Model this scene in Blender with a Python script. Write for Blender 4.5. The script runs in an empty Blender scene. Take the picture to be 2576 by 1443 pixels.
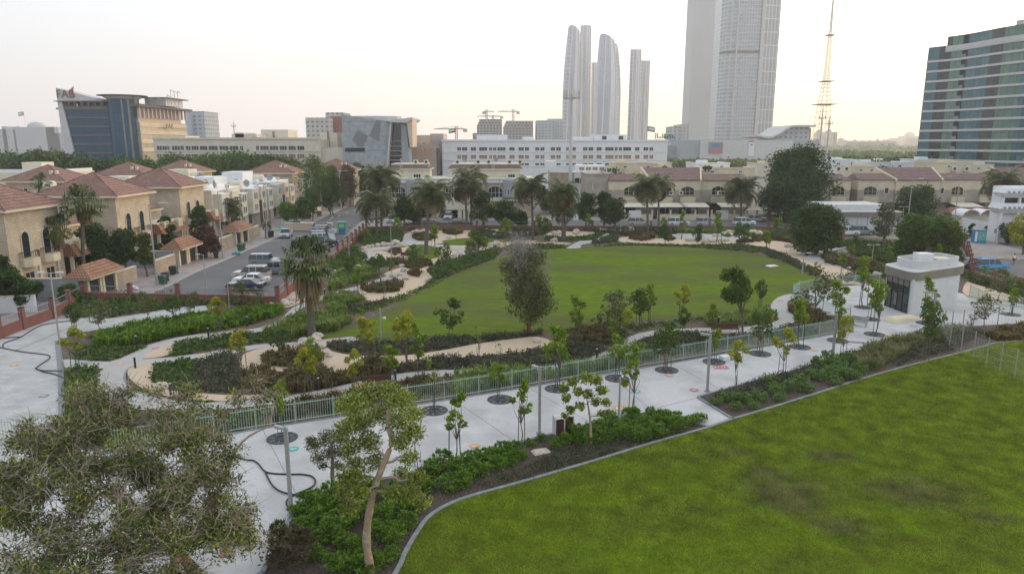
import bpy, math, random
import numpy as np
from math import sin, cos, tan, atan, atan2, pi, radians, sqrt, hypot
from mathutils import Vector, Matrix
S = bpy.context.scene
COL = S.collection
# ------------------------------------------------------------------ camera, sky, sun
F = 1760.0; HC = 18.0; PIT = atan(359.5/F); CP = cos(PIT); SP = sin(PIT)
cam = bpy.data.cameras.new('camera'); camo = bpy.data.objects.new('camera', cam); COL.objects.link(camo)
camo.location = (0, 0, HC); camo.rotation_euler = (pi/2-PIT, 0, 0)
cam.sensor_width = 36; cam.lens = 36*F/2576; cam.clip_start = 0.5; cam.clip_end = 20000
S.camera = camo
S.view_settings.view_transform = 'Standard'; S.view_settings.look = 'None'
S.view_settings.exposure = 0.2; S.view_settings.gamma = 1
SUN_AZ = radians(50); SUN_EL = radians(7)          # azimuth to the right of the view direction (+Y)
sd = Vector((sin(SUN_AZ)*cos(SUN_EL), cos(SUN_AZ)*cos(SUN_EL), sin(SUN_EL)))
W = bpy.data.worlds.new('World'); S.world = W; W.use_nodes = True
nt = W.node_tree; N = nt.nodes; L = nt.links; N.clear()
wo = N.new('ShaderNodeOutputWorld'); bg = N.new('ShaderNodeBackground'); L.new(bg.outputs[0], wo.inputs[0])
sky = N.new('ShaderNodeTexSky'); sky.sky_type = 'NISHITA'; sky.sun_disc = False
sky.sun_elevation = SUN_EL; sky.sun_rotation = SUN_AZ; sky.dust_density = 4; sky.air_density = 1.0; sky.ozone_density = 1
tc = N.new('ShaderNodeTexCoord')
def vm(op, a=None, b=None):
    n = N.new('ShaderNodeVectorMath'); n.operation = op
    if a is not None: L.new(a, n.inputs[0])
    if b is not None: n.inputs[1].default_value = b
    return n
nrm = vm('NORMALIZE', tc.outputs['Generated'])
dt = vm('DOT_PRODUCT', nrm.outputs[0], (sd.x, sd.y, sd.z))
r1 = N.new('ShaderNodeValToRGB'); L.new(dt.outputs['Value'], r1.inputs[0])      # hazy dusk air: paler towards the sun
def ramp(r, stops):
    el = r.color_ramp.elements
    while len(el) > 1: el.remove(el[-1])
    el[0].position, el[0].color = stops[0][0], (*stops[0][1], 1)
    for p, c in stops[1:]:
        e = el.new(p); e.color = (*c, 1)
ramp(r1, [(0.0, (.50, .55, .62)), (.45, (.62, .67, .70)), (.62, (.80, .83, .85)), (.78, (1, 1, .98)), (1, (1, 1, .96))])
sx = N.new('ShaderNodeSeparateXYZ'); L.new(nrm.outputs[0], sx.inputs[0])
r2 = N.new('ShaderNodeValToRGB'); L.new(dt.outputs['Value'], r2.inputs[0])
ramp(r2, [(0.0, (.52, .49, .52)), (.45, (.70, .60, .575)), (.62, (.80, .64, .55)), (.80, (.86, .70, .50)), (.93, (.90, .75, .43)), (1, (.90, .74, .40))])
mr = N.new('ShaderNodeMapRange'); L.new(sx.outputs[2], mr.inputs[0])
mr.inputs[1].default_value = 0.0; mr.inputs[2].default_value = 0.24; mr.interpolation_type = 'SMOOTHSTEP'
mx = N.new('ShaderNodeMixRGB'); L.new(mr.outputs[0], mx.inputs[0]); L.new(r2.outputs[0], mx.inputs[1]); L.new(r1.outputs[0], mx.inputs[2])
sc_ = N.new('ShaderNodeMixRGB'); sc_.blend_type = 'MULTIPLY'; sc_.inputs[0].default_value = 1; L.new(sky.outputs[0], sc_.inputs[1]); sc_.inputs[2].default_value = (.05, .05, .05, 1)
ad = N.new('ShaderNodeMixRGB'); ad.blend_type = 'ADD'; ad.inputs[0].default_value = 1; L.new(mx.outputs[0], ad.inputs[1]); L.new(sc_.outputs[0], ad.inputs[2])
L.new(ad.outputs[0], bg.inputs[0]); bg.inputs[1].default_value = 1.4
sl = bpy.data.lights.new('sun', 'SUN'); sl.energy = 2.3; sl.angle = radians(6); sl.color = (1, .72, .45)
so = bpy.data.objects.new('sun', sl); COL.objects.link(so); so.rotation_euler = sd.to_track_quat('Z', 'Y').to_euler(); so.location = (60, 60, 80)
c = S.cycles; c.max_bounces = 5; c.diffuse_bounces = 3; c.glossy_bounces = 2; c.transmission_bounces = 3; c.transparent_max_bounces = 6; c.volume_bounces = 1
c.use_denoising = True; c.caustics_reflective = False; c.caustics_refractive = False; c.sample_clamp_indirect = 4
# ------------------------------------------------------------------ picture point -> place
def ray(u, v):
    dx = (u-1288)/F; dz = (721.5-v)/F
    return dx, CP+dz*SP, -SP+dz*CP
def G(u, v, z=0.0):
    r = ray(u, v); t = (z-HC)/r[2]
    return (r[0]*t, r[1]*t)
def P(u, v, Y):
    r = ray(u, v); t = Y/r[1]
    return Vector((r[0]*t, Y, HC+r[2]*t))
def GP(pts, z=0.0): return [G(u, v, z) for u, v in pts]
def topz(u, v, Y): return P(u, v, Y).z
# ------------------------------------------------------------------ materials
MATS = {}
def _nt(name):
    m = bpy.data.materials.new(name); m.use_nodes = True
    t = m.node_tree; b = t.nodes['Principled BSDF']; return m, t, b
def mat(name, c1, c2=None, scale=3.0, rough=.8, bump=0.0, c3=None, metal=0.0, stretch=None, detail=4, big=None, spec=.3, bscale=None):
    """two/three tones laid by noise in object space, optional bump and a slow large-scale tone"""
    m, t, b = _nt(name); n = t.nodes; l = t.links
    b.inputs['Roughness'].default_value = rough; b.inputs['Metallic'].default_value = metal
    b.inputs['Specular IOR Level'].default_value = spec
    c2 = c2 or tuple(x*.8 for x in c1)
    tc = n.new('ShaderNodeTexCoord'); co = tc.outputs['Object']
    if stretch:
        mp = n.new('ShaderNodeMapping'); mp.inputs['Scale'].default_value = stretch[:3]
        if len(stretch) > 3: mp.inputs['Rotation'].default_value = (0, 0, stretch[3])
        l.new(co, mp.inputs[0]); co = mp.outputs[0]
    no = n.new('ShaderNodeTexNoise'); no.inputs['Scale'].default_value = scale; no.inputs['Detail'].default_value = detail
    l.new(co, no.inputs['Vector'])
    r = n.new('ShaderNodeValToRGB'); l.new(no.outputs[0], r.inputs[0])
    st = [(.32, c1), (.68, c2)]
    if c3: st = [(.3, c1), (.52, c2), (.72, c3)]
    ramp(r, st); out = r.outputs[0]
    if big:
        n2 = n.new('ShaderNodeTexNoise'); n2.inputs['Scale'].default_value = big[0]; n2.inputs['Detail'].default_value = 3; l.new(co, n2.inputs['Vector'])
        r3 = n.new('ShaderNodeValToRGB'); ramp(r3, [(.42, (0, 0, 0)), (.62, (1, 1, 1))]); l.new(n2.outputs[0], r3.inputs[0])
        mx = n.new('ShaderNodeMixRGB'); l.new(r3.outputs[0], mx.inputs[0]); l.new(out, mx.inputs[1]); mx.inputs[2].default_value = (*big[1], 1)
        mu = n.new('ShaderNodeMath'); mu.operation = 'MULTIPLY'; l.new(r3.outputs[0], mu.inputs[0]); mu.inputs[1].default_value = big[2]; l.new(mu.outputs[0], mx.inputs[0])
        out = mx.outputs[0]
    l.new(out, b.inputs['Base Color'])
    if bump:
        bp = n.new('ShaderNodeBump'); bp.inputs['Strength'].default_value = bump; bp.inputs['Distance'].default_value = .1
        if bscale:
            nb = n.new('ShaderNodeTexNoise'); nb.inputs['Scale'].default_value = bscale; nb.inputs['Detail'].default_value = 3; l.new(co, nb.inputs['Vector']); l.new(nb.outputs[0], bp.inputs['Height'])
        else: l.new(no.outputs[0], bp.inputs['Height'])
        l.new(bp.outputs[0], b.inputs['Normal'])
    MATS[name] = m; return m
def leafmat(name, cols, trans=.3, rough=.6):
    """leaf tint differs leaf by leaf; light passes through"""
    m, t, b = _nt(name); n = t.nodes; l = t.links
    g = n.new('ShaderNodeNewGeometry'); r = n.new('ShaderNodeValToRGB'); r.color_ramp.interpolation = 'LINEAR'
    k = len(cols); ramp(r, [(i/(k-1) if k > 1 else 0, cc) for i, cc in enumerate(cols)])
    l.new(g.outputs['Random Per Island'], r.inputs[0])
    tc = n.new('ShaderNodeTexCoord'); no = n.new('ShaderNodeTexNoise'); no.inputs['Scale'].default_value = .8; no.inputs['Detail'].default_value = 2
    l.new(tc.outputs['Object'], no.inputs[0])
    hs = n.new('ShaderNodeHueSaturation'); l.new(r.outputs[0], hs.inputs['Color'])
    mr = n.new('ShaderNodeMapRange'); mr.inputs[1].default_value = .3; mr.inputs[2].default_value = .7; mr.inputs[3].default_value = .65; mr.inputs[4].default_value = 1.35
    l.new(no.outputs[0], mr.inputs[0]); l.new(mr.outputs[0], hs.inputs['Value'])
    l.new(hs.outputs[0], b.inputs['Base Color']); b.inputs['Roughness'].default_value = rough; b.inputs['Specular IOR Level'].default_value = .25
    tr = n.new('ShaderNodeBsdfTranslucent'); l.new(hs.outputs[0], tr.inputs[0])
    ms = n.new('ShaderNodeMixShader'); ms.inputs[0].default_value = trans
    l.new(b.outputs[0], ms.inputs[1]); l.new(tr.outputs[0], ms.inputs[2]); l.new(ms.outputs[0], n['Material Output'].inputs[0])
    MATS[name] = m; return m
def brickmat(name, c1, c2, mortar, w=.5, h=.12, ms=.015, rough=.85, sc=1.0, vert=False, bump=.3, bias=0.0, off=.5):
    m, t, b = _nt(name); n = t.nodes; l = t.links
    tc = n.new('ShaderNodeTexCoord'); sp = n.new('ShaderNodeSeparateXYZ'); l.new(tc.outputs['Object'], sp.inputs[0])
    add = n.new('ShaderNodeMath'); l.new(sp.outputs[0], add.inputs[0]); l.new(sp.outputs[1], add.inputs[1])
    cb = n.new('ShaderNodeCombineXYZ')
    if vert == 'floor': l.new(sp.outputs[0], cb.inputs[0]); l.new(sp.outputs[1], cb.inputs[1])
    else: l.new(add.outputs[0], cb.inputs[0]); l.new(sp.outputs[2], cb.inputs[1])
    br = n.new('ShaderNodeTexBrick'); l.new(cb.outputs[0], br.inputs['Vector'])
    br.offset = off
    for k, v in (('Color1', c1), ('Color2', c2), ('Mortar', mortar)): br.inputs[k].default_value = (*v, 1)
    br.inputs['Scale'].default_value = sc; br.inputs['Brick Width'].default_value = w; br.inputs['Row Height'].default_value = h
    br.inputs['Mortar Size'].default_value = ms; br.inputs['Mortar Smooth'].default_value = .2; br.inputs['Bias'].default_value = bias
    no = n.new('ShaderNodeTexNoise'); no.inputs['Scale'].default_value = .7; no.inputs['Detail'].default_value = 5; l.new(tc.outputs['Object'], no.inputs[0])
    mr = n.new('ShaderNodeMapRange'); mr.inputs[1].default_value = .3; mr.inputs[2].default_value = .7; mr.inputs[3].default_value = .82; mr.inputs[4].default_value = 1.12; l.new(no.outputs[0], mr.inputs[0])
    hs = n.new('ShaderNodeHueSaturation'); l.new(br.outputs[0], hs.inputs['Color']); l.new(mr.outputs[0], hs.inputs['Value'])
    l.new(hs.outputs[0], b.inputs['Base Color']); b.inputs['Roughness'].default_value = rough; b.inputs['Specular IOR Level'].default_value = .3
    if bump:
        bp = n.new('ShaderNodeBump'); bp.inputs['Strength'].default_value = bump; bp.inputs['Distance'].default_value = .03; bp.invert = True
        l.new(br.outputs['Fac'], bp.inputs['Height']); l.new(bp.outputs[0], b.inputs['Normal'])
    MATS[name] = m; return m
def glassmat(name, c1, c2, w, h, line, ms=.04, rough=.12, lm=.15):
    """curtain-wall glass: panes in a grid with mullions, each pane slightly different"""
    m = brickmat(name, c1, c2, line, w, h, ms, rough=rough, bump=0, off=0.0)
    b = m.node_tree.nodes['Principled BSDF']; b.inputs['Specular IOR Level'].default_value = .6; b.inputs['Metallic'].default_value = lm
    return m
# ------------------------------------------------------------------ meshes
class MB:
    def __init__(s): s.v = []; s.f = []; s.m = []; s.mats = []
    def mi(s, m):
        if m not in s.mats: s.mats.append(m)
        return s.mats.index(m)
    def face(s, pts, m='white'):
        k = len(s.v); s.v += [tuple(p) for p in pts]; s.f.append(tuple(range(k, k+len(pts)))); s.m.append(s.mi(m)); return s
    def box(s, x0, y0, z0, x1, y1, z1, m='white'):
        k = len(s.v); s.v += [(x0, y0, z0), (x1, y0, z0), (x1, y1, z0), (x0, y1, z0), (x0, y0, z1), (x1, y0, z1), (x1, y1, z1), (x0, y1, z1)]
        s.f += [(k, k+3, k+2, k+1), (k+4, k+5, k+6, k+7), (k, k+1, k+5, k+4), (k+1, k+2, k+6, k+5), (k+2, k+3, k+7, k+6), (k+3, k, k+4, k+7)]
        s.m += [s.mi(m)]*6; return s
    def hexa(s, b, t, m='white'):
        """solid from bottom ring b and top ring t"""
        n = len(b); k = len(s.v); s.v += [tuple(p) for p in b]+[tuple(p) for p in t]; i = s.mi(m)
        s.f.append(tuple(reversed(range(k, k+n)))); s.f.append(tuple(range(k+n, k+2*n))); s.m += [i, i]
        for j in range(n): s.f.append((k+j, k+(j+1) % n, k+n+(j+1) % n, k+n+j)); s.m.append(i)
        return s
    def prism(s, poly, z0, z1, m='white', top=None):
        a = sum(poly[i][0]*poly[(i+1) % len(poly)][1]-poly[(i+1) % len(poly)][0]*poly[i][1] for i in range(len(poly)))
        if a < 0: poly = poly[::-1]
        s.hexa([(x, y, z0) for x, y in poly], [(x, y, z1) for x, y in poly], m)
        if top: s.m[-len(poly)-1] = s.mi(top)
        return s
    def obox(s, cx, cy, z0, z1, lx, ly, a, m='white'):
        ca, sa = cos(a), sin(a)
        return s.prism([(cx+ca*x-sa*y, cy+sa*x+ca*y) for x, y in ((-lx/2, -ly/2), (lx/2, -ly/2), (lx/2, ly/2), (-lx/2, ly/2))], z0, z1, m)
    def tube(s, pts, r, n=6, m='metal', cap=True):
        pts = [Vector(p) for p in pts]; k = len(s.v); i = s.mi(m); R = r if isinstance(r, (list, tuple)) else [r]*len(pts)
        up = Vector((0, 0, 1))
        for j, p in enumerate(pts):
            d = (pts[min(j+1, len(pts)-1)]-pts[max(j-1, 0)])
            if d.length < 1e-6: d = up
            d.normalize(); a = d.cross(up if abs(d.z) < .95 else Vector((1, 0, 0))).normalized(); b = d.cross(a)
            for q in range(n):
                w = 2*pi*q/n; s.v.append(tuple(p+(a*cos(w)+b*sin(w))*R[j]))
        for j in range(len(pts)-1):
            for q in range(n):
                s.f.append((k+j*n+q, k+j*n+(q+1) % n, k+(j+1)*n+(q+1) % n, k+(j+1)*n+q)); s.m.append(i)
        if cap:
            s.f.append(tuple(range(k, k+n))); s.f.append(tuple(reversed(range(k+(len(pts)-1)*n, k+len(pts)*n)))); s.m += [i, i]
        return s
    def lathe(s, prof, n=16, c=(0, 0), m='white', sx=1, sy=1):
        """prof: [(r,z)...] bottom to top"""
        k = len(s.v); i = s.mi(m)
        for r, z in prof:
            for q in range(n): w = 2*pi*q/n; s.v.append((c[0]+r*cos(w)*sx, c[1]+r*sin(w)*sy, z))
        for j in range(len(prof)-1):
            for q in range(n): s.f.append((k+j*n+q, k+j*n+(q+1) % n, k+(j+1)*n+(q+1) % n, k+(j+1)*n+q)); s.m.append(i)
        s.f.append(tuple(reversed(range(k, k+n)))); s.f.append(tuple(range(k+(len(prof)-1)*n, k+len(prof)*n))); s.m += [i, i]
        return s
    def ico(s, c, r, sx=1, sy=1, sz=1, jit=.0, rnd=None, m='rock', sub=1):
        import bmesh
        bm = bmesh.new(); bmesh.ops.create_icosphere(bm, subdivisions=sub, radius=1); k = len(s.v); i = s.mi(m)
        for v in bm.verts:
            q = 1+(rnd.uniform(-jit, jit) if rnd else 0); s.v.append((c[0]+v.co.x*r*sx*q, c[1]+v.co.y*r*sy*q, c[2]+v.co.z*r*sz*q))
        for f in bm.faces: s.f.append(tuple(k+v.index for v in f.verts)); s.m.append(i)
        bm.free(); return s
    def build(s, name, parent=None, loc=None, rz=0.0, smooth=False):
        me = bpy.data.meshes.new(name); me.from_pydata(s.v, [], s.f)
        for m in s.mats: me.materials.append(MATS[m])
        if len(s.mats) > 1: me.polygons.foreach_set('material_index', s.m)
        if smooth: me.polygons.foreach_set('use_smooth', [True]*len(s.f))
        me.update(); o = bpy.data.objects.new(name, me); COL.objects.link(o)
        if parent: o.parent = parent
        if loc is not None: o.location = loc
        o.rotation_euler[2] = rz
        return o
def qmesh(name, V, mname, parent=None, n=4):
    """V: (k*n,3) array of separate n-gons"""
    me = bpy.data.meshes.new(name); k = len(V)//n
    me.vertices.add(k*n); me.vertices.foreach_set('co', np.ascontiguousarray(V, dtype=np.float32).ravel())
    me.loops.add(k*n); me.loops.foreach_set('vertex_index', np.arange(k*n, dtype=np.int32))
    me.polygons.add(k); me.polygons.foreach_set('loop_start', np.arange(0, k*n, n, dtype=np.int32)); me.polygons.foreach_set('loop_total', np.full(k, n, dtype=np.int32))
    me.materials.append(MATS[mname]); me.update(calc_edges=True); me.validate()
    o = bpy.data.objects.new(name, me); COL.objects.link(o)
    if parent: o.parent = parent
    return o
def tag(o, label=None, cat=None, group=None, kind=None):
    if label: o['label'] = label
    if cat: o['category'] = cat
    if group: o['group'] = group
    if kind: o['kind'] = kind
    return o
def thing(name, label, cat, loc=(0, 0, 0), rz=0.0, group=None):
    o = bpy.data.objects.new(name, None); COL.objects.link(o); o.empty_display_size = .3
    o.location = loc; o.rotation_euler[2] = rz
    return tag(o, label, cat, group)
def copy_thing(src, loc, rz=0.0, label=None, scale=None, group=None):
    r = src.copy(); COL.objects.link(r); r.location = loc; r.rotation_euler[2] = rz
    if scale: r.scale = (scale,)*3 if not isinstance(scale, (tuple, list)) else scale
    if label: r['label'] = label
    if group: r['group'] = group
    for ch in list(src.children):
        cc = ch.copy(); COL.objects.link(cc); cc.parent = r
        for g in list(ch.children):
            d = g.copy(); COL.objects.link(d); d.parent = cc
    return r
def part(name, mesh_obj, parent, loc, rz=0.0, scale=None):
    """one more child that shares mesh_obj's mesh"""
    o = bpy.data.objects.new(name, mesh_obj.data); COL.objects.link(o); o.parent = parent; o.location = loc; o.rotation_euler[2] = rz
    if scale: o.scale = scale
    return o
def struct(name, pts, z, m, kind='structure'):
    mb = MB(); mb.face([(x, y, z) for x, y in pts], m)
    a = sum(pts[i][0]*pts[(i+1) % len(pts)][1]-pts[(i+1) % len(pts)][0]*pts[i][1] for i in range(len(pts)))
    if a < 0: mb.f = [tuple(reversed(f)) for f in mb.f]
    o = mb.build(name); return tag(o, kind=kind)
def smoothpoly(pts, k=4, closed=True):
    """Catmull-Rom"""
    out = []; n = len(pts)
    for i in range(n if closed else n-1):
        g = lambda j: pts[j % n] if closed else pts[max(0, min(n-1, j))]
        p0, p1, p2, p3 = g(i-1), g(i), g(i+1), g(i+2)
        for q in range(k):
            t = q/k; out.append(tuple(.5*(2*p1[a]+(p2[a]-p0[a])*t+(2*p0[a]-5*p1[a]+4*p2[a]-p3[a])*t*t+(3*p1[a]-p0[a]-3*p2[a]+p3[a])*t**3) for a in range(len(p1))))
    if not closed: out.append(tuple(pts[-1]))
    return out
def inpoly(X, Y, poly):
    c = np.zeros(len(X), bool); n = len(poly)
    for i in range(n):
        x1, y1 = poly[i]; x2, y2 = poly[(i+1) % n]
        if y1 == y2: continue
        c ^= ((y1 > Y) != (y2 > Y)) & (X < (x2-x1)*(Y-y1)/(y2-y1)+x1)
    return c
ORD = ['first', 'second', 'third', 'fourth', 'fifth', 'sixth', 'seventh', 'eighth', 'ninth', 'tenth', 'eleventh', 'twelfth', 'thirteenth', 'fourteenth', 'fifteenth', 'sixteenth', 'seventeenth', 'eighteenth', 'nineteenth', 'twentieth']
def nth(i):
    if i < 20: return ORD[i]
    tens = {2: 'twenty', 3: 'thirty', 4: 'forty', 5: 'fifty', 6: 'sixty', 7: 'seventy'}[(i+1)//10]
    return tens+'-'+ORD[i % 10] if (i+1) % 10 else tens.replace('ty', 'tieth')
# material library
mat('white', (.72, .73, .74), (.66, .66, .66), 1.2); mat('cream', (.66, .58, .42), (.60, .52, .37), .8, big=(.3, (.50, .44, .34), .5))
mat('ivory', (.66, .60, .49), (.58, .53, .43), .8); mat('grey', (.35, .36, .37), (.30, .31, .32), 1.5)
mat('dark', (.03, .03, .035), (.045, .045, .05), 4); mat('metal', (.42, .41, .39), (.33, .33, .32), 6, rough=.5, metal=.4)
mat('darkmetal', (.06, .06, .065), (.09, .09, .09), 6, rough=.5); mat('concrete', (.42, .40, .37), (.34, .32, .30), 2, bump=.2)
mat('asphalt', (.115, .112, .116), (.14, .136, .138), 6, rough=.9, bump=.15, big=(.08, (.17, .163, .16), .6))
mat('sidewalk', (.34, .30, .28), (.28, .25, .24), 3, rough=.9, big=(.3, (.24, .21, .2), .5))
mat('groundm', (.30, .27, .22), (.22, .20, .17), .05, rough=.95); mat('soil', (.155, .115, .08), (.09, .07, .05), 1.5, rough=1, bump=.5, c3=(.26, .20, .14))
mat('mulch', (.05, .038, .03), (.10, .075, .06), 9, rough=1, bump=.8, c3=(.17, .13, .11), bscale=25)
mat('gravel', (.60, .47, .34), (.52, .41, .30), 14, rough=.95, bump=.5, c3=(.66, .55, .43), big=(.25, (.50, .37, .25), .5))
mat('pathm', (.44, .425, .40), (.39, .375, .355), 3, rough=.85, big=(.3, (.35, .335, .32), .5))
mat('promenade', (.53, .525, .53), (.46, .455, .46), 5, rough=.85, big=(.3, (.36, .35, .345), .75), detail=10)
brickmat('paver', (.47, .465, .455), (.42, .415, .41), (.32, .32, .315), .4, .2, .012, vert='floor', bump=0)
brickmat('redpaver', (.36, .30, .29), (.32, .28, .27), (.24, .21, .2), .4, .2, .012, vert='floor', bump=0)
mat('kerb', (.25, .265, .275), (.18, .19, .20), 3, rough=.9, bump=.3)
mat('lawn', (.088, .15, .008), (.125, .19, .011), 2.5, rough=1, bump=.25, c3=(.18, .22, .015), stretch=(.8, 1.6, 1, .3), detail=12, big=(.16, (.085, .075, .03), .55), bscale=9, spec=.0)
mat('lawn2', (.085, .138, .018), (.118, .170, .022), 1.2, rough=1, bump=.4, c3=(.16, .20, .032), stretch=(.5, 1.2, 1, .1), detail=12, big=(.11, (.105, .105, .05), .7), bscale=9, spec=.0)
mat('redwall', (.25, .105, .085), (.21, .088, .075), 2, rough=.85); mat('redpost', (.20, .05, .045), (.16, .045, .04), 3)
mat('rock', (.56, .49, .42), (.44, .37, .31), 3, rough=.9, bump=.6, c3=(.62, .57, .52), bscale=6)
mat('bark', (.19, .15, .115), (.12, .095, .075), 9, rough=.95, bump=.6); mat('palebark', (.46, .31, .19), (.34, .25, .17), 3, rough=.9, bump=.5, c3=(.52, .42, .33), bscale=9)
mat('twig', (.37, .29, .23), (.24, .19, .155), 6, rough=.9); mat('whitetrunk', (.62, .62, .58), (.5, .5, .47), 6)
mat('palmtrunk', (.17, .145, .12), (.11, .095, .08), 12, rough=.95, bump=.7, stretch=(1, 1, 4))
mat('mint', (.37, .49, .42), (.32, .44, .38), 3, rough=.5); mat('stake', (.03, .09, .08), (.04, .1, .09), 3)
mat('rubber', (.02, .03, .05), (.03, .04, .055), 5, rough=.6); mat('ironm', (.07, .075, .085), (.05, .055, .06), 12, rough=.7)
mat('wood', (.10, .035, .02), (.06, .025, .015), 6, rough=.6, stretch=(1, 1, 8)); mat('greenbin', (.05, .12, .07), (.04, .10, .06), 4, rough=.5)
mat('kioskwall', (.60, .60, .59), (.55, .55, .54), 1); mat('fascia', (.23, .205, .17), (.19, .17, .145), .8, rough=.6)
mat('darkglass', (.012, .02, .025), (.02, .03, .035), .3, rough=.08, spec=.7); mat('winglass', (.02, .025, .03), (.05, .05, .05), .9, rough=.1, spec=.6)
mat('warmglass', (.35, .22, .12), (.16, .12, .09), .6, rough=.15, spec=.6); mat('orange', (.60, .34, .20), (.56, .31, .18), 4); mat('red', (.50, .16, .16), (.44, .14, .14), 4)
mat('teal', (.12, .42, .40), (.1, .38, .36), 4); mat('lilac', (.3, .27, .33), (.25, .22, .28), 4); mat('yellow', (.70, .42, .04), (.6, .36, .05), 4); mat('green', (.04, .42, .20), (.03, .36, .18), 3)
mat('blue', (.06, .22, .42), (.05, .18, .36), 3); mat('umbrella', (.03, .03, .04))
brickmat('villabrick', (.62, .53, .405), (.53, .45, .34), (.31, .255, .19), .55, .17, .022, bump=.5)
brickmat('stoneclad', (.46, .365, .27), (.38, .30, .23), (.30, .24, .19), .5, .2, .02, bump=.3)
brickmat('greystone', (.42, .36, .30), (.37, .32, .27), (.30, .26, .22), .6, .3, .015, bump=.2)
def tilemat(name, c1, c2, w=.33, h=.30):
    m = brickmat(name, c1, c2, tuple(x*.35 for x in c1), w, h, .035, bump=1.0, off=0); return m
tilemat('tile', (.33, .185, .145), (.26, .145, .115)); tilemat('tile2', (.25, .155, .14), (.21, .13, .12), .35, .32); tilemat('porchtile', (.38, .20, .125), (.31, .16, .10))
# plants
leafmat('leaf_dark', [(.028, .060, .012), (.050, .095, .018), (.078, .13, .028)], .25)
leafmat('leaf_mid', [(0.047, 0.095, 0.014), (0.081, 0.142, 0.021), (0.121, 0.189, 0.025)], .35)
leafmat('leaf_young', [(.09, .17, .015), (.18, .28, .02), (.34, .42, .04)], .45)
leafmat('leaf_yellow', [(.14, .20, .015), (.32, .34, .025), (.50, .44, .04)], .45)
leafmat('leaf_olive', [(0.060, 0.078, 0.020), (0.108, 0.132, 0.031), (0.192, 0.204, 0.061)], .3)
leafmat('leaf_near', [(.045, .075, .012), (.07, .11, .016), (.12, .17, .022), (.42, .42, .07)], .35)
leafmat('leaf_dry', [(0.090, 0.070, 0.038), (0.130, 0.100, 0.055), (0.060, 0.065, 0.021)], .2)
leafmat('blade_a', [(.115, .19, .008), (.17, .255, .011), (.225, .295, .015), (.29, .325, .026)], .3); leafmat('blade_dry', [(.16, .135, .07), (.22, .18, .10), (.14, .16, .04)], .2)
leafmat('leaf_bright', [(.08, .125, .018), (.14, .20, .028), (.26, .32, .05), (.48, .48, .10)], .4)
leafmat('greytwig', [(.24, .21, .195), (.36, .32, .295)], .1)
leafmat('shrub', [(.06, .14, .012), (.11, .23, .018), (.24, .38, .03)], .3, .45)
leafmat('shrub2', [(.07, .15, .03), (.13, .24, .05), (.26, .36, .10)], .3, .5)
leafmat('g_dark', [(.055, .056, .034), (.09, .088, .055), (.10, .125, .05)], .15)
leafmat('g_green', [(0.038, 0.075, 0.015), (0.075, 0.135, 0.023), (0.135, 0.195, 0.038)], .25)
leafmat('g_lime', [(0.058, 0.131, 0.010), (0.131, 0.246, 0.015), (0.217, 0.334, 0.025)], .35)
leafmat('g_fountain', [(0.091, 0.156, 0.022), (0.195, 0.273, 0.055), (0.338, 0.403, 0.111)], .35)
leafmat('g_brown', [(.10, .072, .03), (.18, .125, .05), (.15, .15, .05)], .2)
leafmat('g_olive', [(0.120, 0.132, 0.041), (0.204, 0.216, 0.082), (0.288, 0.288, 0.133)], .3)
leafmat('palmleaf', [(.10, .12, .055), (.19, .215, .105), (.32, .33, .19)], .2, .5)
leafmat('fanleaf', [(0.050, 0.081, 0.021), (0.100, 0.138, 0.037), (0.188, 0.200, 0.064)], .2, .45)
leafmat('deadleaf', [(0.130, 0.085, 0.043), (0.210, 0.150, 0.076), (0.280, 0.210, 0.111)], .2)
leafmat('bougain', [(0.060, 0.050, 0.025), (0.250, 0.050, 0.085), (0.050, 0.070, 0.025), (0.080, 0.080, 0.034)], .25)
# ------------------------------------------------------------------ ground and paving
struct('ground', [(-9000, -300), (9000, -300), (9000, 12000), (-9000, 12000)], -.12, 'groundm')
HMAX = 340
def sheet(name, px, m, z, sm=0):
    p = GP(px)
    if sm: p = smoothpoly(p, sm)
    return struct(name, p, z, m)
PARK = [(-300, 960), (0, 852), (60, 828), (135, 801), (212, 756), (694, 764), (722, 742), (808, 668), (850, 645), (922, 580), (1932, 580), (2420, 612), (2445, 700), (2600, 740), (2700, 800), (2576, 812), (2137, 832), (1288, 977), (932, 1033), (644, 1078), (160, 1100), (-300, 1180)]
sheet('park_soil', PARK, 'soil', -.005)
sheet('lawn_oval', [(934, 800), (969, 782), (1019, 757), (1069, 732), (1132, 697), (1194, 672), (1244, 654), (1300, 636), (1370, 628), (1488, 620), (1613, 619), (1738, 624), (1863, 633), (1932, 648), (1982, 662), (2014, 680), (2057, 702), (2080, 722), (2032, 730), (1985, 740), (1950, 756), (1932, 768), (1863, 785), (1763, 796), (1650, 804), (1513, 817), (1448, 825), (1363, 834), (1288, 843), (1169, 849), (1044, 858), (919, 863), (830, 852), (815, 842), (882, 822)], 'lawn2', .02, 3)
LK = [(1002, 1443), (1024, 1394), (1054, 1342), (1084, 1302), (1132, 1272), (1194, 1249), (1288, 1223), (1481, 1167), (1651, 1115), (1773, 1081), (1848, 1056), (1932, 1031), (2057, 992), (2182, 952), (2307, 917), (2420, 889), (2482, 872), (2517, 863), (2576, 861), (2700, 866)]
lk = GP(LK); lk = [(lk[0][0]-1.2, lk[0][1]-6)]+lk
struct('near_lawn', smoothpoly(lk, 4, False)+[(80, 40), (80, 5), (-5, 5)], .03, 'lawn')
BED = [(640, 1475), (654, 1442), (681, 1394), (712, 1334), (731, 1297), (752, 1279), (772, 1260), (840, 1235), (940, 1210), (1037, 1189), (1082, 1177), (1200, 1145), (1345, 1102), (1513, 1065), (1638, 1032), (1700, 1052), (1785, 1073)]
bedp = [(-7.6, 20)]+GP(BED)
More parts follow.
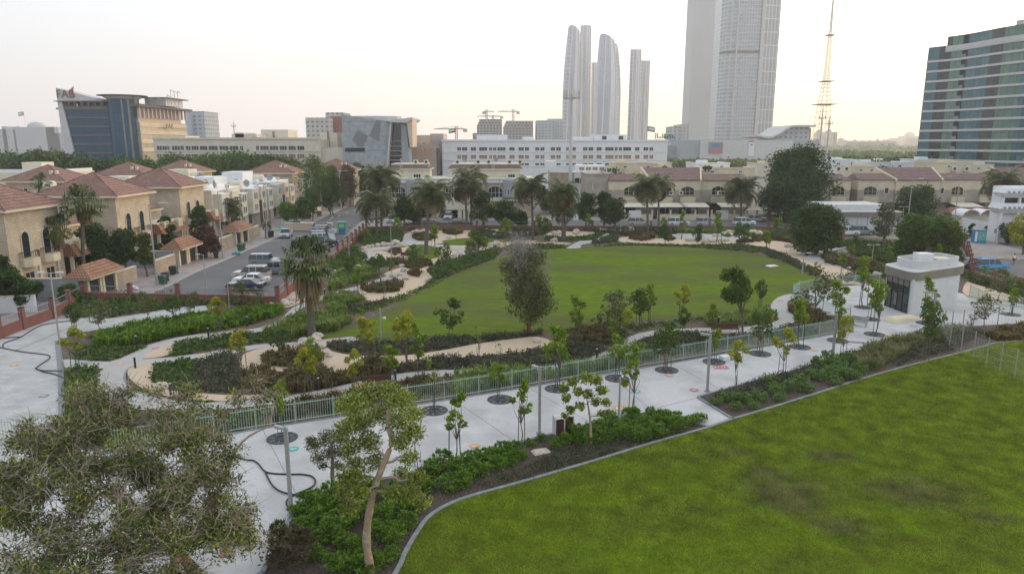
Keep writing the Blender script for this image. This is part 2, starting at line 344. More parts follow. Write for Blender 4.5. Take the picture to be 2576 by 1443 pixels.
struct('mulch_bed', bedp+[(lk[i][0], lk[i][1]) for i in range(len(lk)-1, -1, -1) if LK[max(0, i-1)][0] < 1785], .025, 'mulch')
BED2 = [(1758, 1000), (1932, 950), (2132, 890), (2295, 842), (2432, 821), (2576, 812), (2700, 808)]
struct('mulch_bed', GP(BED2+[(2700, 864), (2576, 859), (2517, 862), (2482, 871), (2420, 888), (2307, 916), (2182, 951), (2057, 991), (1932, 1030), (1848, 1055)]), .025, 'mulch')
struct('promenade', [(-60, -5)]+GP([(-300, 1185), (160, 1101), (245, 1142), (540, 1096), (644, 1078), (932, 1034), (1139, 1003), (1288, 978), (1531, 936), (1718, 906), (1932, 868), (2060, 847), (2137, 831), (2137, 800), (2100, 795), (2040, 770), (1992, 748), (2010, 735), (2085, 722), (2215, 713), (2440, 740), (2700, 790), (2700, 830), (2576, 860), (2300, 930), (1848, 1060), (1780, 1085), (1400, 1150), (1000, 1300)])+[(-3, 15), (-3, -5)], .012, 'promenade')
struct('plaza_pavers', GP([(-300, 965), (0, 851), (60, 828), (135, 801), (275, 801), (470, 771), (523, 768), (545, 772), (523, 779), (483, 790), (350, 812), (195, 838), (150, 855), (160, 930), (163, 1005), (166, 1100), (-300, 1184)]), .016, 'paver')
def path(name, px, m='pathm', z=.03, sm=3): sheet(name, px, m, z, sm)
path('path', [(160, 905), (193, 905), (275, 910), (325, 892), (375, 867), (450, 848), (525, 838), (600, 831), (644, 826), (694, 812), (712, 798), (735, 775), (770, 758), (817, 741), (894, 721), (950, 703), (985, 690), (998, 694), (960, 708), (900, 728), (825, 750), (775, 768), (745, 785), (728, 805), (690, 825), (644, 836), (550, 850), (450, 868), (400, 885), (360, 903), (500, 890), (644, 867), (757, 860), (879, 847), (905, 850), (880, 862), (757, 872), (644, 878), (500, 908), (390, 915), (330, 922), (312, 945), (318, 965), (345, 985), (420, 1003), (520, 1013), (704, 998), (819, 978), (919, 957), (1019, 938), (1100, 931), (1219, 929), (1350, 926), (1440, 912), (1500, 893), (1540, 872), (1580, 848), (1640, 832), (1763, 825), (1860, 825), (1932, 812), (1960, 803), (1942, 785), (1940, 765), (1957, 748), (1990, 739), (2000, 750), (1982, 757), (1982, 775), (2000, 800), (1990, 815), (1932, 832), (1850, 840), (1740, 836), (1640, 845), (1590, 868), (1560, 893), (1500, 912), (1400, 930), (1219, 941), (1044, 952), (989, 967), (919, 984), (739, 1010), (560, 1030), (400, 1035), (300, 1018), (262, 990), (243, 955), (250, 935), (258, 927), (165, 925)], sm=2)
path('path', [(905, 660), (885, 680), (865, 690), (850, 680), (905, 655), (925, 650)], sm=2)
GR = [[(905, 737), (905, 720), (1000, 702), (965, 690), (1010, 672), (1050, 660), (1080, 665), (1074, 680), (1088, 703), (1060, 722), (1019, 742), (932, 758)],
 [(908, 642), (920, 625), (1015, 619), (1062, 628), (1060, 650), (1035, 655), (965, 656), (930, 657)],
 [(1014, 600), (1030, 584), (1110, 573), (1160, 573), (1188, 578), (1184, 600), (1120, 612), (1060, 613), (1022, 615)],
 [(1110, 657), (1080, 667), (1074, 655), (1110, 622), (1184, 615), (1165, 638)], [(1205, 630), (1225, 613), (1290, 606), (1350, 606), (1330, 612), (1290, 614), (1250, 626), (1225, 634)],
 [(1370, 592), (1395, 584), (1480, 583), (1500, 589), (1463, 597), (1380, 598)], [(1320, 612), (1380, 609), (1434, 612), (1420, 616), (1330, 616)],
 [(1553, 602), (1580, 596), (1660, 600), (1700, 592), (1830, 600), (1860, 612), (1750, 616), (1640, 613), (1575, 612)],
 [(1932, 606), (1985, 612), (2010, 632), (2040, 650), (2110, 670), (2170, 700), (2210, 716), (2120, 714), (2060, 690), (2030, 674), (1990, 650), (1932, 624), (1860, 612)],
 [(600, 905), (645, 880), (760, 870), (815, 872), (838, 888), (850, 902), (884, 928), (830, 948), (804, 938), (720, 938), (660, 927), (615, 932)],
 [(820, 882), (840, 886), (894, 895), (1019, 895), (1119, 881), (1194, 867), (1288, 854), (1350, 848), (1392, 860), (1400, 873), (1370, 883), (1288, 889), (1169, 900), (1050, 912), (994, 925), (940, 930), (885, 930), (850, 915)],
 [(360, 903), (380, 885), (435, 868), (428, 893)], [(330, 925), (390, 916), (378, 955), (400, 970), (440, 985), (600, 996), (700, 990), (600, 1010), (470, 1006), (390, 990), (345, 970), (322, 945)],
 [(2430, 712), (2450, 715), (2545, 745), (2560, 760), (2430, 745)], [(722, 742), (760, 730), (800, 735), (740, 770), (705, 775), (700, 765)], [(820, 690), (870, 675), (900, 690), (840, 700)]]
for i, g in enumerate(GR): sheet('gravel', g, 'gravel', .034+.0035*i, 3)
path('path', [(1463, 617), (1500, 610), (1530, 596), (1540, 586), (1530, 586), (1512, 596), (1480, 606), (1458, 607), (1430, 622), (1428, 626), (1460, 625)], z=0.095)
path('path', [(1016, 616), (1014, 600), (1030, 588), (1060, 580), (1120, 574), (1186, 578), (1186, 580), (1120, 578), (1062, 585), (1040, 595), (1045, 605), (1100, 615), (1170, 625), (1182, 635), (1150, 650), (1140, 645), (1150, 630), (1090, 622)], z=0.099)
path('path', [(909, 640), (920, 628), (985, 620), (1015, 614), (1022, 618), (985, 626), (940, 634), (945, 650), (965, 655), (930, 656)], z=0.103)
path('path', [(2025, 648), (2068, 630), (2132, 619), (2137, 624), (2078, 636), (2064, 648), (2100, 662), (2152, 671), (2148, 678), (2085, 668), (2040, 658)], z=0.107)
path('path', [(1700, 588), (1800, 590), (1830, 598), (1870, 590), (1885, 598), (1840, 608), (1780, 602), (1700, 600)], z=0.111)
sheet('grass_patch', [(1019, 640), (1030, 622), (1064, 616), (1100, 625), (1112, 640), (1095, 650), (1050, 650)], 'lawn2', .116, 3)
sheet('grass_patch', [(1112, 608), (1140, 603), (1184, 599), (1240, 597), (1288, 600), (1290, 608), (1225, 611), (1180, 617), (1130, 616)], 'lawn2', .12, 3)
sheet('grass_patch', [(815, 848), (850, 838), (905, 824), (934, 802), (960, 830), (920, 860), (890, 850), (870, 850)], 'lawn2', .015, 2)
# kerbs
def strip(name, pts, w, z0, z1, m, side=1):
    mb = MB()
    for a, b in zip(pts[:-1], pts[1:]):
        dx, dy = b[0]-a[0], b[1]-a[1]; l = hypot(dx, dy)
        if l < .01: continue
        nx, ny = -dy/l*w*side, dx/l*w*side
        mb.prism([a, b, (b[0]+nx, b[1]+ny), (a[0]+nx, a[1]+ny)], z0, z1, m)
    o = mb.build(name); return tag(o, kind='structure')
strip('lawn_kerb', smoothpoly(lk, 4, False), .22, -.05, .10, 'kerb')
strip('bed_kerb', smoothpoly(bedp[:-3], 3, False), .22, -.05, .12, 'kerb', -1)
strip('bed_kerb', GP([(1638, 1032), (1700, 1052), (1786, 1073)]), .18, -.05, .09, 'kerb', -1)
strip('bed_kerb', GP([(1848, 1055), (1758, 1000), (1932, 950)]), .18, -.05, .10, 'kerb', 1)
strip('fence_kerb', GP([(244, 1146), (540, 1099), (644, 1081), (932, 1037), (1288, 981), (1718, 909), (1932, 871), (2137, 834)]), .18, -.05, .05, 'kerb', 1)
strip('path_kerb', smoothpoly(GP([(428, 892), (380, 887), (360, 903)]), 3, False), .12, 0, .06, 'kerb')
strip('path_kerb', smoothpoly(GP([(388, 915), (328, 924), (311, 946), (318, 967), (345, 987), (420, 1004)]), 3, False), .14, 0, .06, 'kerb')
strip('plaza_kerb', GP([(150, 856), (160, 930), (163, 1005), (166, 1098)]), .4, -.05, .05, 'kerb', -1)
# joints in the cast paving
for a, b in [((1323, 972), (1490, 1066)), ((1526, 937), (1640, 1032)), ((1686, 912), (1808, 977)), ((1137, 1003), (1300, 1115)), ((940, 1036), (1052, 1180)), ((660, 1080), (760, 1272)), ((1638, 1030), (1760, 999)), ((1880, 880), (1990, 925)), ((2060, 850), (2175, 875)), ((2150, 835), (2320, 806)), ((480, 1110), (560, 1240))]:
    strip('paving_joint', GP([a, b]), .035, .0, .018, 'kerb')
# roads
SX = -46.5
ROAD = GP([(418, 722), (495, 684), (644, 621), (696, 598), (789, 558), (904, 506)])
far = (ROAD[-1][0]-4, ROAD[-1][1]+120)
struct('street', [(-44, 60)]+ROAD+[far, (far[0]+9, far[1]), (-38, 175), (-30, 168), (140, 168), (140, 153), (-26, 153)]+GP([(922, 581), (850, 646), (808, 669), (722, 743), (694, 765), (440, 745)])+[(-36, 60)], -.06, 'asphalt')
struct('pavement', [(ROAD[0][0]-12, 60), (-44, 60)]+ROAD+[far, (far[0]-9, far[1]), (-60, 140)], .0, 'redpaver')
strip('street_kerb', [(-44, 60)]+ROAD+[far], .3, -.08, .06, 'concrete', 1)
struct('pavement', [(-22, 168), (140, 168), (140, 175), (-22, 175)], .0, 'sidewalk'); strip('street_kerb', [(-30, 168), (140, 168)], .3, -.08, .04, 'concrete', 1)
struct('pavement', GP([(905, 560), (930, 548), (1010, 545), (1060, 556), (1000, 566), (940, 572), (905, 580), (880, 590), (860, 600)]), .04, 'sidewalk')
struct('road', GP([(2395, 556), (2425, 556), (2480, 560), (2576, 590), (2750, 640), (2750, 690), (2576, 630), (2500, 610), (2420, 596), (2380, 575)]), .0, 'asphalt')
struct('pavement', GP([(2330, 650), (2350, 625), (2420, 597), (2500, 611), (2576, 631), (2750, 690), (2750, 740), (2576, 652), (2440, 646)]), .06, 'redpaver')
struct('road', GP([(2380, 655), (2440, 648), (2576, 654), (2750, 700), (2750, 900), (2620, 760), (2576, 725), (2440, 700)]), -.02, 'asphalt')
for i in range(7):
    a = G(2402+i*30, 556+i*6.5); strip('kerb_marking', [a, (a[0]+1.6, a[1]-.9)], .35, .05, .10, 'yellow')
strip('road_marking', GP([(2515, 688), (2540, 692)]), .12, 0, .01, 'white'); strip('road_marking', [(-37, 154), (-46, 130)], .12, -.05, -.045, 'white')
for i in range(6): strip('road_marking', [(-44+i*.0, 150+i*9), (-44.4, 154+i*9)], .12, -.05, -.046, 'white')
strip('kerb_marking', GP([(533, 655), (552, 654)]), .4, .05, .09, 'yellow'); strip('street_kerb', GP([(2440, 648), (2576, 654), (2700, 690)]), .3, 0, .12, 'concrete')
for i in range(4): a = G(2440+i*34, 649+i*1.2); strip('kerb_marking', [a, (a[0]+1.2, a[1]-.05)], .34, .11, .14, 'yellow')
# ------------------------------------------------------------------ buildings
class Bld:
    def __init__(s, name, label, cat, base, group=None, rz=0):
        s.e = thing(name, label, cat, base, rz, group); s.b = Vector(base); s.rz = rz
    def part(s, mb, name, parent=None, smooth=False):
        """mb is in world coordinates"""
        o = mb.build(name, parent or s.e, smooth=smooth)
        o.location = (-s.b if parent is None else (0, 0, 0)); return o
    def win(s, x, y, z, w, h, kind='flat', rz=0.0, name='window', gl='winglass', fr='white', nx=2, nz=1, parent=None):
        o = winobj(name, w, h, kind, gl, fr, nx, nz); o.parent = s.e; o.location = Vector((x, y, z))-s.b; o.rotation_euler[2] = rz
        return o
WC = {}
def winobj(name, w, h, kind, gl, fr, nx, nz):
    key = (name, round(w, 2), round(h, 2), kind, gl, fr, nx, nz)
    if key in WC: o = bpy.data.objects.new(name, WC[key]); COL.objects.link(o); return o
    mb = MB(); f = .09 if w > .7 else .06
    def outline(w, h, k):
        if k == 'arch': r = w/2; return [(-w/2, 0), (w/2, 0)]+[(r*cos(a), h-r+r*sin(a)) for a in [pi*i/8 for i in range(9)]]
        if k == 'seg': return [(-w/2, 0), (w/2, 0)]+[(w/2*cos(a), h*.68+h*.32*sin(a)) for a in [pi*i/8 for i in range(9)]]
        if k == 'point': return [(-w/2, 0), (w/2, 0), (w/2, h*.62), (w*.42, h*.80), (w*.2, h*.93), (0, h), (-w*.2, h*.93), (-w*.42, h*.80), (-w/2, h*.62)]
        return [(-w/2, 0), (w/2, 0), (w/2, h), (-w/2, h)]
    o_ = outline(w, h, kind); i_ = outline(w-2*f, h-2*f, kind); i_ = [(x, z+f) for x, z in i_]
    mb.face([(x, -.02, z) for x, z in i_], gl)
    n = len(o_)
    for j in range(n):
        a, b, c, d = o_[j], o_[(j+1) % n], i_[(j+1) % n], i_[j]
        mb.face([(a[0], -.09, a[1]), (b[0], -.09, b[1]), (c[0], -.09, c[1]), (d[0], -.09, d[1])], fr)
        mb.face([(a[0], 0, a[1]), (b[0], 0, b[1]), (b[0], -.09, b[1]), (a[0], -.09, a[1])], fr)
        mb.face([(d[0], -.09, d[1]), (c[0], -.09, c[1]), (c[0], -.02, c[1]), (d[0], -.02, d[1])], fr)
    for i in range(1, nx): x = -w/2+w*i/nx; mb.box(x-.03, -.06, f, x+.03, -.025, h*(.95 if kind == 'flat' else .85), fr)
    for i in range(1, nz): z = h*i/nz*(1 if kind == 'flat' else .85); mb.box(-w/2+f, -.055, z-.03, w/2-f, -.025, z+.03, fr)
    o = mb.build(name); WC[key] = o.data; return o
def hip(mb, x0, y0, x1, y1, z, h, ov=.7, m='tile', fm='cream', ridge=0):
    """hip roof: eaves fascia + slopes; ridge = half length along y (or x if negative)"""
    x0 -= ov; y0 -= ov; x1 += ov; y1 += ov
    mb.box(x0, y0, z-.28, x1, y1, z, fm)
    cx, cy = (x0+x1)/2, (y0+y1)/2; z += .004; rx, ry = (0, ridge) if ridge >= 0 else (-ridge, 0)
    a, b, c, d = (x0, y0, z), (x1, y0, z), (x1, y1, z), (x0, y1, z)
    p, q = (cx-rx, cy-ry, z+h), (cx+rx, cy+ry, z+h)
    if rx == 0 and ry == 0:
        for s_, t_ in ((a, b), (b, c), (c, d), (d, a)): mb.face([s_, t_, p], m)
    elif ry: mb.face([a, b, p], m); mb.face([b, c, q, p], m); mb.face([c, d, q], m); mb.face([d, a, p, q], m)
    else: mb.face([a, b, q, p], m); mb.face([b, c, q], m); mb.face([c, d, p, q], m); mb.face([d, a, p], m)
    for s_, t_ in ((a, p), (b, p if ry else q), (c, q), (d, q if ry else p)):
        mb.tube([s_, t_], .09, 5, 'tile2')
RZ = .035
# --- brick villas with pyramid tile roofs along the left street
def villa(name, label, loc, front=True, seed=0):
    rnd = random.Random(seed); B = Bld(name, label, 'house', (loc[0], loc[1], 0), 'brick villas with tiled roofs', 0)
    X, Y = loc
    w = MB(); w.box(X-11, Y, 0, X, Y+9.7, 10.4, 'villabrick'); B.part(w, 'wall')
    w = MB(); w.box(X-11, Y+9.7, 0, X-3.2, Y+19.5, 6.9, 'villabrick'); w.box(X-11, Y+12.5, 6.9, X-7, Y+19.5, 8.2, 'villabrick'); B.part(w, 'wing')
    r = MB(); hip(r, X-11, Y, X, Y+9.7, 10.6, 3.2, .85); B.part(r, 'roof')
    r = MB()          # lean-to roof of the wing
    r.hexa([(X-8, Y+9.75, 8.6), (X-2.4, Y+9.75, 7.2), (X-2.4, Y+18.5, 7.2), (X-8, Y+18.5, 8.6)], [(X-8, Y+9.75, 8.8), (X-2.4, Y+9.75, 7.4), (X-2.4, Y+18.5, 7.4), (X-8, Y+18.5, 8.8)], 'tile')
    r.box(X-2.7, Y+9.75, 6.95, X-2.3, Y+18.6, 7.19, 'cream'); B.part(r, 'lean_to_roof')
    p = MB()          # porch: mansard band round the terrace
    for (x0, y0, x1, y1) in ((X-3.2, Y+9.72, X+.9, Y+18.2),):
        p.hexa([(x0, y0, 3.7), (x1+.9, y0, 3.7), (x1+.9, y1+.9, 3.7), (x0, y1+.9, 3.7)], [(x0, y0, 5.3), (x1, y0, 5.3), (x1, y1, 5.3), (x0, y1, 5.3)], 'porchtile')
        p.box(x0, y0, 5.3, x1-.1, y1-.1, 5.45, 'ivory')
        for yy in (y0+1.2, y1-2.4): p.box(x1-.3, yy, 4.3, x1+.55, yy+1.5, 5.6, 'cream')
        for yy in (y0+.3, (y0+y1)/2, y1-.4): p.box(x1-.4, yy, 0, x1, yy+.35, 3.7, 'cream')
    B.part(p, 'porch')
    d = MB(); d.box(X-3.25, Y+11, .1, X-3.15, Y+17, 3.2, 'darkglass'); B.part(d, 'terrace_door')
    for yy in (Y+2.9, Y+6.7):
        B.win(X+.02, yy, 4.6, 1.5, 3.3, 'arch', pi/2, 'window', 'darkglass', 'ivory', 1)
        b = MB(); b.prism([(X, yy-1.3), (X+.5, yy-1.3), (X+1.1, yy-.7), (X+1.1, yy+.7), (X+.5, yy+1.3), (X, yy+1.3)], 3.7, 4.7, 'cream'); bo = B.part(b, 'balcony')
        t = MB(); ring = [(X+.05, yy-1.3), (X+.5, yy-1.3), (X+1.1, yy-.7), (X+1.1, yy+.7), (X+.5, yy+1.3), (X+.05, yy+1.3)]
        t.tube([(x, y, 5.45) for x, y in ring], .04, 4, 'dark')
        for (a, c2) in zip(ring[:-1], ring[1:]):
            for k in range(4): t.tube([(a[0]+(c2[0]-a[0])*k/4, a[1]+(c2[1]-a[1])*k/4, 4.7), (a[0]+(c2[0]-a[0])*k/4, a[1]+(c2[1]-a[1])*k/4, 5.45)], .02, 3, 'dark')
        B.part(t, 'railing', bo)
        B.win(X+.02, yy, .3, 1.7, 2.7, 'flat', pi/2, 'door', 'darkglass', 'cream', 2)
    for yy in (Y+1.4, Y+4.8, Y+8.3): q = MB(); q.box(X, yy-.18, 0, X+.16, yy+.18, 3.7, 'cream'); B.part(q, 'pilaster')
    B.win(X-6, Y-.02, 1.0, 1.1, 2.2, 'flat', 0, 'window', 'darkglass', 'cream', 1)
    B.win(X-1.5, Y+9.68, 5.5, .1, .1, 'flat', 0, 'vent', 'dark', 'cream', 1)
    B.win(X-3.18, Y+13, 5.5, 1.0, 1.5, 'flat', pi/2, 'window', 'darkglass', 'cream', 1)
    return B
VX = [(-58.3, 57.5), (-58.0, 79.8), (-57.9, 102.5), (-58.6, 124.0)]
VL = ['tan brick villa at the left edge with red pyramid roof, half cut off', 'tan brick villa with arched balcony window behind the two shaggy palms', 'tan brick villa with two arched balcony windows in the middle of the row', 'farthest brick villa of the street row, beside the white houses']
for i, p in enumerate(VX): villa('brick_villa', VL[i], p, seed=i)
# villas of the back row: only roofs and upper walls show
def backvilla(x, y, label, w=12, d=10, wing=True):
    B = Bld('brick_villa', label, 'house', (x, y, 0), 'brick villas with tiled roofs')
    m = MB(); m.box(x-w/2, y-d/2, 0, x+w/2, y+d/2, 10.3, 'villabrick'); B.part(m, 'wall')
    r = MB(); hip(r, x-w/2, y-d/2, x+w/2, y+d/2, 10.5, 3.2, .9); B.part(r, 'roof')
    for dx in (2.2, 3.4): c = MB(); c.box(x+dx, y-d/2+1.5, 11.2, x+dx+.5, y-d/2+2.1, 12.6, 'cream'); B.part(c, 'chimney')
    B.win(x-2, y-d/2-.02, 8.0, .9, 1.1, name='window', gl='darkglass', fr='cream', nx=1); B.win(x+w/2+.02, y, 6.4, 1.2, 2.4, 'arch', pi/2, 'window', 'darkglass', 'ivory', 1)
    B.win(x+2.6, y-d/2-.02, 6.6, 1.2, 2.0, name='window', gl='darkglass', fr='cream', nx=1)
for x, y, l in [(-98, 150, 'villa with low red roof behind the nearest brick villas, left of three'), (-95, 176, 'villa with red pyramid roof, middle one of the three behind the street row'), (-92, 198, 'villa with red pyramid roof, right one of the three behind the street row'), (-64, 192, 'brick villa with wide red roof beside the tall bushy street tree'), (-53, 214, 'brick villa with orange lit roof half hidden behind the street trees')]: backvilla(x, y, l)
# gate canopies and garden walls along the pavement
for i, (y, l) in enumerate([(83.5, 'tiled gate canopy nearest the red park wall'), (106.5, 'tiled gate canopy in front of the middle brick villa'), (128.5, 'tiled gate canopy at the far brick villa beside the date palm'), (196, 'small orange tiled gate canopy far up the street'), (222, 'tiny tiled gate canopy, farthest up the street')]):
    x = -50.6 if i < 3 else -52.5; B = Bld('gate_canopy', l, 'gate canopy', (x, y, 0), 'tiled gate canopies on the left pavement')
    r = MB(); hw = 1.7; L_ = 3.0 if i < 3 else 2.2
    r.face([(x-hw, y-L_-.8, 2.7), (x+hw, y-L_-.8, 2.7), (x, y-L_+.6, 4.1)], 'porchtile'); r.face([(x+hw, y-L_-.8, 2.7), (x+hw, y+L_+.8, 2.7), (x, y+L_-.6, 4.1), (x, y-L_+.6, 4.1)], 'porchtile')
    r.face([(x+hw, y+L_+.8, 2.7), (x-hw, y+L_+.8, 2.7), (x, y+L_-.6, 4.1)], 'porchtile'); r.face([(x-hw, y+L_+.8, 2.7), (x-hw, y-L_-.8, 2.7), (x, y-L_+.6, 4.1), (x, y+L_-.6, 4.1)], 'porchtile')
    r.box(x-hw+.1, y-L_-.6, 2.45, x+hw-.1, y+L_+.6, 2.69, 'cream'); B.part(r, 'roof')
    for yy in (-L_, -.5, .1, L_-.2): q = MB(); q.box(x+.3, y+yy, 0, x+.8, y+yy+.4, 2.45, 'cream'); B.part(q, 'pillar')
    for a, b in ((-L_+.4, -.5), (.5, L_-.2)):
        q = MB(); q.box(x+.5, y+a, .1, x+.56, y+b, 1.6, 'dark'); q.prism([(x+.5, y+a), (x+.56, y+a), (x+.56, y+b), (x+.5, y+b)], 1.6, 2.2, 'dark'); B.part(q, 'gate')
def gwall(x0, y0, x1, y1, h, l, m='stoneclad', t=.3):
    B = Bld('garden_wall', l, 'garden wall', (x0, y0, 0)); w = MB(); L_ = hypot(x1-x0, y1-y0); a = atan2(y1-y0, x1-x0)
    w.obox((x0+x1)/2, (y0+y1)/2, 0, h, L_, t, a, m); B.part(w, 'wall'); c_ = MB(); c_.obox((x0+x1)/2, (y0+y1)/2, h, h+.12, L_, t+.12, a, 'ivory'); B.part(c_, 'coping')
gwall(-50.3, 87, -50.3, 92, 2.0, 'stone garden wall beyond the nearest gate canopy'); gwall(-50.3, 97, -50.3, 103, 1.9, 'low stone wall left of the middle gate canopy')
gwall(-50.3, 110, -50.3, 125, 2.0, 'stone garden wall between middle and far gate canopies'); gwall(-50.5, 132, -50.8, 140, 2.0, 'stone wall beyond the far gate canopy')
gwall(-62, 79.5, -50.6, 80.2, 2.6, 'grey rendered side wall sloping down to the nearest canopy', 'grey'); gwall(-60, 102, -50.6, 103, 2.4, 'grey side wall left of the middle canopy', 'grey')
gwall(-51.5, 158, -52.4, 192, 2.2, 'cream street wall under the trees beyond the white houses', 'cream'); gwall(-75, 71, -52, 74.5, 1.8, 'white yard wall behind the red park wall at far left', 'white')
gwall(-52.8, 198, -54, 262, 2.0, 'long pale wall at the far end of the street', 'cream')
# --- white modern houses
def whitehouse(y, l, s):
    x = -58.5; B = Bld('white_house', l, 'house', (x, y, 0), 'white houses on the left street')
    w = MB(); w.box(x-13, y, 0, x, y+14.5, 8.6+s, 'ivory'); w.box(x-13.1, y-.1, 8.6+s, x+.1, y+14.6, 8.9+s, 'white'); w.box(x-12, y+2, 8.9+s, x-7, y+9, 11.2+s, 'white')
    w.box(x-4, y+.3, 8.9+s, x-3, y+14, 9.5+s, 'white'); B.part(w, 'wall')
    for (a, b, z1) in ((.8, 4.6, 8.2), (6.2, 9.6, 8.4), (10.9, 14.0, 7.6)):
        q = MB(); q.box(x, y+a, 2.9, x+1.6, y+b, z1, 'ivory'); q.box(x-.02, y+a-.12, z1, x+1.72, y+b+.12, z1+.2, 'white'); B.part(q, 'bay')
        for z in (3.5, 6.0):
            B.win(x+1.62, y+(a+b)/2-.55, z, .8, 1.5, rz=pi/2, nx=1); B.win(x+1.62, y+(a+b)/2+.55, z, .8, 1.5, rz=pi/2, nx=1)
        B.win(x+.02, y+(a+b)/2, .4, 2.2, 2.2, rz=pi/2, name='door', gl='dark')
    for z in (1.5, 5.5): B.win(x-3.5, y-.02, z, 1.0, 1.6, 'arch', nx=1, gl='darkglass')
    B.win(x-6.5, y-.02, 5.5, 1.4, 2.2, nx=1, gl='darkglass')
    q = MB(); q.box(x+1.6, y+4.7, 0, x+1.7, y+6.1, 5.6, 'wood'); q.box(x-.1, y+4.8, 0, x+1.6, y+6.0, 5.5, 'ivory'); B.part(q, 'screen')
    q = MB(); q.box(x-8, y-1.5, 4.2, x-4.6, y, 4.4, 'ivory')
    for k in range(9): q.tube([(x-8+k*.42, y-1.45, 4.4), (x-8+k*.42, y-1.45, 5.2)], .025, 3, 'dark')
    q.box(x-8, y-1.5, 5.2, x-4.6, y-1.42, 5.28, 'dark'); B.part(q, 'balcony')
for i, l in enumerate(['white cube house nearest, right behind the street date palm', 'white bay fronted house in the middle of the white row', 'last white bay fronted house before the leafy street trees']): whitehouse(137+i*16.5, l, (.3, -.4, .1)[i])
for x0, y0, x1, y1, h, l in [(-92, 150, -74, 168, 8.6, 'white flat roofed house behind the white street houses, near one'), (-88, 170, -73, 186, 9.4, 'white flat roofed house behind the white street houses, far one'), (-118, 128, -104, 140, 9.6, 'cream flat house with white dome tank left of the roofs'), (-140, 150, -122, 166, 9.0, 'cream low house at the far left edge below the trees'), (-128, 176, -112, 190, 11, 'grey flat house with white canopy roof behind the red roofs')]:
    B = Bld('flat_roofed_house', l, 'house', (x0, y0, 0), 'flat roofed houses'); w = MB(); w.box(x0, y0, 0, x1, y1, h, 'ivory'); w.box(x0+.3, y0+.3, h, x1-.3, y0+.6, h+.8, 'white'); w.box(x1-.6, y0+.6, h, x1-.3, y1-.3, h+.8, 'white'); w.box(x0+3, y0+5, h, x0+8, y0+10, h+2.4, 'ivory'); B.part(w, 'wall')
    for k in range(3): B.win(x0+3+k*4.5, y0-.02, h-2.8, 1.2, 1.5)
    B.win(x1+.02, y0+4, h-3, 1.2, 1.5, rz=pi/2)
# --- beige terraced houses facing the park along the back street
def px_house(name, label, cat, blocks, wins, Yf, group, base_u, vb=552):
    b = P(base_u, vb, Yf); B = Bld(name, label, cat, (b.x, Yf, 0), group)
    return B
def xz(u, v, Y): p = P(u, v, Y); return p.x, p.z
def beige(label, mains, wings, smalls=(), Yf=176.0):
    u0 = min([m[0] for m in mains]+[w[0] for w in wings]); bx = xz(u0, 500, Yf)[0]
    B = Bld('beige_house', label, 'house', (bx, Yf, 0), 'beige tiled houses across the back street')
    zs = xz(1288, 478, Yf)[1]; zb = xz(1288, 509, Yf)[1]
    w = MB(); st = MB(); r = MB()
    for (a, b, ve, dy) in wings:
        x0 = xz(a, 480, Yf)[0]; x1 = xz(b, 480, Yf)[0]; ze = xz(a, ve, Yf)[1]; y = Yf+dy
        w.box(x0, y, zs, x1, y+11, ze, 'cream'); st.box(x0+.03, y+.03, zb, x1-.03, y+11, zs, 'greystone'); st.box(x0+.2, y+1.6, 0, x1-.2, y+11, zb, 'greystone')
        r.hexa([(x0-.15, y-.3, ze), (x1+.15, y-.3, ze), (x1+.15, y+7, ze), (x0-.15, y+7, ze)], [(x0-.15, y-.29, ze+.15), (x1+.15, y-.29, ze+.15), (x1-.8, y+5, ze+1.5), (x0+.8, y+5, ze+1.5)], 'tile2')
    for (a, b, ra, rb, ve, vr) in mains:
        x0 = xz(a, 480, Yf)[0]; x1 = xz(b, 480, Yf)[0]; ze = xz(a, ve, Yf)[1]; y = Yf-.4
        zr = xz(a, vr, Yf+9)[1]; x2 = xz(ra, vr, Yf+9)[0]; x3 = xz(rb, vr, Yf+9)[0]
        w.box(x0, y, zs, x1, y+12, ze, 'cream'); st.box(x0+.03, y+.03, zb, x1-.03, y+12, zs, 'greystone'); st.box(x0+.2, y+1.8, 0, x1-.2, y+12, zb, 'greystone')
        r.hexa([(x0, y-.3, ze), (x1, y-.3, ze), (x3, y+9, zr-.3), (x2, y+9, zr-.3)], [(x0, y-.3, ze+.2), (x1, y-.3, ze+.2), (x3, y+9, zr), (x2, y+9, zr)], 'tile2')
        for xa, xb in ((x0, x2), (x1, x3)):   # sloping gable parapets
            w.hexa([(xa-.2, y-.35, ze-.6), (xa+.2, y-.35, ze-.6), (xb+.2, y+9, ze-.6), (xb-.2, y+9, ze-.6)], [(xa-.2, y-.35, ze+.32), (xa+.2, y-.35, ze+.32), (xb+.2, y+9, zr+.12), (xb-.2, y+9, zr+.12)], 'cream')
        w.hexa([(x0, y+9.1, ze-.6), (x1, y+9.1, ze-.6), (x1, y+14, ze-.6), (x0, y+14, ze-.6)], [(x2, y+9.1, zr-.1), (x3, y+9.1, zr-.1), (x1, y+14, ze+.5), (x0, y+14, ze+.5)], 'cream')
    B.part(w, 'upper_wall'); B.part(st, 'lower_wall'); B.part(r, 'roof')
    return B, zs, zb
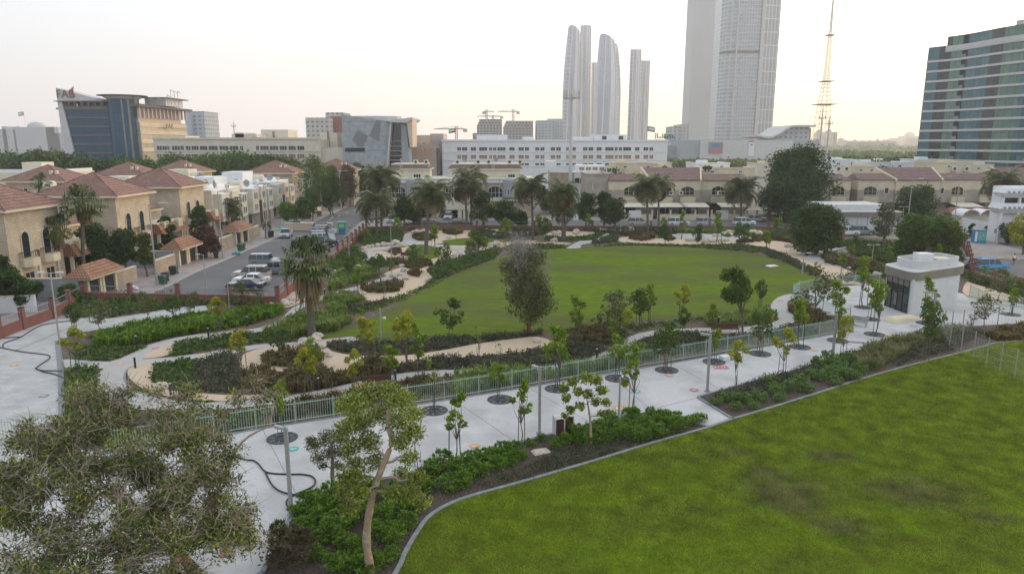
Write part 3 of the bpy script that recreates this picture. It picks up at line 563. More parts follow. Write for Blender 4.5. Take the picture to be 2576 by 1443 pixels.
def archwins(B, wins, Y, zb):
    for (a, b, dy) in wins:
        x0, z0 = xz(a, 491, Y); x1, z1 = xz(b, 468, Y); cx = (x0+x1)/2; ww = x1-x0; y = Y+dy-.03
        B.win(cx, y, z0, ww, z1-z0, 'point', gl='darkglass', fr='cream', nx=3, nz=2)
        q = MB(); q.hexa([(x0-.15, y-.7, z0-1.9), (x1+.15, y-.7, z0-1.9), (x1+.15, y+.05, z0-1.9), (x0-.15, y+.05, z0-1.9)], [(x0-.15, y-.9, z0-.4), (x1+.15, y-.9, z0-.4), (x1+.15, y+.05, z0-.4), (x0-.15, y+.05, z0-.4)], 'cream'); B.part(q, 'balcony')
        B.win(cx, y+1.6, .3, ww*.9, 2.8, gl='darkglass', fr='dark', nx=3)
B, zs, zb = beige('beige tiled house between the two-trunk palms and the giant dark tree', [(1634, 1760, 1612, 1761, 454, 421)], [(1532, 1634, 455, 0), (1762, 1890, 455, .6)])
archwins(B, [(1569, 1605, 0), (1652, 1689, -.4), (1711, 1746, -.4), (1791, 1825, .6)], 176, zb)
B, zs, zb = beige('beige tiled house right of the giant dark tree, behind the bushy street tree', [(2250, 2365, 2200, 2342, 454, 421)], [(2060, 2139, 454, 0), (2158, 2250, 453, 0), (2139, 2158, 456, 4), (2365, 2439, 453, 0)])
archwins(B, [(2091, 2126, 0), (2171, 2207, 0), (2259, 2293, -.4), (2312, 2350, -.4), (2391, 2425, 0)], 176, zb)
for u in (2229, 2368): x, z = xz(u, 487, 176); B.win(x, 175.96, z, 1.1, 1.5, gl='darkglass', nx=1)
B, zs, zb = beige('rightmost beige tiled house behind the big date palm', [(2540, 2680, 2490, 2640, 455, 420)], [(2439, 2540, 454, 1.5)]); archwins(B, [(2472, 2506, 1.5), (2570, 2606, -.4)], 176, zb)
def pxbox(name, label, cat, u0, u1, vt, Y, D, m='ivory', group=None, wins=(), extra=(), base=0, gl='winglass', parts=None):
    x0 = xz(u0, vt, Y)[0]; x1 = xz(u1, vt, Y)[0]; zt = xz((u0+u1)/2, vt, Y)[1]
    B = Bld(name, label, cat, ((x0+x1)/2, Y, base), group); w = MB(); w.box(x0, Y, base, x1, Y+D, zt, m)
    w.box(x0-.15, Y-.15, zt, x1+.15, Y+.4, zt+.35, m); w.box(x1-.4, Y+.4, zt, x1+.15, Y+D, zt+.35, m); w.box(x0-.15, Y+.4, zt, x0+.4, Y+D, zt+.35, m)
    for (a, b, va, vb, dy, d, mm) in extra:
        q0 = xz(a, va, Y+dy); q1 = xz(b, vb, Y+dy); w.box(q0[0], Y+dy, q1[1] if q1[1] < q0[1] else q0[1], q1[0], Y+dy+d, max(q0[1], q1[1]), mm)
    B.part(w, 'wall')
    for it in wins:
        a, b, va, vb = it[:4]; k = it[4] if len(it) > 4 else 'flat'; g = it[5] if len(it) > 5 else gl
        p0 = xz(a, vb, Y); p1 = xz(b, va, Y); B.win((p0[0]+p1[0])/2, Y-.03, p0[1], p1[0]-p0[0], p1[1]-p0[1], k, gl=g)
    return B
pxbox('stone_house', 'pinkish stone block house left of the beige tiled house', 'house', 1475, 1532, 440, 178, 14, 'greystone', wins=[(1490, 1492, 460, 478)])
# --- long ivory villa behind the palms
def ivoryvilla():
    Y = 174.0; x0 = xz(975, 480, Y)[0]; x1 = xz(1340, 480, Y)[0]; B = Bld('ivory_villa', 'long ivory villa with arched windows behind the row of date palms', 'house', ((x0+x1)/2, Y, 0))
    z = lambda v, y=Y: xz(1288, v, y)[1]
    w = MB(); w.box(x0, Y, z(506), x1, Y+14, z(460), 'stoneclad'); w.box(x0-.1, Y-.25, z(460), x1+.1, Y+14, z(451), 'white'); w.box(x0-.2, Y-.45, z(451), x1+.2, Y+14, z(449), 'ivory')
    w.box(x0-.1, Y-.5, z(506), x1+.1, Y+14, z(501), 'ivory'); B.part(w, 'wall')
    g = MB()
    for a, b in ((975, 1000), (1020, 1050), (1085, 1100), (1153, 1160), (1178, 1215), (1225, 1340)): g.box(xz(a, 530, Y)[0], Y, 0, xz(b, 530, Y)[0], Y+10, z(506), 'stoneclad')
    for a in (1098, 1152, 1165, 1177, 1216): g.box(xz(a, 530, Y)[0], Y-.6, 0, xz(a, 530, Y)[0]+1.0, Y+.5, z(508), 'ivory')
    g.box(xz(1095, 530, Y)[0], Y-.8, z(527), xz(1225, 530, Y)[0], Y, z(506), 'ivory'); g.box(x0, Y+10, 0, x1, Y+10.3, z(506), 'dark'); B.part(g, 'ground_floor')
    for a, b in ((985, 1020), (1058, 1082), (1114, 1142), (1186, 1214), (1228, 1264), (1299, 1331)):
        p0 = xz(a, 497, Y); p1 = xz(b, 468, Y); B.win((p0[0]+p1[0])/2, Y-.03, p0[1], p1[0]-p0[0], p1[1]-p0[1], 'seg', gl='darkglass', nx=4, nz=2)
        q = MB(); q.box(p0[0]-.5, Y-.6, p0[1]-.7, p1[0]+.5, Y, p0[1]-.1, 'ivory'); B.part(q, 'sill')
    for a in (1036, 1279):
        cx, cz = xz(a, 480, Y); q = MB(); q.lathe([(.8, z(500)), (1.35, z(495)), (1.35, z(452)), (1.1, z(449)), (.3, z(447.5))], 16, (cx, Y), 'grey'); t = B.part(q, 'turret', smooth=False)
        for k in range(3): wa = -pi/2+(k-1)*.5; B.win(cx+1.37*cos(wa), Y+1.37*sin(wa), z(490), .35, 1.5, rz=wa+pi/2, nx=1, gl='darkglass')
    for (a, b) in ((981, 1076), (1132, 1309)):
        Y2 = Y+5; p0 = xz(a, 449, Y2); p1 = xz(b, 427, Y2); q = MB(); q.box(p0[0], Y2, p0[1]-1, p1[0], Y2+9, p1[1], 'ivory'); q.box(p0[0]-.6, Y2-.6, p1[1], p1[0]+.6, Y2+9.6, p1[1]+.25, 'ivory'); B.part(q, 'upper_floor')
        e = p1[1]+.25; r = MB(); r.hexa([(p0[0]-.6, Y2-.6, e), (p1[0]+.6, Y2-.6, e), (p1[0]+.6, Y2+9.6, e), (p0[0]-.6, Y2+9.6, e)], [(p0[0]+.4, Y2+.3, e+1.0), (p1[0]-.5, Y2+.3, e+1.0), (p1[0]-.5, Y2+8.6, e+1.0), (p0[0]+.4, Y2+8.6, e+1.0)], 'tile2')
        r.box(p0[0]+.3, Y2+.2, e+1.0, p1[0]-.4, Y2+8.7, e+1.25, 'ivory'); B.part(r, 'roof')
    for a, b in ((1040, 1059), (1145, 1163), (1277, 1296)): p0 = xz(a, 447, Y+5); p1 = xz(b, 438, Y+5); B.win((p0[0]+p1[0])/2, Y+4.97, p0[1], p1[0]-p0[0], p1[1]-p0[1], nx=3, gl='darkglass')
    for a in (1007, 1193, 1238):
        p = xz(a, 430, Y+4.2); l = MB()
        for dx in (0, .5): l.tube([(p[0]+dx, Y+4.3, p[1]-.6), (p[0]+dx, Y+4.3, p[1]+2.2)], .04, 4, 'ivory')
        for k in range(8): l.tube([(p[0], Y+4.3, p[1]-.4+k*.33), (p[0]+.5, Y+4.3, p[1]-.4+k*.33)], .03, 4, 'ivory')
        B.part(l, 'ladder')
ivoryvilla()
pxbox('stone_house', 'white and stone house behind the ivory villa, right part with terrace', 'house', 1385, 1444, 437, 196, 12, 'stoneclad')
B = pxbox('white_villa', 'white villa with glazed sunroom behind the telecom pole', 'house', 1444, 1545, 436, 198, 16, 'white', wins=[(1445, 1470, 447, 461, 'flat', 'darkglass'), (1480, 1500, 442, 462, 'seg', 'darkglass'), (1555, 1580, 440, 460)][:2]+[(1458, 1476, 448, 462)], extra=[(1451, 1522, 430, 416, 4, 8, 'white'), (1374, 1400, 424, 405, 6, 6, 'white')])
for k in range(4): p0 = xz(1456+k*17, 429, 202); p1 = xz(1470+k*17, 420, 202); B.win((p0[0]+p1[0])/2, 201.96, p0[1], p1[0]-p0[0], p1[1]-p0[1], gl='warmglass')
for a in ((1545, 1660, 412, 210, 12, 'cream', 'cream parapet house with rounded gable behind the stone block house'), (1650, 1690, 422, 205, 8, 'cream', 'small cream roof block behind the beige ridge'), (1750, 1836, 412, 215, 12, 'white', 'white roofed house with two ventilation hoods left of the giant tree'), (1760, 1900, 424, 205, 10, 'cream', 'cream house with roof pergola left of the giant tree'),
          (2090, 2162, 404, 240, 14, 'white', 'pale blue white low house beside the giant tree'), (2162, 2300, 410, 235, 14, 'white', 'long white low house in front of the distant wood'), (2305, 2362, 403, 238, 10, 'white', 'white house block with roof ladders below the glass tower'), (2150, 2205, 420, 215, 10, 'cream', 'cream block behind the right beige house'), (2367, 2446, 411, 212, 14, 'cream', 'cream block house under the glass tower, left'), (2446, 2500, 416, 214, 12, 'ivory', 'ivory block house under the glass tower, right'), (1600, 1690, 411, 255, 12, 'ivory', 'ivory low building in front of the white apartment block'), (1905, 1990, 412, 270, 12, 'ivory', 'ivory tent-like low building behind the giant tree')):
    wv = [(a[0]+(a[1]-a[0])*f, a[0]+(a[1]-a[0])*f+9, a[2]+5, a[2]+11) for f in (.2, .7)]
    B = pxbox('flat_roofed_house', a[6], 'house', a[0], a[1], a[2], a[3], a[4], a[5], 'flat roofed houses', wins=wv)
    x0, z = xz(a[0]+6, a[2], a[3]+3); q = MB(); q.box(x0, a[3]+3, z-.3, x0+3, a[3]+6, z+1.1, a[5]); B.part(q, 'stair_house')
# street walls and carport awnings of the back street
for u0, u1, l in ((1405, 1460, 'white street wall with gate beside the tall palms'), (1571, 1640, 'cream street wall with iron railings left of the two-trunk palms'), (1655, 1780, 'cream street wall with iron railings right of the two-trunk palms'), (1790, 1960, 'cream street wall with gates under the giant tree')):
    x0 = xz(u0, 550, 170)[0]; x1 = xz(u1, 550, 170)[0]; B = Bld('street_wall', l, 'wall', (x0, 170, 0)); w = MB(); w.box(x0, 170, 0, x1, 170.3, 1.3, 'cream' if u0 > 1500 else 'white')
    n = int((x1-x0)/2.6)
    for i in range(n+1): xx = x0+(x1-x0)*i/n; w.box(xx-.2, 169.95, 0, xx+.2, 170.35, 2.3, 'ivory')
    B.part(w, 'wall'); q = MB()
    for i in range(int((x1-x0)/.25)): q.box(x0+i*.25, 170.12, 1.3, x0+i*.25+.05, 170.18, 2.1, 'dark')
    q.box(x0, 170.1, 2.1, x1, 170.2, 2.16, 'dark'); B.part(q, 'railing')
    if u0 in (1571, 1790):
        q = MB(); q.box(x0+1, 169.9, .1, x0+4, 169.94, 2.2, 'white'); B.part(q, 'gate')
for u0, u1, l in ((1570, 1725, 'long pale carport awning before the beige house'), (1715, 1783, 'pale tent awning beside the long carport awning'), (1812, 1880, 'pale carport awning under the date palm by the giant tree'), (2410, 2470, 'grey flat carport roof left of the white balconied house')):
    x0 = xz(u0, 525, 171)[0]; x1 = xz(u1, 525, 171)[0]; B = Bld('carport_awning', l, 'awning', (x0, 171, 0)); q = MB(); q.hexa([(x0, 170.2, 2.9), (x1, 170.2, 2.9), (x1, 174.5, 3.5), (x0, 174.5, 3.5)], [(x0, 170.2, 3.05), (x1, 170.2, 3.05), (x1, 174.5, 3.7), (x0, 174.5, 3.7)], 'ivory'); B.part(q, 'canopy')
    for i in range(4): xx = x0+.1+(x1-x0-.2)*i/3; q = MB(); q.tube([(xx, 170.5, 0), (xx, 170.5, 2.95)], .06, 5, 'metal'); B.part(q, 'post')
# ------------------------------------------------------------------ large and distant buildings
glassmat('blueglass', (.008, .05, .10), (.015, .075, .14), 1.6, 3.8, (.015, .03, .05)); MATS['blueglass'].node_tree.nodes['Principled BSDF'].inputs['Specular IOR Level'].default_value = .3; glassmat('tealglass', (.04, .12, .15), (.07, .165, .19), 1.5, 3.6, (.02, .035, .045))
glassmat('greenglass', (.13, .23, .17), (.08, .16, .13), 1.5, 3.6, (.03, .05, .05)); glassmat('sunlitglass', (.23, .22, .17), (.17, .165, .13), 1.6, 3.8, (.2, .18, .13), rough=.25)  # the last one is office glass with low sunlight put into its colour
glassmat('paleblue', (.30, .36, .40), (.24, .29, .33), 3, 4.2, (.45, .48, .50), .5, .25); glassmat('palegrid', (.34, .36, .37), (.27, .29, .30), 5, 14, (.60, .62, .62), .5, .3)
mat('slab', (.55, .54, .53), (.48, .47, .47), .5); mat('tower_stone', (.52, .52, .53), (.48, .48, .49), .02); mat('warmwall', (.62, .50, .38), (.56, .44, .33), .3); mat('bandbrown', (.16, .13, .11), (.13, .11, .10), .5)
brickmat('farwin', (.16, .17, .18), (.22, .22, .22), (.50, .47, .43), 3.4, 3.2, 1.0, bump=0, off=0); brickmat('farwin2', (.18, .20, .23), (.25, .27, .29), (.42, .44, .46), 4.2, 3.6, 1.1, bump=0, off=0)
brickmat('frameconc', (.06, .06, .06), (.12, .11, .10), (.34, .32, .30), 4.0, 3.5, .9, bump=0, off=0); mat('cladding', (.34, .37, .39), (.31, .34, .36), .3); mat('cladding2', (.22, .235, .245), (.20, .215, .22), .3)
brickmat('panels', (.36, .39, .41), (.345, .375, .395), (.27, .29, .30), 9, 5.2, .12, bump=0); mat('azure', (.40, .45, .50), (.36, .41, .46), .4); mat('redroof', (.3, .1, .08)); mat('pinkstone', (.50, .42, .38), (.44, .37, .34), .1)
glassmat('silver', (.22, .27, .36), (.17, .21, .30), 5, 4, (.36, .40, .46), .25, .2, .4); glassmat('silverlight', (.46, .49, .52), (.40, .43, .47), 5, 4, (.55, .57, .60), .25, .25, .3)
def text_obj(s, size, m, parent, loc, rot, ext=.06, name='lettering'):
    cu = bpy.data.curves.new(name, 'FONT'); cu.body = s; cu.size = size; cu.extrude = ext; cu.align_x = 'CENTER'
    o = bpy.data.objects.new(name, cu); COL.objects.link(o); dg = bpy.context.evaluated_depsgraph_get(); me = bpy.data.meshes.new_from_object(o.evaluated_get(dg)); bpy.data.objects.remove(o)
    me.materials.clear(); me.materials.append(MATS[m]); q = bpy.data.objects.new(name, me); COL.objects.link(q); q.parent = parent; q.location = loc; q.rotation_euler = rot; return q
def PP(u, v, Y): p = P(u, v, Y); return (p.x, p.y, p.z)
# blue glass office building with sail wall
def office():
    Y = 300; B = Bld('office_building', 'blue glass office building with slanted sail-like end wall and stepped right face coloured as sunlit', 'office building', (P(300, 400, Y).x, Y, 0))
    X = lambda u, v=350, y=Y: P(u, v, y).x
    Z = lambda v, y=Y: P(288, v, y).z
    s = MB()   # sail: leaning slab rising to a point
    s.hexa([(X(196, 400)-8, Y, 0), (X(160, 400)+26, Y, 0), (X(160, 400)+26, Y+10, 0), (X(196, 400)-8, Y+10, 0)], [PP(160, 255, Y), PP(175, 253, Y), (X(175, 253), Y+10, Z(253)), (X(160, 255), Y+10, Z(255))], 'slab') if 0 else None
    for z0 in (0,): 
        a = [PP(197, 420, Y-.6), PP(183, 420, Y-.6), PP(140, 221, Y-.6)]
    face = [P(197, 425, Y-.8), P(166, 425, Y-.8), P(140, 221, Y-.8), P(262, 253, Y-.8), P(262, 256, Y-.8), P(155, 256, Y-.8)]
    k = len(face); s.hexa([(p.x, p.y, p.z) for p in face[:0]], [], 'slab') if 0 else None
    fr = [(p.x, p.y, p.z) for p in face]; bk = [(p.x+.0, p.y+9, p.z) for p in face]
    s.face([fr[0], fr[5], fr[2], fr[1]][::-1], 'slab'); s.face([fr[2], fr[5], fr[4], fr[3]], 'slab')
    for i in range(6): j = (i+1) % 6; s.face([fr[i], fr[j], bk[j], bk[i]], 'slab')
    s.face([bk[0], bk[5], bk[2], bk[1]], 'slab'); s.face([bk[2], bk[5], bk[4], bk[3]], 'slab'); B.part(s, 'sail_wall')
    g = MB(); rows = [(329, 351), (351, 373), (373, 395), (395, 417), (417, 440)]
    x1 = X(300); z0 = Z(272)
    g.hexa([(X(186), Y, 0), (x1, Y, 0), (x1, Y+28, 0), (X(186), Y+28, 0)], [(X(160), Y, z0), (x1, Y, z0), (x1, Y+28, z0), (X(160), Y+28, z0)], 'blueglass'); B.part(g, 'glass_wall')
    b = MB()
    for v in (273, 296, 318, 340, 362, 384): zz = Z(v*1.0-0) if 0 else Z(v+1.5); b.box(X(152+(v-273)*.32), Y-.5, Z(v+2.5), x1, Y+.05, Z(v-1.5), 'bandbrown')
    B.part(b, 'floor_bands')
    b = MB(); x0 = X(158); b.box(x0, Y-.4, Z(273), x1, Y+28, Z(267), 'bandbrown'); b.box(x0-1, Y-1.5, Z(256), x1, Y+28.5, Z(254), 'bandbrown'); b.box(x0+6, Y+3, Z(267), x1-2, Y+20, Z(256), 'umbrella')
    B.part(b, 'roof_slab')
    for i in range(7):
        u = 163+i*16.5; q = MB(); q.hexa([(X(u+3), Y-.3, Z(269)), (X(u+5), Y-.3, Z(269)), (X(u+5), Y+.3, Z(269)), (X(u+3), Y+.3, Z(269))], [(X(u), Y-.3, Z(256)), (X(u+9), Y-.3, Z(256)), (X(u+9), Y+.3, Z(256)), (X(u), Y+.3, Z(256))], 'bandbrown'); B.part(q, 'roof_column')
    # corner cylinder
    cx = X(310); c_ = MB(); c_.lathe([(6.0, 0), (6.0, Z(249))], 20, (cx, Y+3), 'blueglass'); c_.lathe([(6.1, Z(249)), (7.5, Z(244))], 20, (cx, Y+3), 'slab'); c_.lathe([(9.6, Z(241)), (9.6, Z(239.5))], 24, (cx, Y+3), 'bandbrown'); c_.lathe([(7, Z(244)), (7, Z(241))], 16, (cx, Y+3), 'slab')
    B.part(c_, 'corner_tower')
    l = MB(); l.prism([(cx+2.0, Y-2.7), (cx+4.6, Y-1.0), (cx+4.4, Y-.7), (cx+1.9, Y-2.3)], 6, Z(250), 'sunlitglass'); B.part(l, 'sun_tint_strip')  # warmer strip painted on for sunlight along the corner glass
    # right wing runs away from the camera; its sunlight is put into warm colours
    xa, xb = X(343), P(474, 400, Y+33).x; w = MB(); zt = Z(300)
    w.hexa([(xa, Y+1, 0), (xa+1.5, Y+1, 0), (xb, Y+33, 0), (xa-10, Y+33, 0)], [(xa, Y+1, Z(306)), (xa+1.5, Y+1, Z(306)), (xb, Y+33, Z(306)), (xa-10, Y+33, Z(306))], 'sunlitglass'); B.part(w, 'side_wing')
    b = MB()
    for i, v in enumerate((309, 328, 350, 372)):
        z = Z(v); b.hexa([(xa+1.4, Y+.8, z-1.6), (xa+1.9, Y+.8, z-1.6), (xb+.5, Y+33.2, z-1.6), (xb, Y+33.2, z-1.6)], [(xa+1.4, Y+.8, z), (xa+1.9, Y+.8, z), (xb+.5, Y+33.2, z), (xb, Y+33.2, z)], 'warmwall')
    B.part(b, 'floor_bands')
    b = MB(); z = Z(262); b.hexa([(xa-3, Y-1, z-1.0), (xa+3.2, Y-1, z-1.0), (xb+3, Y+35, z-1.4), (xa-8, Y+35, z-1.4)], [(xa-3, Y-1, z), (xa+3.2, Y-1, z), (xb+3, Y+35, z-.6), (xa-8, Y+35, z-.6)], 'bandbrown')
    b.hexa([(xa-3, Y+2, Z(306)), (xa+.5, Y+2, Z(306)), (xb-1.5, Y+32, Z(306)), (xa-8, Y+32, Z(306))], [(xa-3, Y+2, z-1), (xa+.5, Y+2, z-1), (xb-1.5, Y+32, z-1), (xa-8, Y+32, z-1)], 'warmwall'); B.part(b, 'wing_roof')
    for i in range(13):
        f = i/12; x = xa+1.6+(xb-xa-1.4)*f; y = Y+1+32*f; q = MB(); q.box(x-.2, y-.4, Z(296), x+.6, y+.4, z-1, 'pinkstone'); B.part(q, 'roof_column')
    b = MB(); b.box(xa-2, Y+14, z, xb+1, Y+30, z+3.2, 'slab'); b.box(xa-3, Y+13, z+3.2, xb+2.5, Y+33, z+3.6, 'bandbrown'); B.part(b, 'penthouse')
    # lettering frames on the roof
    q = MB(); rnd = random.Random(4); bx = X(352)
    for i in range(9):
        x = bx+i*1.5; hh = rnd.uniform(3, 7)*(1.0 if i > 3 else .8); q.tube([(x, Y+12, z), (x, Y+12, z+hh)], .12, 4, 'metal'); q.tube([(x, Y+12, z+hh), (x+1.3, Y+12, z+hh-1)], .1, 4, 'metal'); q.tube([(x, Y+12, z+1.5), (x+1.5, Y+12, z+2.5)], .1, 4, 'metal')
    B.part(q, 'sign_frame')
    text_obj('FAB', 4.6, 'bandbrown', B.e, Vector(PP(165, 246, Y-1.1))-B.b, (pi/2, 0, 0)); 
    r_ = MB(); p = P(176, 246, Y-1.1); r_.face([(p.x, p.y, p.z), (p.x+1.2, p.y, p.z), (p.x+2.2, p.y, p.z+4.8), (p.x-.3, p.y, p.z+2.6)], 'red'); B.part(r_, 'logo')
    f = .5; text_obj('FAB', 3.0, 'bandbrown', B.e, Vector((xa+1.6+(xb-xa)*f+1.3, Y+18, Z(321)))-B.b, (pi/2, 0, atan2(32, xb-xa-1.5)))
office()
# sculptural grey gallery
def gallery():
    Y = 262; B = Bld('gallery_building', 'grey folded concrete building with diamond panels and tall glass slot', 'building', (P(920, 400, Y).x, Y, 0))
    b = MB(); f = [P(862, 420, Y), P(970, 426, Y), P(981, 306, Y), P(860, 288, Y)]; D = 26
    fr = [tuple(p) for p in f]; fr[0] = (fr[0][0], Y, 0); fr[1] = (fr[1][0]-.2, Y, 0); bk = [(x, y+D, z*(1 if z > 1 else 1)) for x, y, z in fr]
    b.face(fr, 'panels'); b.face(bk[::-1], 'panels')
    for i in range(4): j = (i+1) % 4; b.face([fr[j], fr[i], bk[i], bk[j]], 'panels')
    B.part(b, 'folded_wall')
    d = MB()
    for pts in ([(885, 353), (901, 327), (926, 342), (914, 369), (902, 369)], [(929, 342), (946, 303), (958, 304), (954, 357)]): d.face([PP(u, v, Y-.12) for u, v in pts][::-1], 'cladding2')
    B.part(d, 'diamond_panel')
    d = MB(); d.face([PP(u, v, Y-.15) for u, v in [(868, 372), (918, 372), (918, 382), (868, 382)]][::-1], 'dark'); B.part(d, 'slot_window')
    d = MB(); d.face([PP(u, v, Y+1.5) for u, v in [(981, 306), (1026, 306), (1026, 426), (975, 426)]][::-1], 'darkglass')
    B.part(d, 'glass_slot')
    for i, v in enumerate((356, 368, 380, 392, 403)): q = MB(); q.tube([PP(979, v, Y+.8), PP(1016, v, Y+.8)], .25, 4, 'metal'); B.part(q, 'glazing_bar')
    def slab(pts, y0, y1, m='slab'):
        q = MB(); a = [PP(u, v, y0) for u, v in pts]; b_ = [(x, y1, z) for x, y, z in a]; n = len(a); q.face(a, m); q.face(b_[::-1], m)
        for i in range(n): j = (i+1) % n; q.face([a[j], a[i], b_[i], b_[j]], m)
        return q
    B.part(slab([(975, 427), (971, 427), (981, 306), (985, 306)], Y-2, Y+6), 'white_frame'); B.part(slab([(970, 304), (1037, 295), (1037, 300), (1022, 309), (985, 308)], Y-2.5, Y+20), 'roof_plane')
    B.part(slab([(1011, 426), (1009, 308), (1023, 308), (1031, 426)], Y, Y+8, 'cladding'), 'side_wall'); B.part(slab([(1023, 305), (1037, 296), (1038, 370), (1031, 372)], Y-2, Y+10, 'warmwall'), 'white_fin')
    q = MB(); q.lathe([(7, P(927, 296, Y+10).z-3), (7, P(927, 293, Y+10).z)], 14, (P(935, 293, Y+10).x, Y+10), 'slab', 1.6, .8); B.part(q, 'roof_drum')
gallery()
# arched stone building; orange panes stand in for warm light in the openings
def arched():
    Y = 292; B = Bld('arched_building', 'sandstone arcade building with arches coloured orange as if lit beside the grey building', 'building', (P(1075, 400, Y).x, Y, 0)); w = MB()
    w.box(P(1036, 350, Y).x, Y, 0, P(1080, 350, Y).x, Y+20, P(1060, 340, Y).z, 'warmwall'); w.box(P(1080, 350, Y).x, Y+3, 0, P(1114, 350, Y).x, Y+20, P(1100, 336, Y).z, 'pinkstone'); w.box(P(1036, 350, Y).x, Y-4, 0, P(1102, 350, Y).x, Y, P(1060, 364, Y).z, 'pinkstone'); B.part(w, 'wall')
    for u in (1044, 1057, 1071, 1084): x = P(u, 380, Y-4).x; B.win(x, Y-4.03, P(u, 391, Y-4).z, 1.9, 3.0, 'point', gl='orange', fr='pinkstone', nx=2); B.win(x, Y-4.03, P(u, 408, Y-4).z, 1.9, 1.6, gl='orange', fr='pinkstone', nx=2)
    for u in (1052, 1067, 1082): B.win(P(u, 370, Y).x, Y-.03, P(u, 363.5, Y).z, 1.4, .9, 'point', gl='orange', fr='warmwall', nx=1)
    q = MB(); q.box(P(1098, 380, Y-4).x, Y-4.2, 0, P(1106, 380, Y-4).x, Y-3.9, P(1100, 373, Y-4).z, 'bandbrown'); B.part(q, 'dark_fin')
arched()
# white apartment block
def apartments(name, label, u0, u1, vt, Y, m, wins, rows, D=18, gl='winglass', heads=True, h0=None):
    z = P((u0+u1)/2, vt, Y).z; x0 = P(u0, vt, Y).x; x1 = P(u1, vt, Y).x; B = Bld(name, label, 'apartment block', ((x0+x1)/2, Y, 0)); w = MB()
    w.box(x0, Y, 0, x1, Y+D, z, m); w.box(x0-.3, Y-.3, z, x1+.3, Y+.5, z+.7, m)
    for v in rows: w.box(x0, Y-.22, P(1288, v[1], Y).z-.55, x1, Y, P(1288, v[1], Y).z-.3, m)
    B.part(w, 'wall')
    for i, (va, vb) in enumerate(rows):
        for (a, b) in wins:
            p0 = P(a, vb, Y); p1 = P(b, va, Y); B.win((p0.x+p1.x)/2, Y-.04, p0.z, p1.x-p0.x, p1.z-p0.z, gl=gl if i == 0 else ('warmglass' if i == 1 else gl), nx=2 if b-a < 18 else 3)
    return B, x0, x1, z
ww = [(1150, 1160), (1162, 1176), (1184, 1198), (1205, 1226), (1230, 1238), (1240, 1249), (1251, 1272), (1281, 1295), (1304, 1318), (1320, 1331), (1346, 1357), (1359, 1370), (1385, 1397), (1399, 1411), (1424, 1431), (1439, 1449), (1466, 1478), (1480, 1493), (1500, 1514), (1522, 1544), (1546, 1554), (1556, 1565), (1567, 1588), (1597, 1609), (1618, 1631), (1633, 1644)]
B, x0, x1, z = apartments('apartment_block', 'long white apartment block with three rows of windows below the twisted towers', 1112, 1680, 356, 288, 'white', ww, [(370, 379.5), (389.5, 400), (410, 416)])
for a, b, v, d in ((1112, 1198, 351, 0), (1199, 1276, 339, 0), (1315, 1343, 344, 0), (1494, 1577, 339, 0), (1440, 1493, 344, 0)): w = MB(); w.box(P(a, v, 292).x, 292, z, P(b, v, 292).x, 302, P(a, v, 292).z, 'white'); B.part(w, 'roof_block')
for u in (1520, 1562): p = P(u, 352, 291.9); B.win(p.x, 291.95, p.z, 2, 1.6, gl='dark')
q = text_obj('yahoo', .1, 'green', B.e, (0, 0, 0), (0, 0, 0)) if 0 else None
sg = MB(); p = P(1648, 353, 290)
for i in range(14): x = p.x+i*.62; sg.tube([(x, 290, z), (x, 290, z+1.2)], .05, 3, 'dark')
rnd = random.Random(2)
for i in range(12): x = p.x+i*.68; sg.box(x, 289.9, z+1.2, x+.35, 290.05, z+1.2+rnd.uniform(.7, 2.2), 'ironm')
sg.lathe([(.1, z+1.0), (.8, z+1.9), (.1, z+3.2)], 10, (p.x+4, 290), 'green'); B.part(sg, 'roof_sign')
w2 = [(395, 408), (409, 420), (421, 427), (433, 453), (454, 463), (468, 480), (482, 500), (503, 522), (525, 548), (552, 575), (578, 600), (604, 612), (644, 652), (655, 676), (679, 700), (703, 722), (726, 744), (748, 766)]
B, x0, x1, z = apartments('apartment_block', 'long low white block with dark window bands left of the grey folded building', 385, 805, 351, 262, 'ivory', w2, [(366.5, 378), (387, 399)], 20, 'winglass')
for a, b, va in ((434, 472, 342), (588, 650, 337), (596, 618, 334), (640, 668, 345), (806, 866, 347)): pk = MB(); pk.box(P(a, va, 266).x, 264, 0 if a == 806 else z, P(b, va, 266).x, 276, P(a, va, 266).z if a != 806 else P(a, 372, 266).z, 'ivory'); B.part(pk, 'roof_block')
for a, b, va, l in ((805, 848, 334, 'tall ivory stair block with lit edge left of the grey building'), (656, 724, 326, 'faraway cream block above the long low white block')):
    B = Bld('stair_block', l, 'building', (P(a, 380, 275).x, 275, 0)); w = MB(); w.box(P(a, va, 275).x, 275, 0, P(b, va, 275).x, 287, P(a, va, 275).z, 'ivory'); B.part(w, 'wall'); B.win(P((a+b)/2, 360, 275).x, 274.97, P(a, 370, 275).z, 1.2, 6, gl='warmglass', nx=1)
# far blocks on the skyline
def farblock(name, label, pieces, Y, m, D=30, cat='building'):
    c0 = pieces[0]; B = Bld(name, label, cat, (P((c0[0]+c0[1])/2, 360, Y).x, Y, 0)); 
    for (a, b, v, mm, dy) in pieces:
        w = MB(); x0 = P(a, 350, Y+dy).x; x1 = P(b, 350, Y+dy).x; w.box(x0, Y+dy, 0, x1, Y+dy+D, P((a+b)/2, v, Y+dy).z, mm or m)
        B.part(w, 'block' if len(pieces) > 1 else 'wall')
    return B
farblock('hotel_building', 'beige hotel slab with stepped taller part and sign on the skyline', [(771, 830, 296, 'farwin', 0), (822, 866, 283, 'farwin', 12), (834, 862, 293, 'redroof', 11.5)], 520, 'farwin', 24, 'hotel')
farblock('office_tower', 'pale blue office slab with notch right of the blue glass office building', [(473, 518, 280, 'farwin2', 0), (470, 484, 287, 'azure', -4)], 620, 'farwin2')
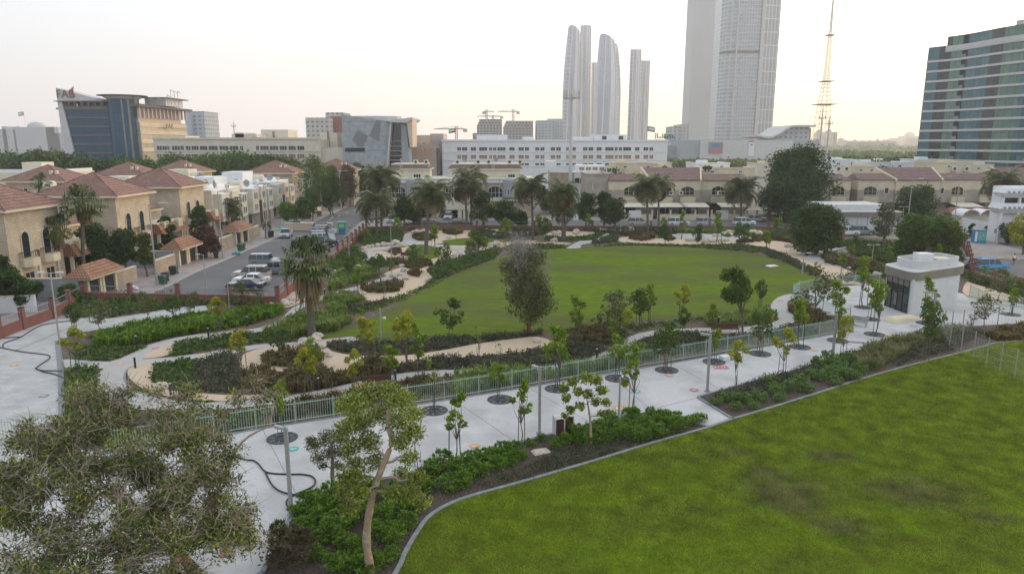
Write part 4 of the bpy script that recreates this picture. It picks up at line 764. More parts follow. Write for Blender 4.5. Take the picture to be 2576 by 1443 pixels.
farblock('office_block', 'hazy glass office block just left of the twisted towers', [(1349, 1392, 303, 'farwin2', 0), (1378, 1416, 299, 'paleblue', 20)], 900, 'farwin2', 40)
farblock('office_block', 'grey slab building left of the tall plain white tower', [(1690, 1712, 318, 'farwin2', 0), (1709, 1732, 313, 'farwin', 5)], 720, 'farwin2', 30)
for (a, b, v, l) in ((1206, 1262, 300, 'unfinished concrete tower frame, left one below the cranes'), (1272, 1341, 304, 'unfinished concrete tower frame, right one below the cranes')):
    pcs = [(a, b, v, 'frameconc', 0)]+[(a-3*i, b, v+7*i, 'frameconc', -6*i) for i in (1, 2)]; farblock('unfinished_building', l, pcs, 900, 'frameconc', 30, 'building site')
farblock('low_building', 'low hazy block at the foot of the unfinished tower frames', [(1189, 1215, 335, 'frameconc', 0)], 880, 'frameconc')
def crane(u, vt, vb, a, b, Y, l):
    p = P(u, vt, Y); z0 = P(u, vb, Y).z; B = Bld('tower_crane', l, 'crane', (p.x, Y, 0), 'tower cranes'); m_ = MB(); s = 1.1
    for dx in (-s, s): m_.tube([(p.x+dx, Y, 0), (p.x+dx, Y, p.z)], .35, 4, 'metal')
    for k in range(10): zz = z0+(p.z-z0)*k/10; m_.tube([(p.x-s, Y, zz), (p.x+s, Y, zz+(p.z-z0)/10)], .25, 3, 'metal')
    B.part(m_, 'mast'); j = MB(); zj = p.z-(p.z-z0)*.2; xa = P(a, vt, Y).x; xb = P(b, vt, Y).x
    j.tube([(xa, Y, zj), (xb, Y, zj)], .5, 4, 'metal'); j.tube([(xa, Y, zj), (p.x, Y, p.z), (xb, Y, zj)], .22, 3, 'metal'); B.part(j, 'jib')
    c_ = MB(); c_.box((xa if abs(xa-p.x) < abs(xb-p.x) else xb)-2, Y-1, zj-3, (xa if abs(xa-p.x) < abs(xb-p.x) else xb)+2, Y+1, zj, 'concrete'); B.part(c_, 'counterweight')
crane(1224, 276, 300, 1217, 1244, 900, 'crane on the left unfinished tower, short level jib'); crane(1291, 275, 304, 1252, 1303, 900, 'crane above the right unfinished tower, long level jib'); crane(1148, 318, 350, 1092, 1170, 700, 'crane standing between the grey building and the tower frames'); crane(1240, 290, 304, 1200, 1262, 930, 'small crane between the two unfinished towers')
# twisted towers
def etower(u0, u1, vt, Y, label, style, lean=0):
    x0 = P(u0, 355, Y).x; x1 = P(u1, 355, Y).x; zt = P((u0+u1)/2, vt, Y).z; cx = (x0+x1)/2; w = (x1-x0)/2; B = Bld('curved_tower', label, 'skyscraper', (cx, Y, 0), 'curved glass towers'); n = 14
    def prof(t): return {'bulge': 1-.50*max(0, t-.45)**2*2.2, 'twist': 1, 'slim': 1-.12*t}[style]
    def ring(t, cut=0):
        ww_ = w*prof(t); c0 = cx+lean*w*max(0, t-.4)**1.6; ang = .25*t if style != 'slim' else .0
        pts = []
        for q in range(12):
            a = 2*pi*q/12+ang; dz = 0
            if t > .99: dz = ((9 if q in (0, 6) else -3) if style == 'slim' else 26*(.5+.5*cos(a-(4.2 if lean > 0 else 4.0)))-16)
            r = ww_*(1+.06*cos(3*a)); pts.append((c0+r*cos(a), Y+r*sin(a)*.9, zt*t+dz))
        return pts
    rings = [ring(i/n, .10) for i in range(n+1)]
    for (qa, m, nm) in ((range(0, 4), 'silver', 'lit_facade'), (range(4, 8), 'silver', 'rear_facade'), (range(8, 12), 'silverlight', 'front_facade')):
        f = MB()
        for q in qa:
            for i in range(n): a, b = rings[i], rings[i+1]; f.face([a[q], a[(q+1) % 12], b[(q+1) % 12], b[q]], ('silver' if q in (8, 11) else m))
        B.part(f, nm)
    c_ = MB(); c_.face(rings[-1], 'slab'); B.part(c_, 'crown')
    fb = MB()
    for i in range(int(zt/8)):
        t = i*8/zt; rg = ring(t); c = rg[7 if lean >= 0 else 10]; d = rg[8 if lean >= 0 else 11]; fb.tube([(c[0], c[1]-.6, c[2]), (d[0], d[1]-.6, d[2])], .7, 4, 'slab')
    B.part(fb, 'floor_bands')
    fin = MB()
    for q in (8, 10, 11):
        fin.tube([(r[q][0], r[q][1]-.3, r[q][2]) for r in rings], 1.4, 5, 'slab')
    B.part(fin, 'edge_fin')
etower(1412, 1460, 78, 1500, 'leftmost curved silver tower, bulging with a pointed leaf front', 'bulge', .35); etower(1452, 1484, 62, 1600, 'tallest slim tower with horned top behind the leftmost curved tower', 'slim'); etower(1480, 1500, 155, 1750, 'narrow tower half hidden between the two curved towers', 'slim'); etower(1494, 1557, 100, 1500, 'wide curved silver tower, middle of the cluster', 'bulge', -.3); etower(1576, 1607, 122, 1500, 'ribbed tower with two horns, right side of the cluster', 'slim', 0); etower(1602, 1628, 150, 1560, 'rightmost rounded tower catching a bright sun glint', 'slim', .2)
# plain tall tower and glass tower
def talls():
    Y = 1000; x0 = P(1730, 350, Y).x; x1 = P(1795, 350, Y).x; x2 = P(1808, 350, Y).x; B = Bld('plain_tower', 'tall plain pale grey tower with right edge coloured as sunlit, top out of frame', 'skyscraper', (x0, Y, 0)); w = MB(); w.box(x0, Y, 0, x1, Y+40, 310, 'tower_stone'); B.part(w, 'front_wall')
    w = MB(); w.hexa([(x1, Y+2, 0), (x2, Y+34, 0), (x2-8, Y+40, 0), (x1, Y+40, 0)], [(x1, Y+2, 308), (x2, Y+34, 308), (x2-8, Y+40, 308), (x1, Y+40, 308)], 'warmwall'); B.part(w, 'side_wall')  # warm colour on this side stands in for sunlight on the grey tower
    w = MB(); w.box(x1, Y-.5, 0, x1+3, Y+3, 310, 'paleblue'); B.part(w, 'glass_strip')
    Y = 820; x0 = P(1806, 350, Y).x; x1 = P(1952, 350, Y).x; B = Bld('glass_tower', 'tall blue grey glass tower with white grid, top out of frame', 'skyscraper', ((x0+x1)/2, Y, 0)); zt = 240
    L_ = x1-x0; prof = [(0, 14), (.06, 5), (.2, 1), (.3, 0)]; pts = [(x0+L_*a, Y+b) for a, b in prof]
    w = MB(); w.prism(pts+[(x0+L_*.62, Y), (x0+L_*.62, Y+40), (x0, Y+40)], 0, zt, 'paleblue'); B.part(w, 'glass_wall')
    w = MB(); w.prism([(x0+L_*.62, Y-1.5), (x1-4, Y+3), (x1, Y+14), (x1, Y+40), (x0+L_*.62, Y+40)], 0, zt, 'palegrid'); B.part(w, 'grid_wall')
    w = MB()
    for i in range(1, 57):
        z = i*4.2; m_ = 'bandbrown' if i in (28, 42) else 'slab'; hh = 2.6 if m_ != 'slab' else .9
        for a, b in zip(pts[:-1], pts[1:]): w.prism([(a[0], a[1]-.4), (b[0], b[1]-.4), (b[0], b[1]+.1), (a[0], a[1]+.1)], z, z+hh, m_)
        w.box(pts[-1][0], Y-.4, z, x0+L_*.62, Y+.1, z+hh, m_)
    B.part(w, 'floor_bands')
    for f in (.22, .62, .64): q = MB(); q.box(x0+L_*f-.7, Y-2.4, 0, x0+L_*f+.7, Y-1.2, zt, 'slab'); B.part(q, 'mullion')
talls()
# mall podium with wave roof
def mall():
    Y = 560; x = lambda u, y=Y: P(u, 370, y).x; B = Bld('shopping_mall', 'long pale grey windowless mall with billboard below the tall towers', 'mall', (x(1850), Y, 0)); w = MB(); w.box(x(1715), Y, 0, x(2060), Y+40, P(1850, 352, Y).z, 'cladding'); w.box(x(1683), Y+20, 0, x(1760), Y+60, P(1700, 366, Y+20).z, 'cladding'); w.box(x(1760), Y-3, 0, x(1990), Y, P(1850, 353.5, Y).z, 'slab'); B.part(w, 'wall')
    q = MB(); q.box(x(1780), Y-3.6, P(1780, 386, Y).z, x(1815), Y-3.1, P(1780, 358, Y).z, 'cladding2'); q.box(x(1783), Y-3.7, P(1783, 384, Y).z, x(1812), Y-3.6, P(1783, 375, Y).z, 'red'); q.box(x(1787), Y-3.7, P(1783, 370, Y).z, x(1805), Y-3.6, P(1783, 363, Y).z, 'blue'); B.part(q, 'billboard')
    q = MB(); q.box(x(1880), Y-3.6, P(1880, 392, Y).z, x(1893), Y-3.1, P(1880, 358, Y).z, 'white'); q.box(x(1880), Y-3.7, P(1880, 358, Y).z, x(1893), Y-3.05, P(1880, 355, Y).z, 'red'); q.box(x(1884), Y-3.7, P(1880, 366, Y).z, x(1889), Y-3.6, P(1880, 362, Y).z, 'blue'); B.part(q, 'banner')
    Y2 = 600; B = Bld('wave_roof_hall', 'hall with sweeping curved roof right of the glass tower', 'hall', (x(1980, Y2), Y2, 0)); pr = smoothpoly([(1905, 339), (1930, 343), (1955, 334), (1972, 322), (1986, 316), (2000, 314.5), (2046, 315)], 4, False)
    q = MB(); top = [PP(u, v, Y2) for u, v in pr]
    for a, b in zip(top[:-1], top[1:]): q.hexa([(a[0], Y2-6, a[2]-1.6), (b[0], Y2-6, b[2]-1.6), (b[0], Y2+40, b[2]-1.6), (a[0], Y2+40, a[2]-1.6)], [(a[0], Y2-6, a[2]), (b[0], Y2-6, b[2]), (b[0], Y2+40, b[2]), (a[0], Y2+40, a[2])], 'slab')
    B.part(q, 'roof'); w = MB(); w.face([(a[0], Y2, a[2]-1.5) for a in top if a[0] < P(2040, 340, Y2).x][::-1]+[(top[0][0], Y2, 5), (P(2040, 340, Y2).x, Y2, 5)], 'farwin2'); w.hexa([(x(1932, Y2), Y2+1, 0), (x(2040, Y2), Y2+1, 0), (x(2040, Y2), Y2+38, 0), (x(1932, Y2), Y2+38, 0)], [(x(1975, Y2), Y2+1, P(2000, 322, Y2).z), (x(2038, Y2), Y2+1, P(2000, 322, Y2).z), (x(2038, Y2), Y2+38, P(2000, 322, Y2).z), (x(1975, Y2), Y2+38, P(2000, 322, Y2).z)], 'cladding2'); B.part(w, 'wall')
mall()
# domed palaces on the horizon
def palace(name, label, parts, Y, m, domes, grp=None):
    B = Bld(name, label, 'palace', (P(parts[0][0], 360, Y).x, Y, 0)); w = MB()
    for a, b, v in parts: w.box(P(a, 350, Y).x, Y, 0, P(b, 350, Y).x, Y+60, P(a, v, Y).z, m)
    B.part(w, 'wall')
    for (u, v, r, vb) in domes:
        c = P(u, vb, Y); rr = r*Y/F; q = MB(); hh = P(u, v, Y).z-c.z; q.lathe([(rr, c.z-2)]+[(rr*cos(a), c.z+hh*sin(a)) for a in [pi/2*i/6 for i in range(6)]]+[(rr*.02, c.z+hh)], 16, (c.x, Y+30), m); B.part(q, 'dome')
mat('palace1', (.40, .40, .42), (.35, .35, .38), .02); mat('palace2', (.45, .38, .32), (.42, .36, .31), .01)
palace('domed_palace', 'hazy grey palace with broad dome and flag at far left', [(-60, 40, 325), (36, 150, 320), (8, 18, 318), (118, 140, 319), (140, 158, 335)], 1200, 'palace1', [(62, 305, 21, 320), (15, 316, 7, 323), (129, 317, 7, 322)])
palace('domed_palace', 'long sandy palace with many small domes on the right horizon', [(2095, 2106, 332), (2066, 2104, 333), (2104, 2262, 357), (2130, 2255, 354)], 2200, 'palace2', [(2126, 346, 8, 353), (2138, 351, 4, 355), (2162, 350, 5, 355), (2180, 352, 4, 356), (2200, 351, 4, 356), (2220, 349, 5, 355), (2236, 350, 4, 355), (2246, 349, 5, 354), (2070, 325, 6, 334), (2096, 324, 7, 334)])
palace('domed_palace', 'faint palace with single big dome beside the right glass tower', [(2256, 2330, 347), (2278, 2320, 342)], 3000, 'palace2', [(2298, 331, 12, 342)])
# right-hand curved glass apartment tower
def rtower():
    pts = [(149.5, 263), (153, 258), (155.5, 253), (157, 246), (158, 239), (160, 232), (162.5, 226), (163.5, 218), (166, 208), (172, 198)]
    pts = smoothpoly(pts, 3, False); B = Bld('curved_apartment_tower', 'curved green glass apartment tower with white floor bands at the right edge', 'apartment tower', (165, 240, 0)); nf = 16; fh = 3.45
    back = [(205, 198), (205, 262)]
    seg = len(pts)-1; cols = ['tealglass', 'tealglass', 'darkglass', 'darkglass', 'greenglass', 'greenglass', 'umbrella', 'tealglass', 'tealglass', 'tealglass', 'tealglass', 'darkglass', 'darkglass', 'greenglass', 'greenglass', 'greenglass', 'tealglass', 'tealglass', 'umbrella', 'umbrella', 'tealglass', 'tealglass', 'tealglass', 'tealglass', 'darkglass', 'tealglass', 'tealglass', 'tealglass', 'tealglass']
    top = 54.8
    g = MB()
    for i in range(seg):
        a, b = pts[i], pts[i+1]; zt = top if i > 2 else top-3
        g.face([(a[0], a[1], 0), (a[0], a[1], zt), (b[0], b[1], zt), (b[0], b[1], 0)], cols[i % len(cols)])
    g.prism([(p[0]+.3, p[1]) for p in pts]+back, 0, top-6, 'concrete'); B.part(g, 'glass_wall')
    for f in range(0, nf-1):
        s = MB()
        z = 1.6+f*fh
        for i in range(seg):
            if f > 13 and i < 3: continue
            a, b = pts[i], pts[i+1]; dx, dy = b[0]-a[0], b[1]-a[1]; l = hypot(dx, dy); nx, ny = dy/l*.45, -dx/l*.45
            s.prism([a, b, (b[0]+nx, b[1]+ny), (a[0]+nx, a[1]+ny)], z, z+.72, 'slab')
        B.part(s, 'floor_band')
    s = MB(); s.prism([(p[0]-.4, p[1]) for p in pts[3:]]+back, top-5.2, top-3.2, 'slab'); s.prism([(p[0]+.8, p[1]) for p in pts[5:14]]+[(190, 225), (190, 250)], top-3.2, top, 'slab'); s.prism([(p[0]+.8, p[1]) for p in pts[14:]]+back[:1]+[(205, 230)], top-3.2, top+1.5, 'slab'); B.part(s, 'roof_parapet')
    for i in (6, 18, 19):
        a, b = pts[i], pts[i+1]
        for f in range(1, 14):
            z = 1.6+f*fh+.72; q = MB(); mx_, my = (a[0]+b[0])/2, (a[1]+b[1])/2; dx, dy = b[0]-a[0], b[1]-a[1]; l = hypot(dx, dy)
            q.obox(mx_-.3, my, z, z+1.05, l*.9, .12, atan2(dy, dx), 'cladding2'); B.part(q, 'balcony')
            if i == 19: break
    for (px_, py_, h) in ((164, 245, 6), (166, 238, 4)):
        q = MB(); q.tube([(px_+6, py_, top-3), (px_+6, py_, top+h)], .12, 4, 'metal'); q.tube([(px_+5.4, py_, top+h-1), (px_+7, py_, top+h+.4)], .12, 4, 'metal'); q.tube([(px_+5.6, py_, top+h-2), (px_+6.4, py_, top+h-1)], .2, 4, 'metal'); B.part(q, 'antenna')
rtower()
# lattice radio mast
def mast():
    Y = 620; B = Bld('radio_mast', 'tall red and white lattice radio mast against the bright sky', 'mast', (P(2062, 370, Y).x, Y, 0)); key = [(2058, 375, 38), (2057, 330, 31), (2058, 264, 22), (2063, 206, 12), (2066, 170, 9), (2069.5, 90, 7), (2072, 80, 4), (2076, 12, 2.5), (2077, -40, 1.2)]
    zk = [P(u, v, Y).z for u, v, w in key]; m_ = MB(); cx = P(2064, 370, Y).x
    def at(z):
        for i in range(len(zk)-1):
            if zk[i] <= z <= zk[i+1]: f = (z-zk[i])/(zk[i+1]-zk[i]); return (key[i][2]*(1-f)+key[i+1][2]*f)*Y/F/2
        return key[-1][2]*Y/F/2 if z > zk[-1] else key[0][2]*Y/F/2
    zs = [0]; 
    while zs[-1] < zk[-1]-1: zs.append(zs[-1]+max(2.2, at(zs[-1])*1.1))
    r = MB()
    for a, b in zip(zs[:-1], zs[1:]):
        wa, wb = at(a), at(b); A = [(cx-wa, Y-wa, a), (cx+wa, Y-wa, a), (cx+wa, Y+wa, a), (cx-wa, Y+wa, a)]; C = [(cx-wb, Y-wb, b), (cx+wb, Y-wb, b), (cx+wb, Y+wb, b), (cx-wb, Y+wb, b)]; mm = 'warmwall' if int(b/26) % 2 else 'metal'
        for q in range(4):
            m_.tube([A[q], C[q]], .22, 3, mm); m_.tube([C[q], C[(q+1) % 4]], .12, 3, mm); m_.tube([A[q], C[(q+1) % 4]], .12, 3, mm)
    B.part(m_, 'lattice')
    for v, w_ in ((264, 22), (206, 14), (90, 9)): z = P(2064, v, Y).z; h = w_*Y/F; q = MB(); q.box(cx-h, Y-h, z, cx+h, Y+h, z+.6, 'bandbrown'); B.part(q, 'platform')
mast()
# telecom poles
def telecom(u, vt, vr, vb, Y, wpx, rr, label, n=12, two=False):
    b = P(u, vb, Y); B = Bld('telecom_pole', label, 'telecom pole', (b.x, Y, 0), 'telecom poles'); zt = P(u, vt, Y).z; zr = P(u, vr, Y).z; r0 = wpx*Y/F/2; q = MB(); q.tube([(b.x, Y, 0), (b.x, Y, zr), (b.x, Y, zt)], [r0*1.15, r0*.8, r0*.25], 10, 'slab'); B.part(q, 'pole')
    g = MB(); R = rr*Y/F
    for k in range(16): a, c = 2*pi*k/16, 2*pi*(k+1)/16; g.tube([(b.x+R*cos(a), Y+R*sin(a), zr), (b.x+R*cos(c), Y+R*sin(c), zr)], .08, 4, 'metal'); 
    for k in range(4): a = pi/2*k+.4; g.tube([(b.x, Y, zr-.3), (b.x+R*cos(a), Y+R*sin(a), zr)], .08, 4, 'metal')
    B.part(g, 'ring')
    for k in range(n): a = 2*pi*k/n; q = MB(); hh = R*(.9+.5*((k*7) % 3)/2); q.box(b.x+R*cos(a)-.09, Y+R*sin(a)-.07, zr-.2, b.x+R*cos(a)+.09, Y+R*sin(a)+.07, zr+hh*.75, 'metal' if k % 2 else 'slab'); B.part(q, 'antenna')
telecom(1434, 180, 247, 489, 196, 9, 19, 'white telecom pole with antenna crown rising before the curved towers', 14); telecom(2062, 262, 298, 372, 330, 5, 8, 'telecom pole in front of the lattice radio mast', 6); telecom(2080, 290, 312, 380, 320, 5, 8, 'telecom pole right of the radio mast', 8); telecom(590, 303, 318, 345, 420, 3, 5, 'small telecom pole above the long low white block', 6); telecom(27, 333, 345, 372, 330, 3.5, 4, 'grey telecom pole in front of the left palace', 6)
# flags
def flag(u, v, Y, sc, label, poleb):
    p = P(u, v, Y); B = Bld('flag', label, 'flag', (p.x, Y, 0), 'national flags'); q = MB(); q.tube([(p.x, Y, 0 if poleb is None else poleb), (p.x, Y, p.z+sc*.6)], .2*sc/8, 5, 'metal'); B.part(q, 'pole'); d = -1 if u < 1500 else 1
    f = MB(); w, h = sc*1.7*d, sc
    f.face([(p.x, Y, p.z-h/2), (p.x+w*.28, Y, p.z-h/2), (p.x+w*.28, Y, p.z+h/2), (p.x, Y, p.z+h/2)], 'red')
    for k, m in enumerate(('umbrella', 'white', 'green')): f.face([(p.x+w*.28, Y-.05, p.z-h/2+h*k/3), (p.x+w, Y+sc*.2, p.z-h*.7+h*k/3), (p.x+w, Y+sc*.2, p.z-h*.7+h*(k+1)/3), (p.x+w*.28, Y-.05, p.z-h/2+h*(k+1)/3)], m)
    B.part(f, 'cloth')
flag(60, 286, 1150, 6, 'red, green, white and black flag above the left domed palace', 40); flag(1147, 328, 330, 2, 'small flag left of the white apartment block roof', 17); flag(1627, 324, 1000, 7, 'flag flying right of the curved towers', 25)
# park kiosk
def kiosk():
    a = Vector((*G(2215, 764), 0)); b = Vector((*G(2288, 791), 0)); c = Vector((*G(2428, 765), 0)); d = a+(c-b)*.95; B = Bld('park_kiosk', 'white park kiosk with rounded corners, glass front and grey fascia', 'kiosk', (b.x, b.y, 0))
    def rnd_(pts, r, k=7):
        out = []; n = len(pts)
        for i in range(n):
            p0, p1, p2 = Vector(pts[i-1]), Vector(pts[i]), Vector(pts[(i+1) % n]); u = (p0-p1).normalized(); v = (p2-p1).normalized(); rr = r if not isinstance(r, list) else r[i]
            s, e = p1+u*rr, p1+v*rr
            for q in range(k+1): t = q/k; out.append(tuple((s*(1-t)**2+p1*2*t*(1-t)+e*t*t)[:2]))
        return out
    cen = (a+b+c+d)/4; base = rnd_([a, b, c, d], [1.2, .4, 3.0, 3.0]); w = MB(); w.prism(base, 0, 3.8, 'kioskwall'); B.part(w, 'wall')
    big = [(cen+(p-cen)*1.07) for p in (a, b, c, d)]; fa = rnd_(big, [1.3, 1.5, 3.0, 3.0]); w = MB(); w.prism(fa, 3.65, 4.55, 'fascia'); w.prism([tuple((Vector((*cen[:2],))+(Vector(p)-Vector(cen[:2]))*.995)) for p in fa], 4.55, 4.63, 'slab'); B.part(w, 'fascia')
    up = [(cen+(p-cen)*.80) for p in (a, b, c, d)]; ua = rnd_(up, [1.2, 2.4, 1.2, 2.2]); w = MB(); n = len(ua); ins = [(cen.x+(x-cen.x)*.95, cen.y+(y-cen.y)*.95) for x, y in ua]
    for i in range(n): j = (i+1) % n; w.prism([ua[i], ua[j], ins[j], ins[i]], 4.6, 5.5, 'kioskwall')
    B.part(w, 'parapet'); w = MB(); w.prism(ins, 4.62, 4.8, 'concrete'); w.box(cen.x-1.2, cen.y-.5, 4.8, cen.x+.4, cen.y+.9, 5.9, 'white'); w.box(cen.x+.8, cen.y-.5, 4.8, cen.x+2.6, cen.y+1.2, 5.35, 'ivory'); B.part(w, 'roof_equipment')
    dr = (b-a).normalized(); nn = Vector((-dr.y, dr.x, 0)); nn = -nn if nn.dot(cen-a) > 0 else nn; L_ = (b-a).length; s0, s1 = .9, L_-.45
    def q3(s_, o, z): p = a+dr*s_+nn*o; return (p.x, p.y, z)
    w = MB(); w.face([q3(s0, .06, 0), q3(s1, .06, 0), q3(s1, .06, 2.95), q3(s0, .06, 2.95)], 'darkglass'); w.face([q3(s0, .07, 2.95), q3(s1, .07, 2.95), q3(s1, .07, 3.65), q3(s0, .07, 3.65)], 'fascia'); B.part(w, 'glass_front')
    for i in range(5): s_ = s0+(s1-s0)*i/4; w = MB(); w.tube([q3(s_, .1, 0), q3(s_, .1, 3.65)], .05, 4, 'dark'); B.part(w, 'mullion')
    w = MB(); w.tube([q3(s0, .1, 2.2), q3(s1, .1, 2.2)], .05, 4, 'dark'); B.part(w, 'transom')
    for o in (-.12, .12): w = MB(); w.tube([q3((s0+s1)/2+o, .2, .6), q3((s0+s1)/2+o, .2, 1.9)], .035, 5, 'metal'); B.part(w, 'door_handle')
kiosk()
# substation box right
def substation():
    Y = 143; x = lambda u: P(u, 540, Y).x; B = Bld('service_building', 'white windowless service building with brown fascia at the right of the park', 'service building', (x(2170), Y, 0)); w = MB(); w.box(x(2100), Y, 0, x(2258), Y+12, P(2150, 543, Y).z, 'kioskwall'); B.part(w, 'wall'); w = MB(); w.box(x(2094), Y-.6, P(2150, 543, Y).z, x(2264), Y+13, P(2150, 533.5, Y).z, 'fascia'); w.box(x(2093), Y-.7, P(2150, 533.5, Y).z, x(2265), Y+13, P(2150, 531.5, Y).z, 'slab'); B.part(w, 'fascia')
    w = MB(); w.box(x(2086), Y+2, P(2150, 532, Y+2).z, x(2243), Y+11, P(2150, 515, Y+2).z, 'kioskwall'); B.part(w, 'upper_wall')
    for u in (2124, 2183): q = MB(); q.box(x(u), Y-.05, 0, x(u)+.12, Y, P(2150, 543, Y).z, 'cladding2'); B.part(q, 'downpipe')
substation()
# white balconied house, right edge
def balcony_house():
    Y = 128; x = lambda u: P(u, 500, Y).x; B = Bld('balconied_house', 'white house with bulging scalloped balconies at the right edge', 'house', (x(2560), Y, 0))
    w = MB(); w.box(x(2532), Y+1.5, 0, x(2700), Y+4, P(2560, 470, Y).z, 'white'); B.part(w, 'wall')
    for va, vb, u0 in ((473, 498, 2522), (512, 537, 2516)):
        z1, z0 = P(2560, va, Y).z, P(2560, vb, Y).z; q = MB(); zm = (z0+z1)/2; X0, X1 = x(u0), x(2700)
        q.hexa([(X0+.9, Y+.6, z0), (X1, Y+.6, z0), (X1, Y+3, z0), (X0+.9, Y+3, z0)], [(X0, Y-.1, zm), (X1, Y-.1, zm), (X1, Y+3, zm), (X0, Y+3, zm)], 'white'); q.hexa([(X0, Y-.1, zm), (X1, Y-.1, zm), (X1, Y+3, zm), (X0, Y+3, zm)], [(X0+.5, Y+.2, z1), (X1, Y+.2, z1), (X1, Y+3, z1), (X0+.5, Y+3, z1)], 'white'); B.part(q, 'balcony')
        q = MB()
        for k in range(7): q.box(X0+.8+k*.9, Y-.16, zm-.1, X0+1.2+k*.9, Y, zm+.35, 'grey')
        B.part(q, 'scallop_band')
    for u in (2528, 2570): q = MB(); q.box(x(u), Y+.5, 0, x(u)+.35, Y+.9, P(2560, 498, Y).z, 'white'); B.part(q, 'pillar')
    q = MB(); q.box(x(2540), Y+1.44, P(2560, 512, Y).z, x(2700), Y+1.5, P(2560, 499, Y).z, 'darkglass'); B.part(q, 'window_band')
    x0, y0 = G(2418, 585); B = Bld('street_wall', 'white boundary wall with arched vaulted carport at the right', 'wall', (x0, y0, 0)); w = MB(); x1, y1 = G(2500, 605); x2, y2 = G(2560, 612)
    w.prism([(x0, y0), (x1, y1), (x1+.1, y1+.4), (x0+.1, y0+.4)], 0, 3.1, 'white'); w.prism([(x1+1.4, y1-.1), (x2, y2), (x2+.1, y2+.4), (x1+1.4, y1+.3)], 0, 3.0, 'white'); B.part(w, 'wall'); g = MB(); g.box(x1, y1, 0, x1+1.4, y1+.3, 2.8, 'dark'); B.part(g, 'gate')
    v_ = MB()
    for k in range(3):
        cx = x0+2.4+k*3.6; prev = None
        for i in range(9):
            a = pi*i/8; pt = (cx+1.8*cos(a), 3.3+1.3*sin(a))
            if prev: v_.face([(prev[0], y0+1, prev[1]), (pt[0], y0+1, pt[1]), (pt[0], y0+5, pt[1]), (prev[0], y0+5, prev[1])], 'white')
            prev = pt
    B.part(v_, 'vault')
    rx, ry = G(2420, 575); B = Bld('tiled_wall_roof', 'long low orange tiled roof above the white boundary wall', 'roof shelter', (rx, ry+4, 0)); q = MB(); q.hexa([(rx-1, ry+3, 3.0), (rx+13, ry+3, 3.0), (rx+13, ry+7, 3.0), (rx-1, ry+7, 3.0)], [(rx, ry+5, 4.2), (rx+12, ry+5, 4.2), (rx+12, ry+5.2, 4.2), (rx, ry+5.2, 4.2)], 'porchtile'); B.part(q, 'roof'); q = MB(); q.box(rx, ry+4, 0, rx+12, ry+6, 3.0, 'ivory'); B.part(q, 'wall')
balcony_house()
# ------------------------------------------------------------------ plants
RG = np.random.default_rng(7)
def leaves(cen, rad, n, size, droop=0.0, shell=.55, rg=None, aspect=.5, lo=-1):
    """n small rhombic leaves spread through ellipsoid clumps; cen (k,3), rad (k,3)"""
    rg = rg or RG; cen = np.asarray(cen, float); rad = np.asarray(rad, float); k = len(cen)
    w = (rad[:, 0]*rad[:, 1]*rad[:, 2])**.66; idx = rg.choice(k, n, p=w/w.sum())
    d = rg.normal(size=(n, 3)); d /= np.linalg.norm(d, axis=1)[:, None]
    r = (shell+(1-shell)*rg.random(n)**.6)*(1+.12*rg.normal(size=n)); p = cen[idx]+d*rad[idx]*r[:, None]
    a = rg.normal(size=(n, 3)); a[:, 2] = a[:, 2]*.6-droop*1.5; a /= np.linalg.norm(a, axis=1)[:, None]
    b = np.cross(a, rg.normal(size=(n, 3))); b /= np.linalg.norm(b, axis=1)[:, None]
    s = size*(.6+.8*rg.random(n))[:, None]; a = a*s*.5; b = b*s*.5*aspect
    return np.stack([p-a, p-b, p+a, p+b], 1).reshape(-1, 3)
def limbs(mb, base, tips, r0, m, rnd, bend=.15, n=5, split=.45):
    """trunk to a fork, then a limb to each tip"""
    base = Vector(base); top = sum((Vector(t) for t in tips), Vector())/len(tips); fork = base.lerp(top, split)+Vector((rnd.uniform(-bend, bend), rnd.uniform(-bend, bend), 0))*(top-base).length*.4
    mid = base.lerp(fork, .5)+Vector((rnd.uniform(-bend, bend), rnd.uniform(-bend, bend), 0))*(fork-base).length*.5
    mb.tube([base, mid, fork], [r0, r0*.8, r0*.62], 7, m)
    for t in tips:
        t = Vector(t); k = fork.lerp(t, .5)+Vector((rnd.uniform(-bend, bend), rnd.uniform(-bend, bend), rnd.uniform(0, bend)))*(t-fork).length
        mb.tube([fork, k, t], [r0*.5, r0*.3, r0*.1], n, m)
    return fork
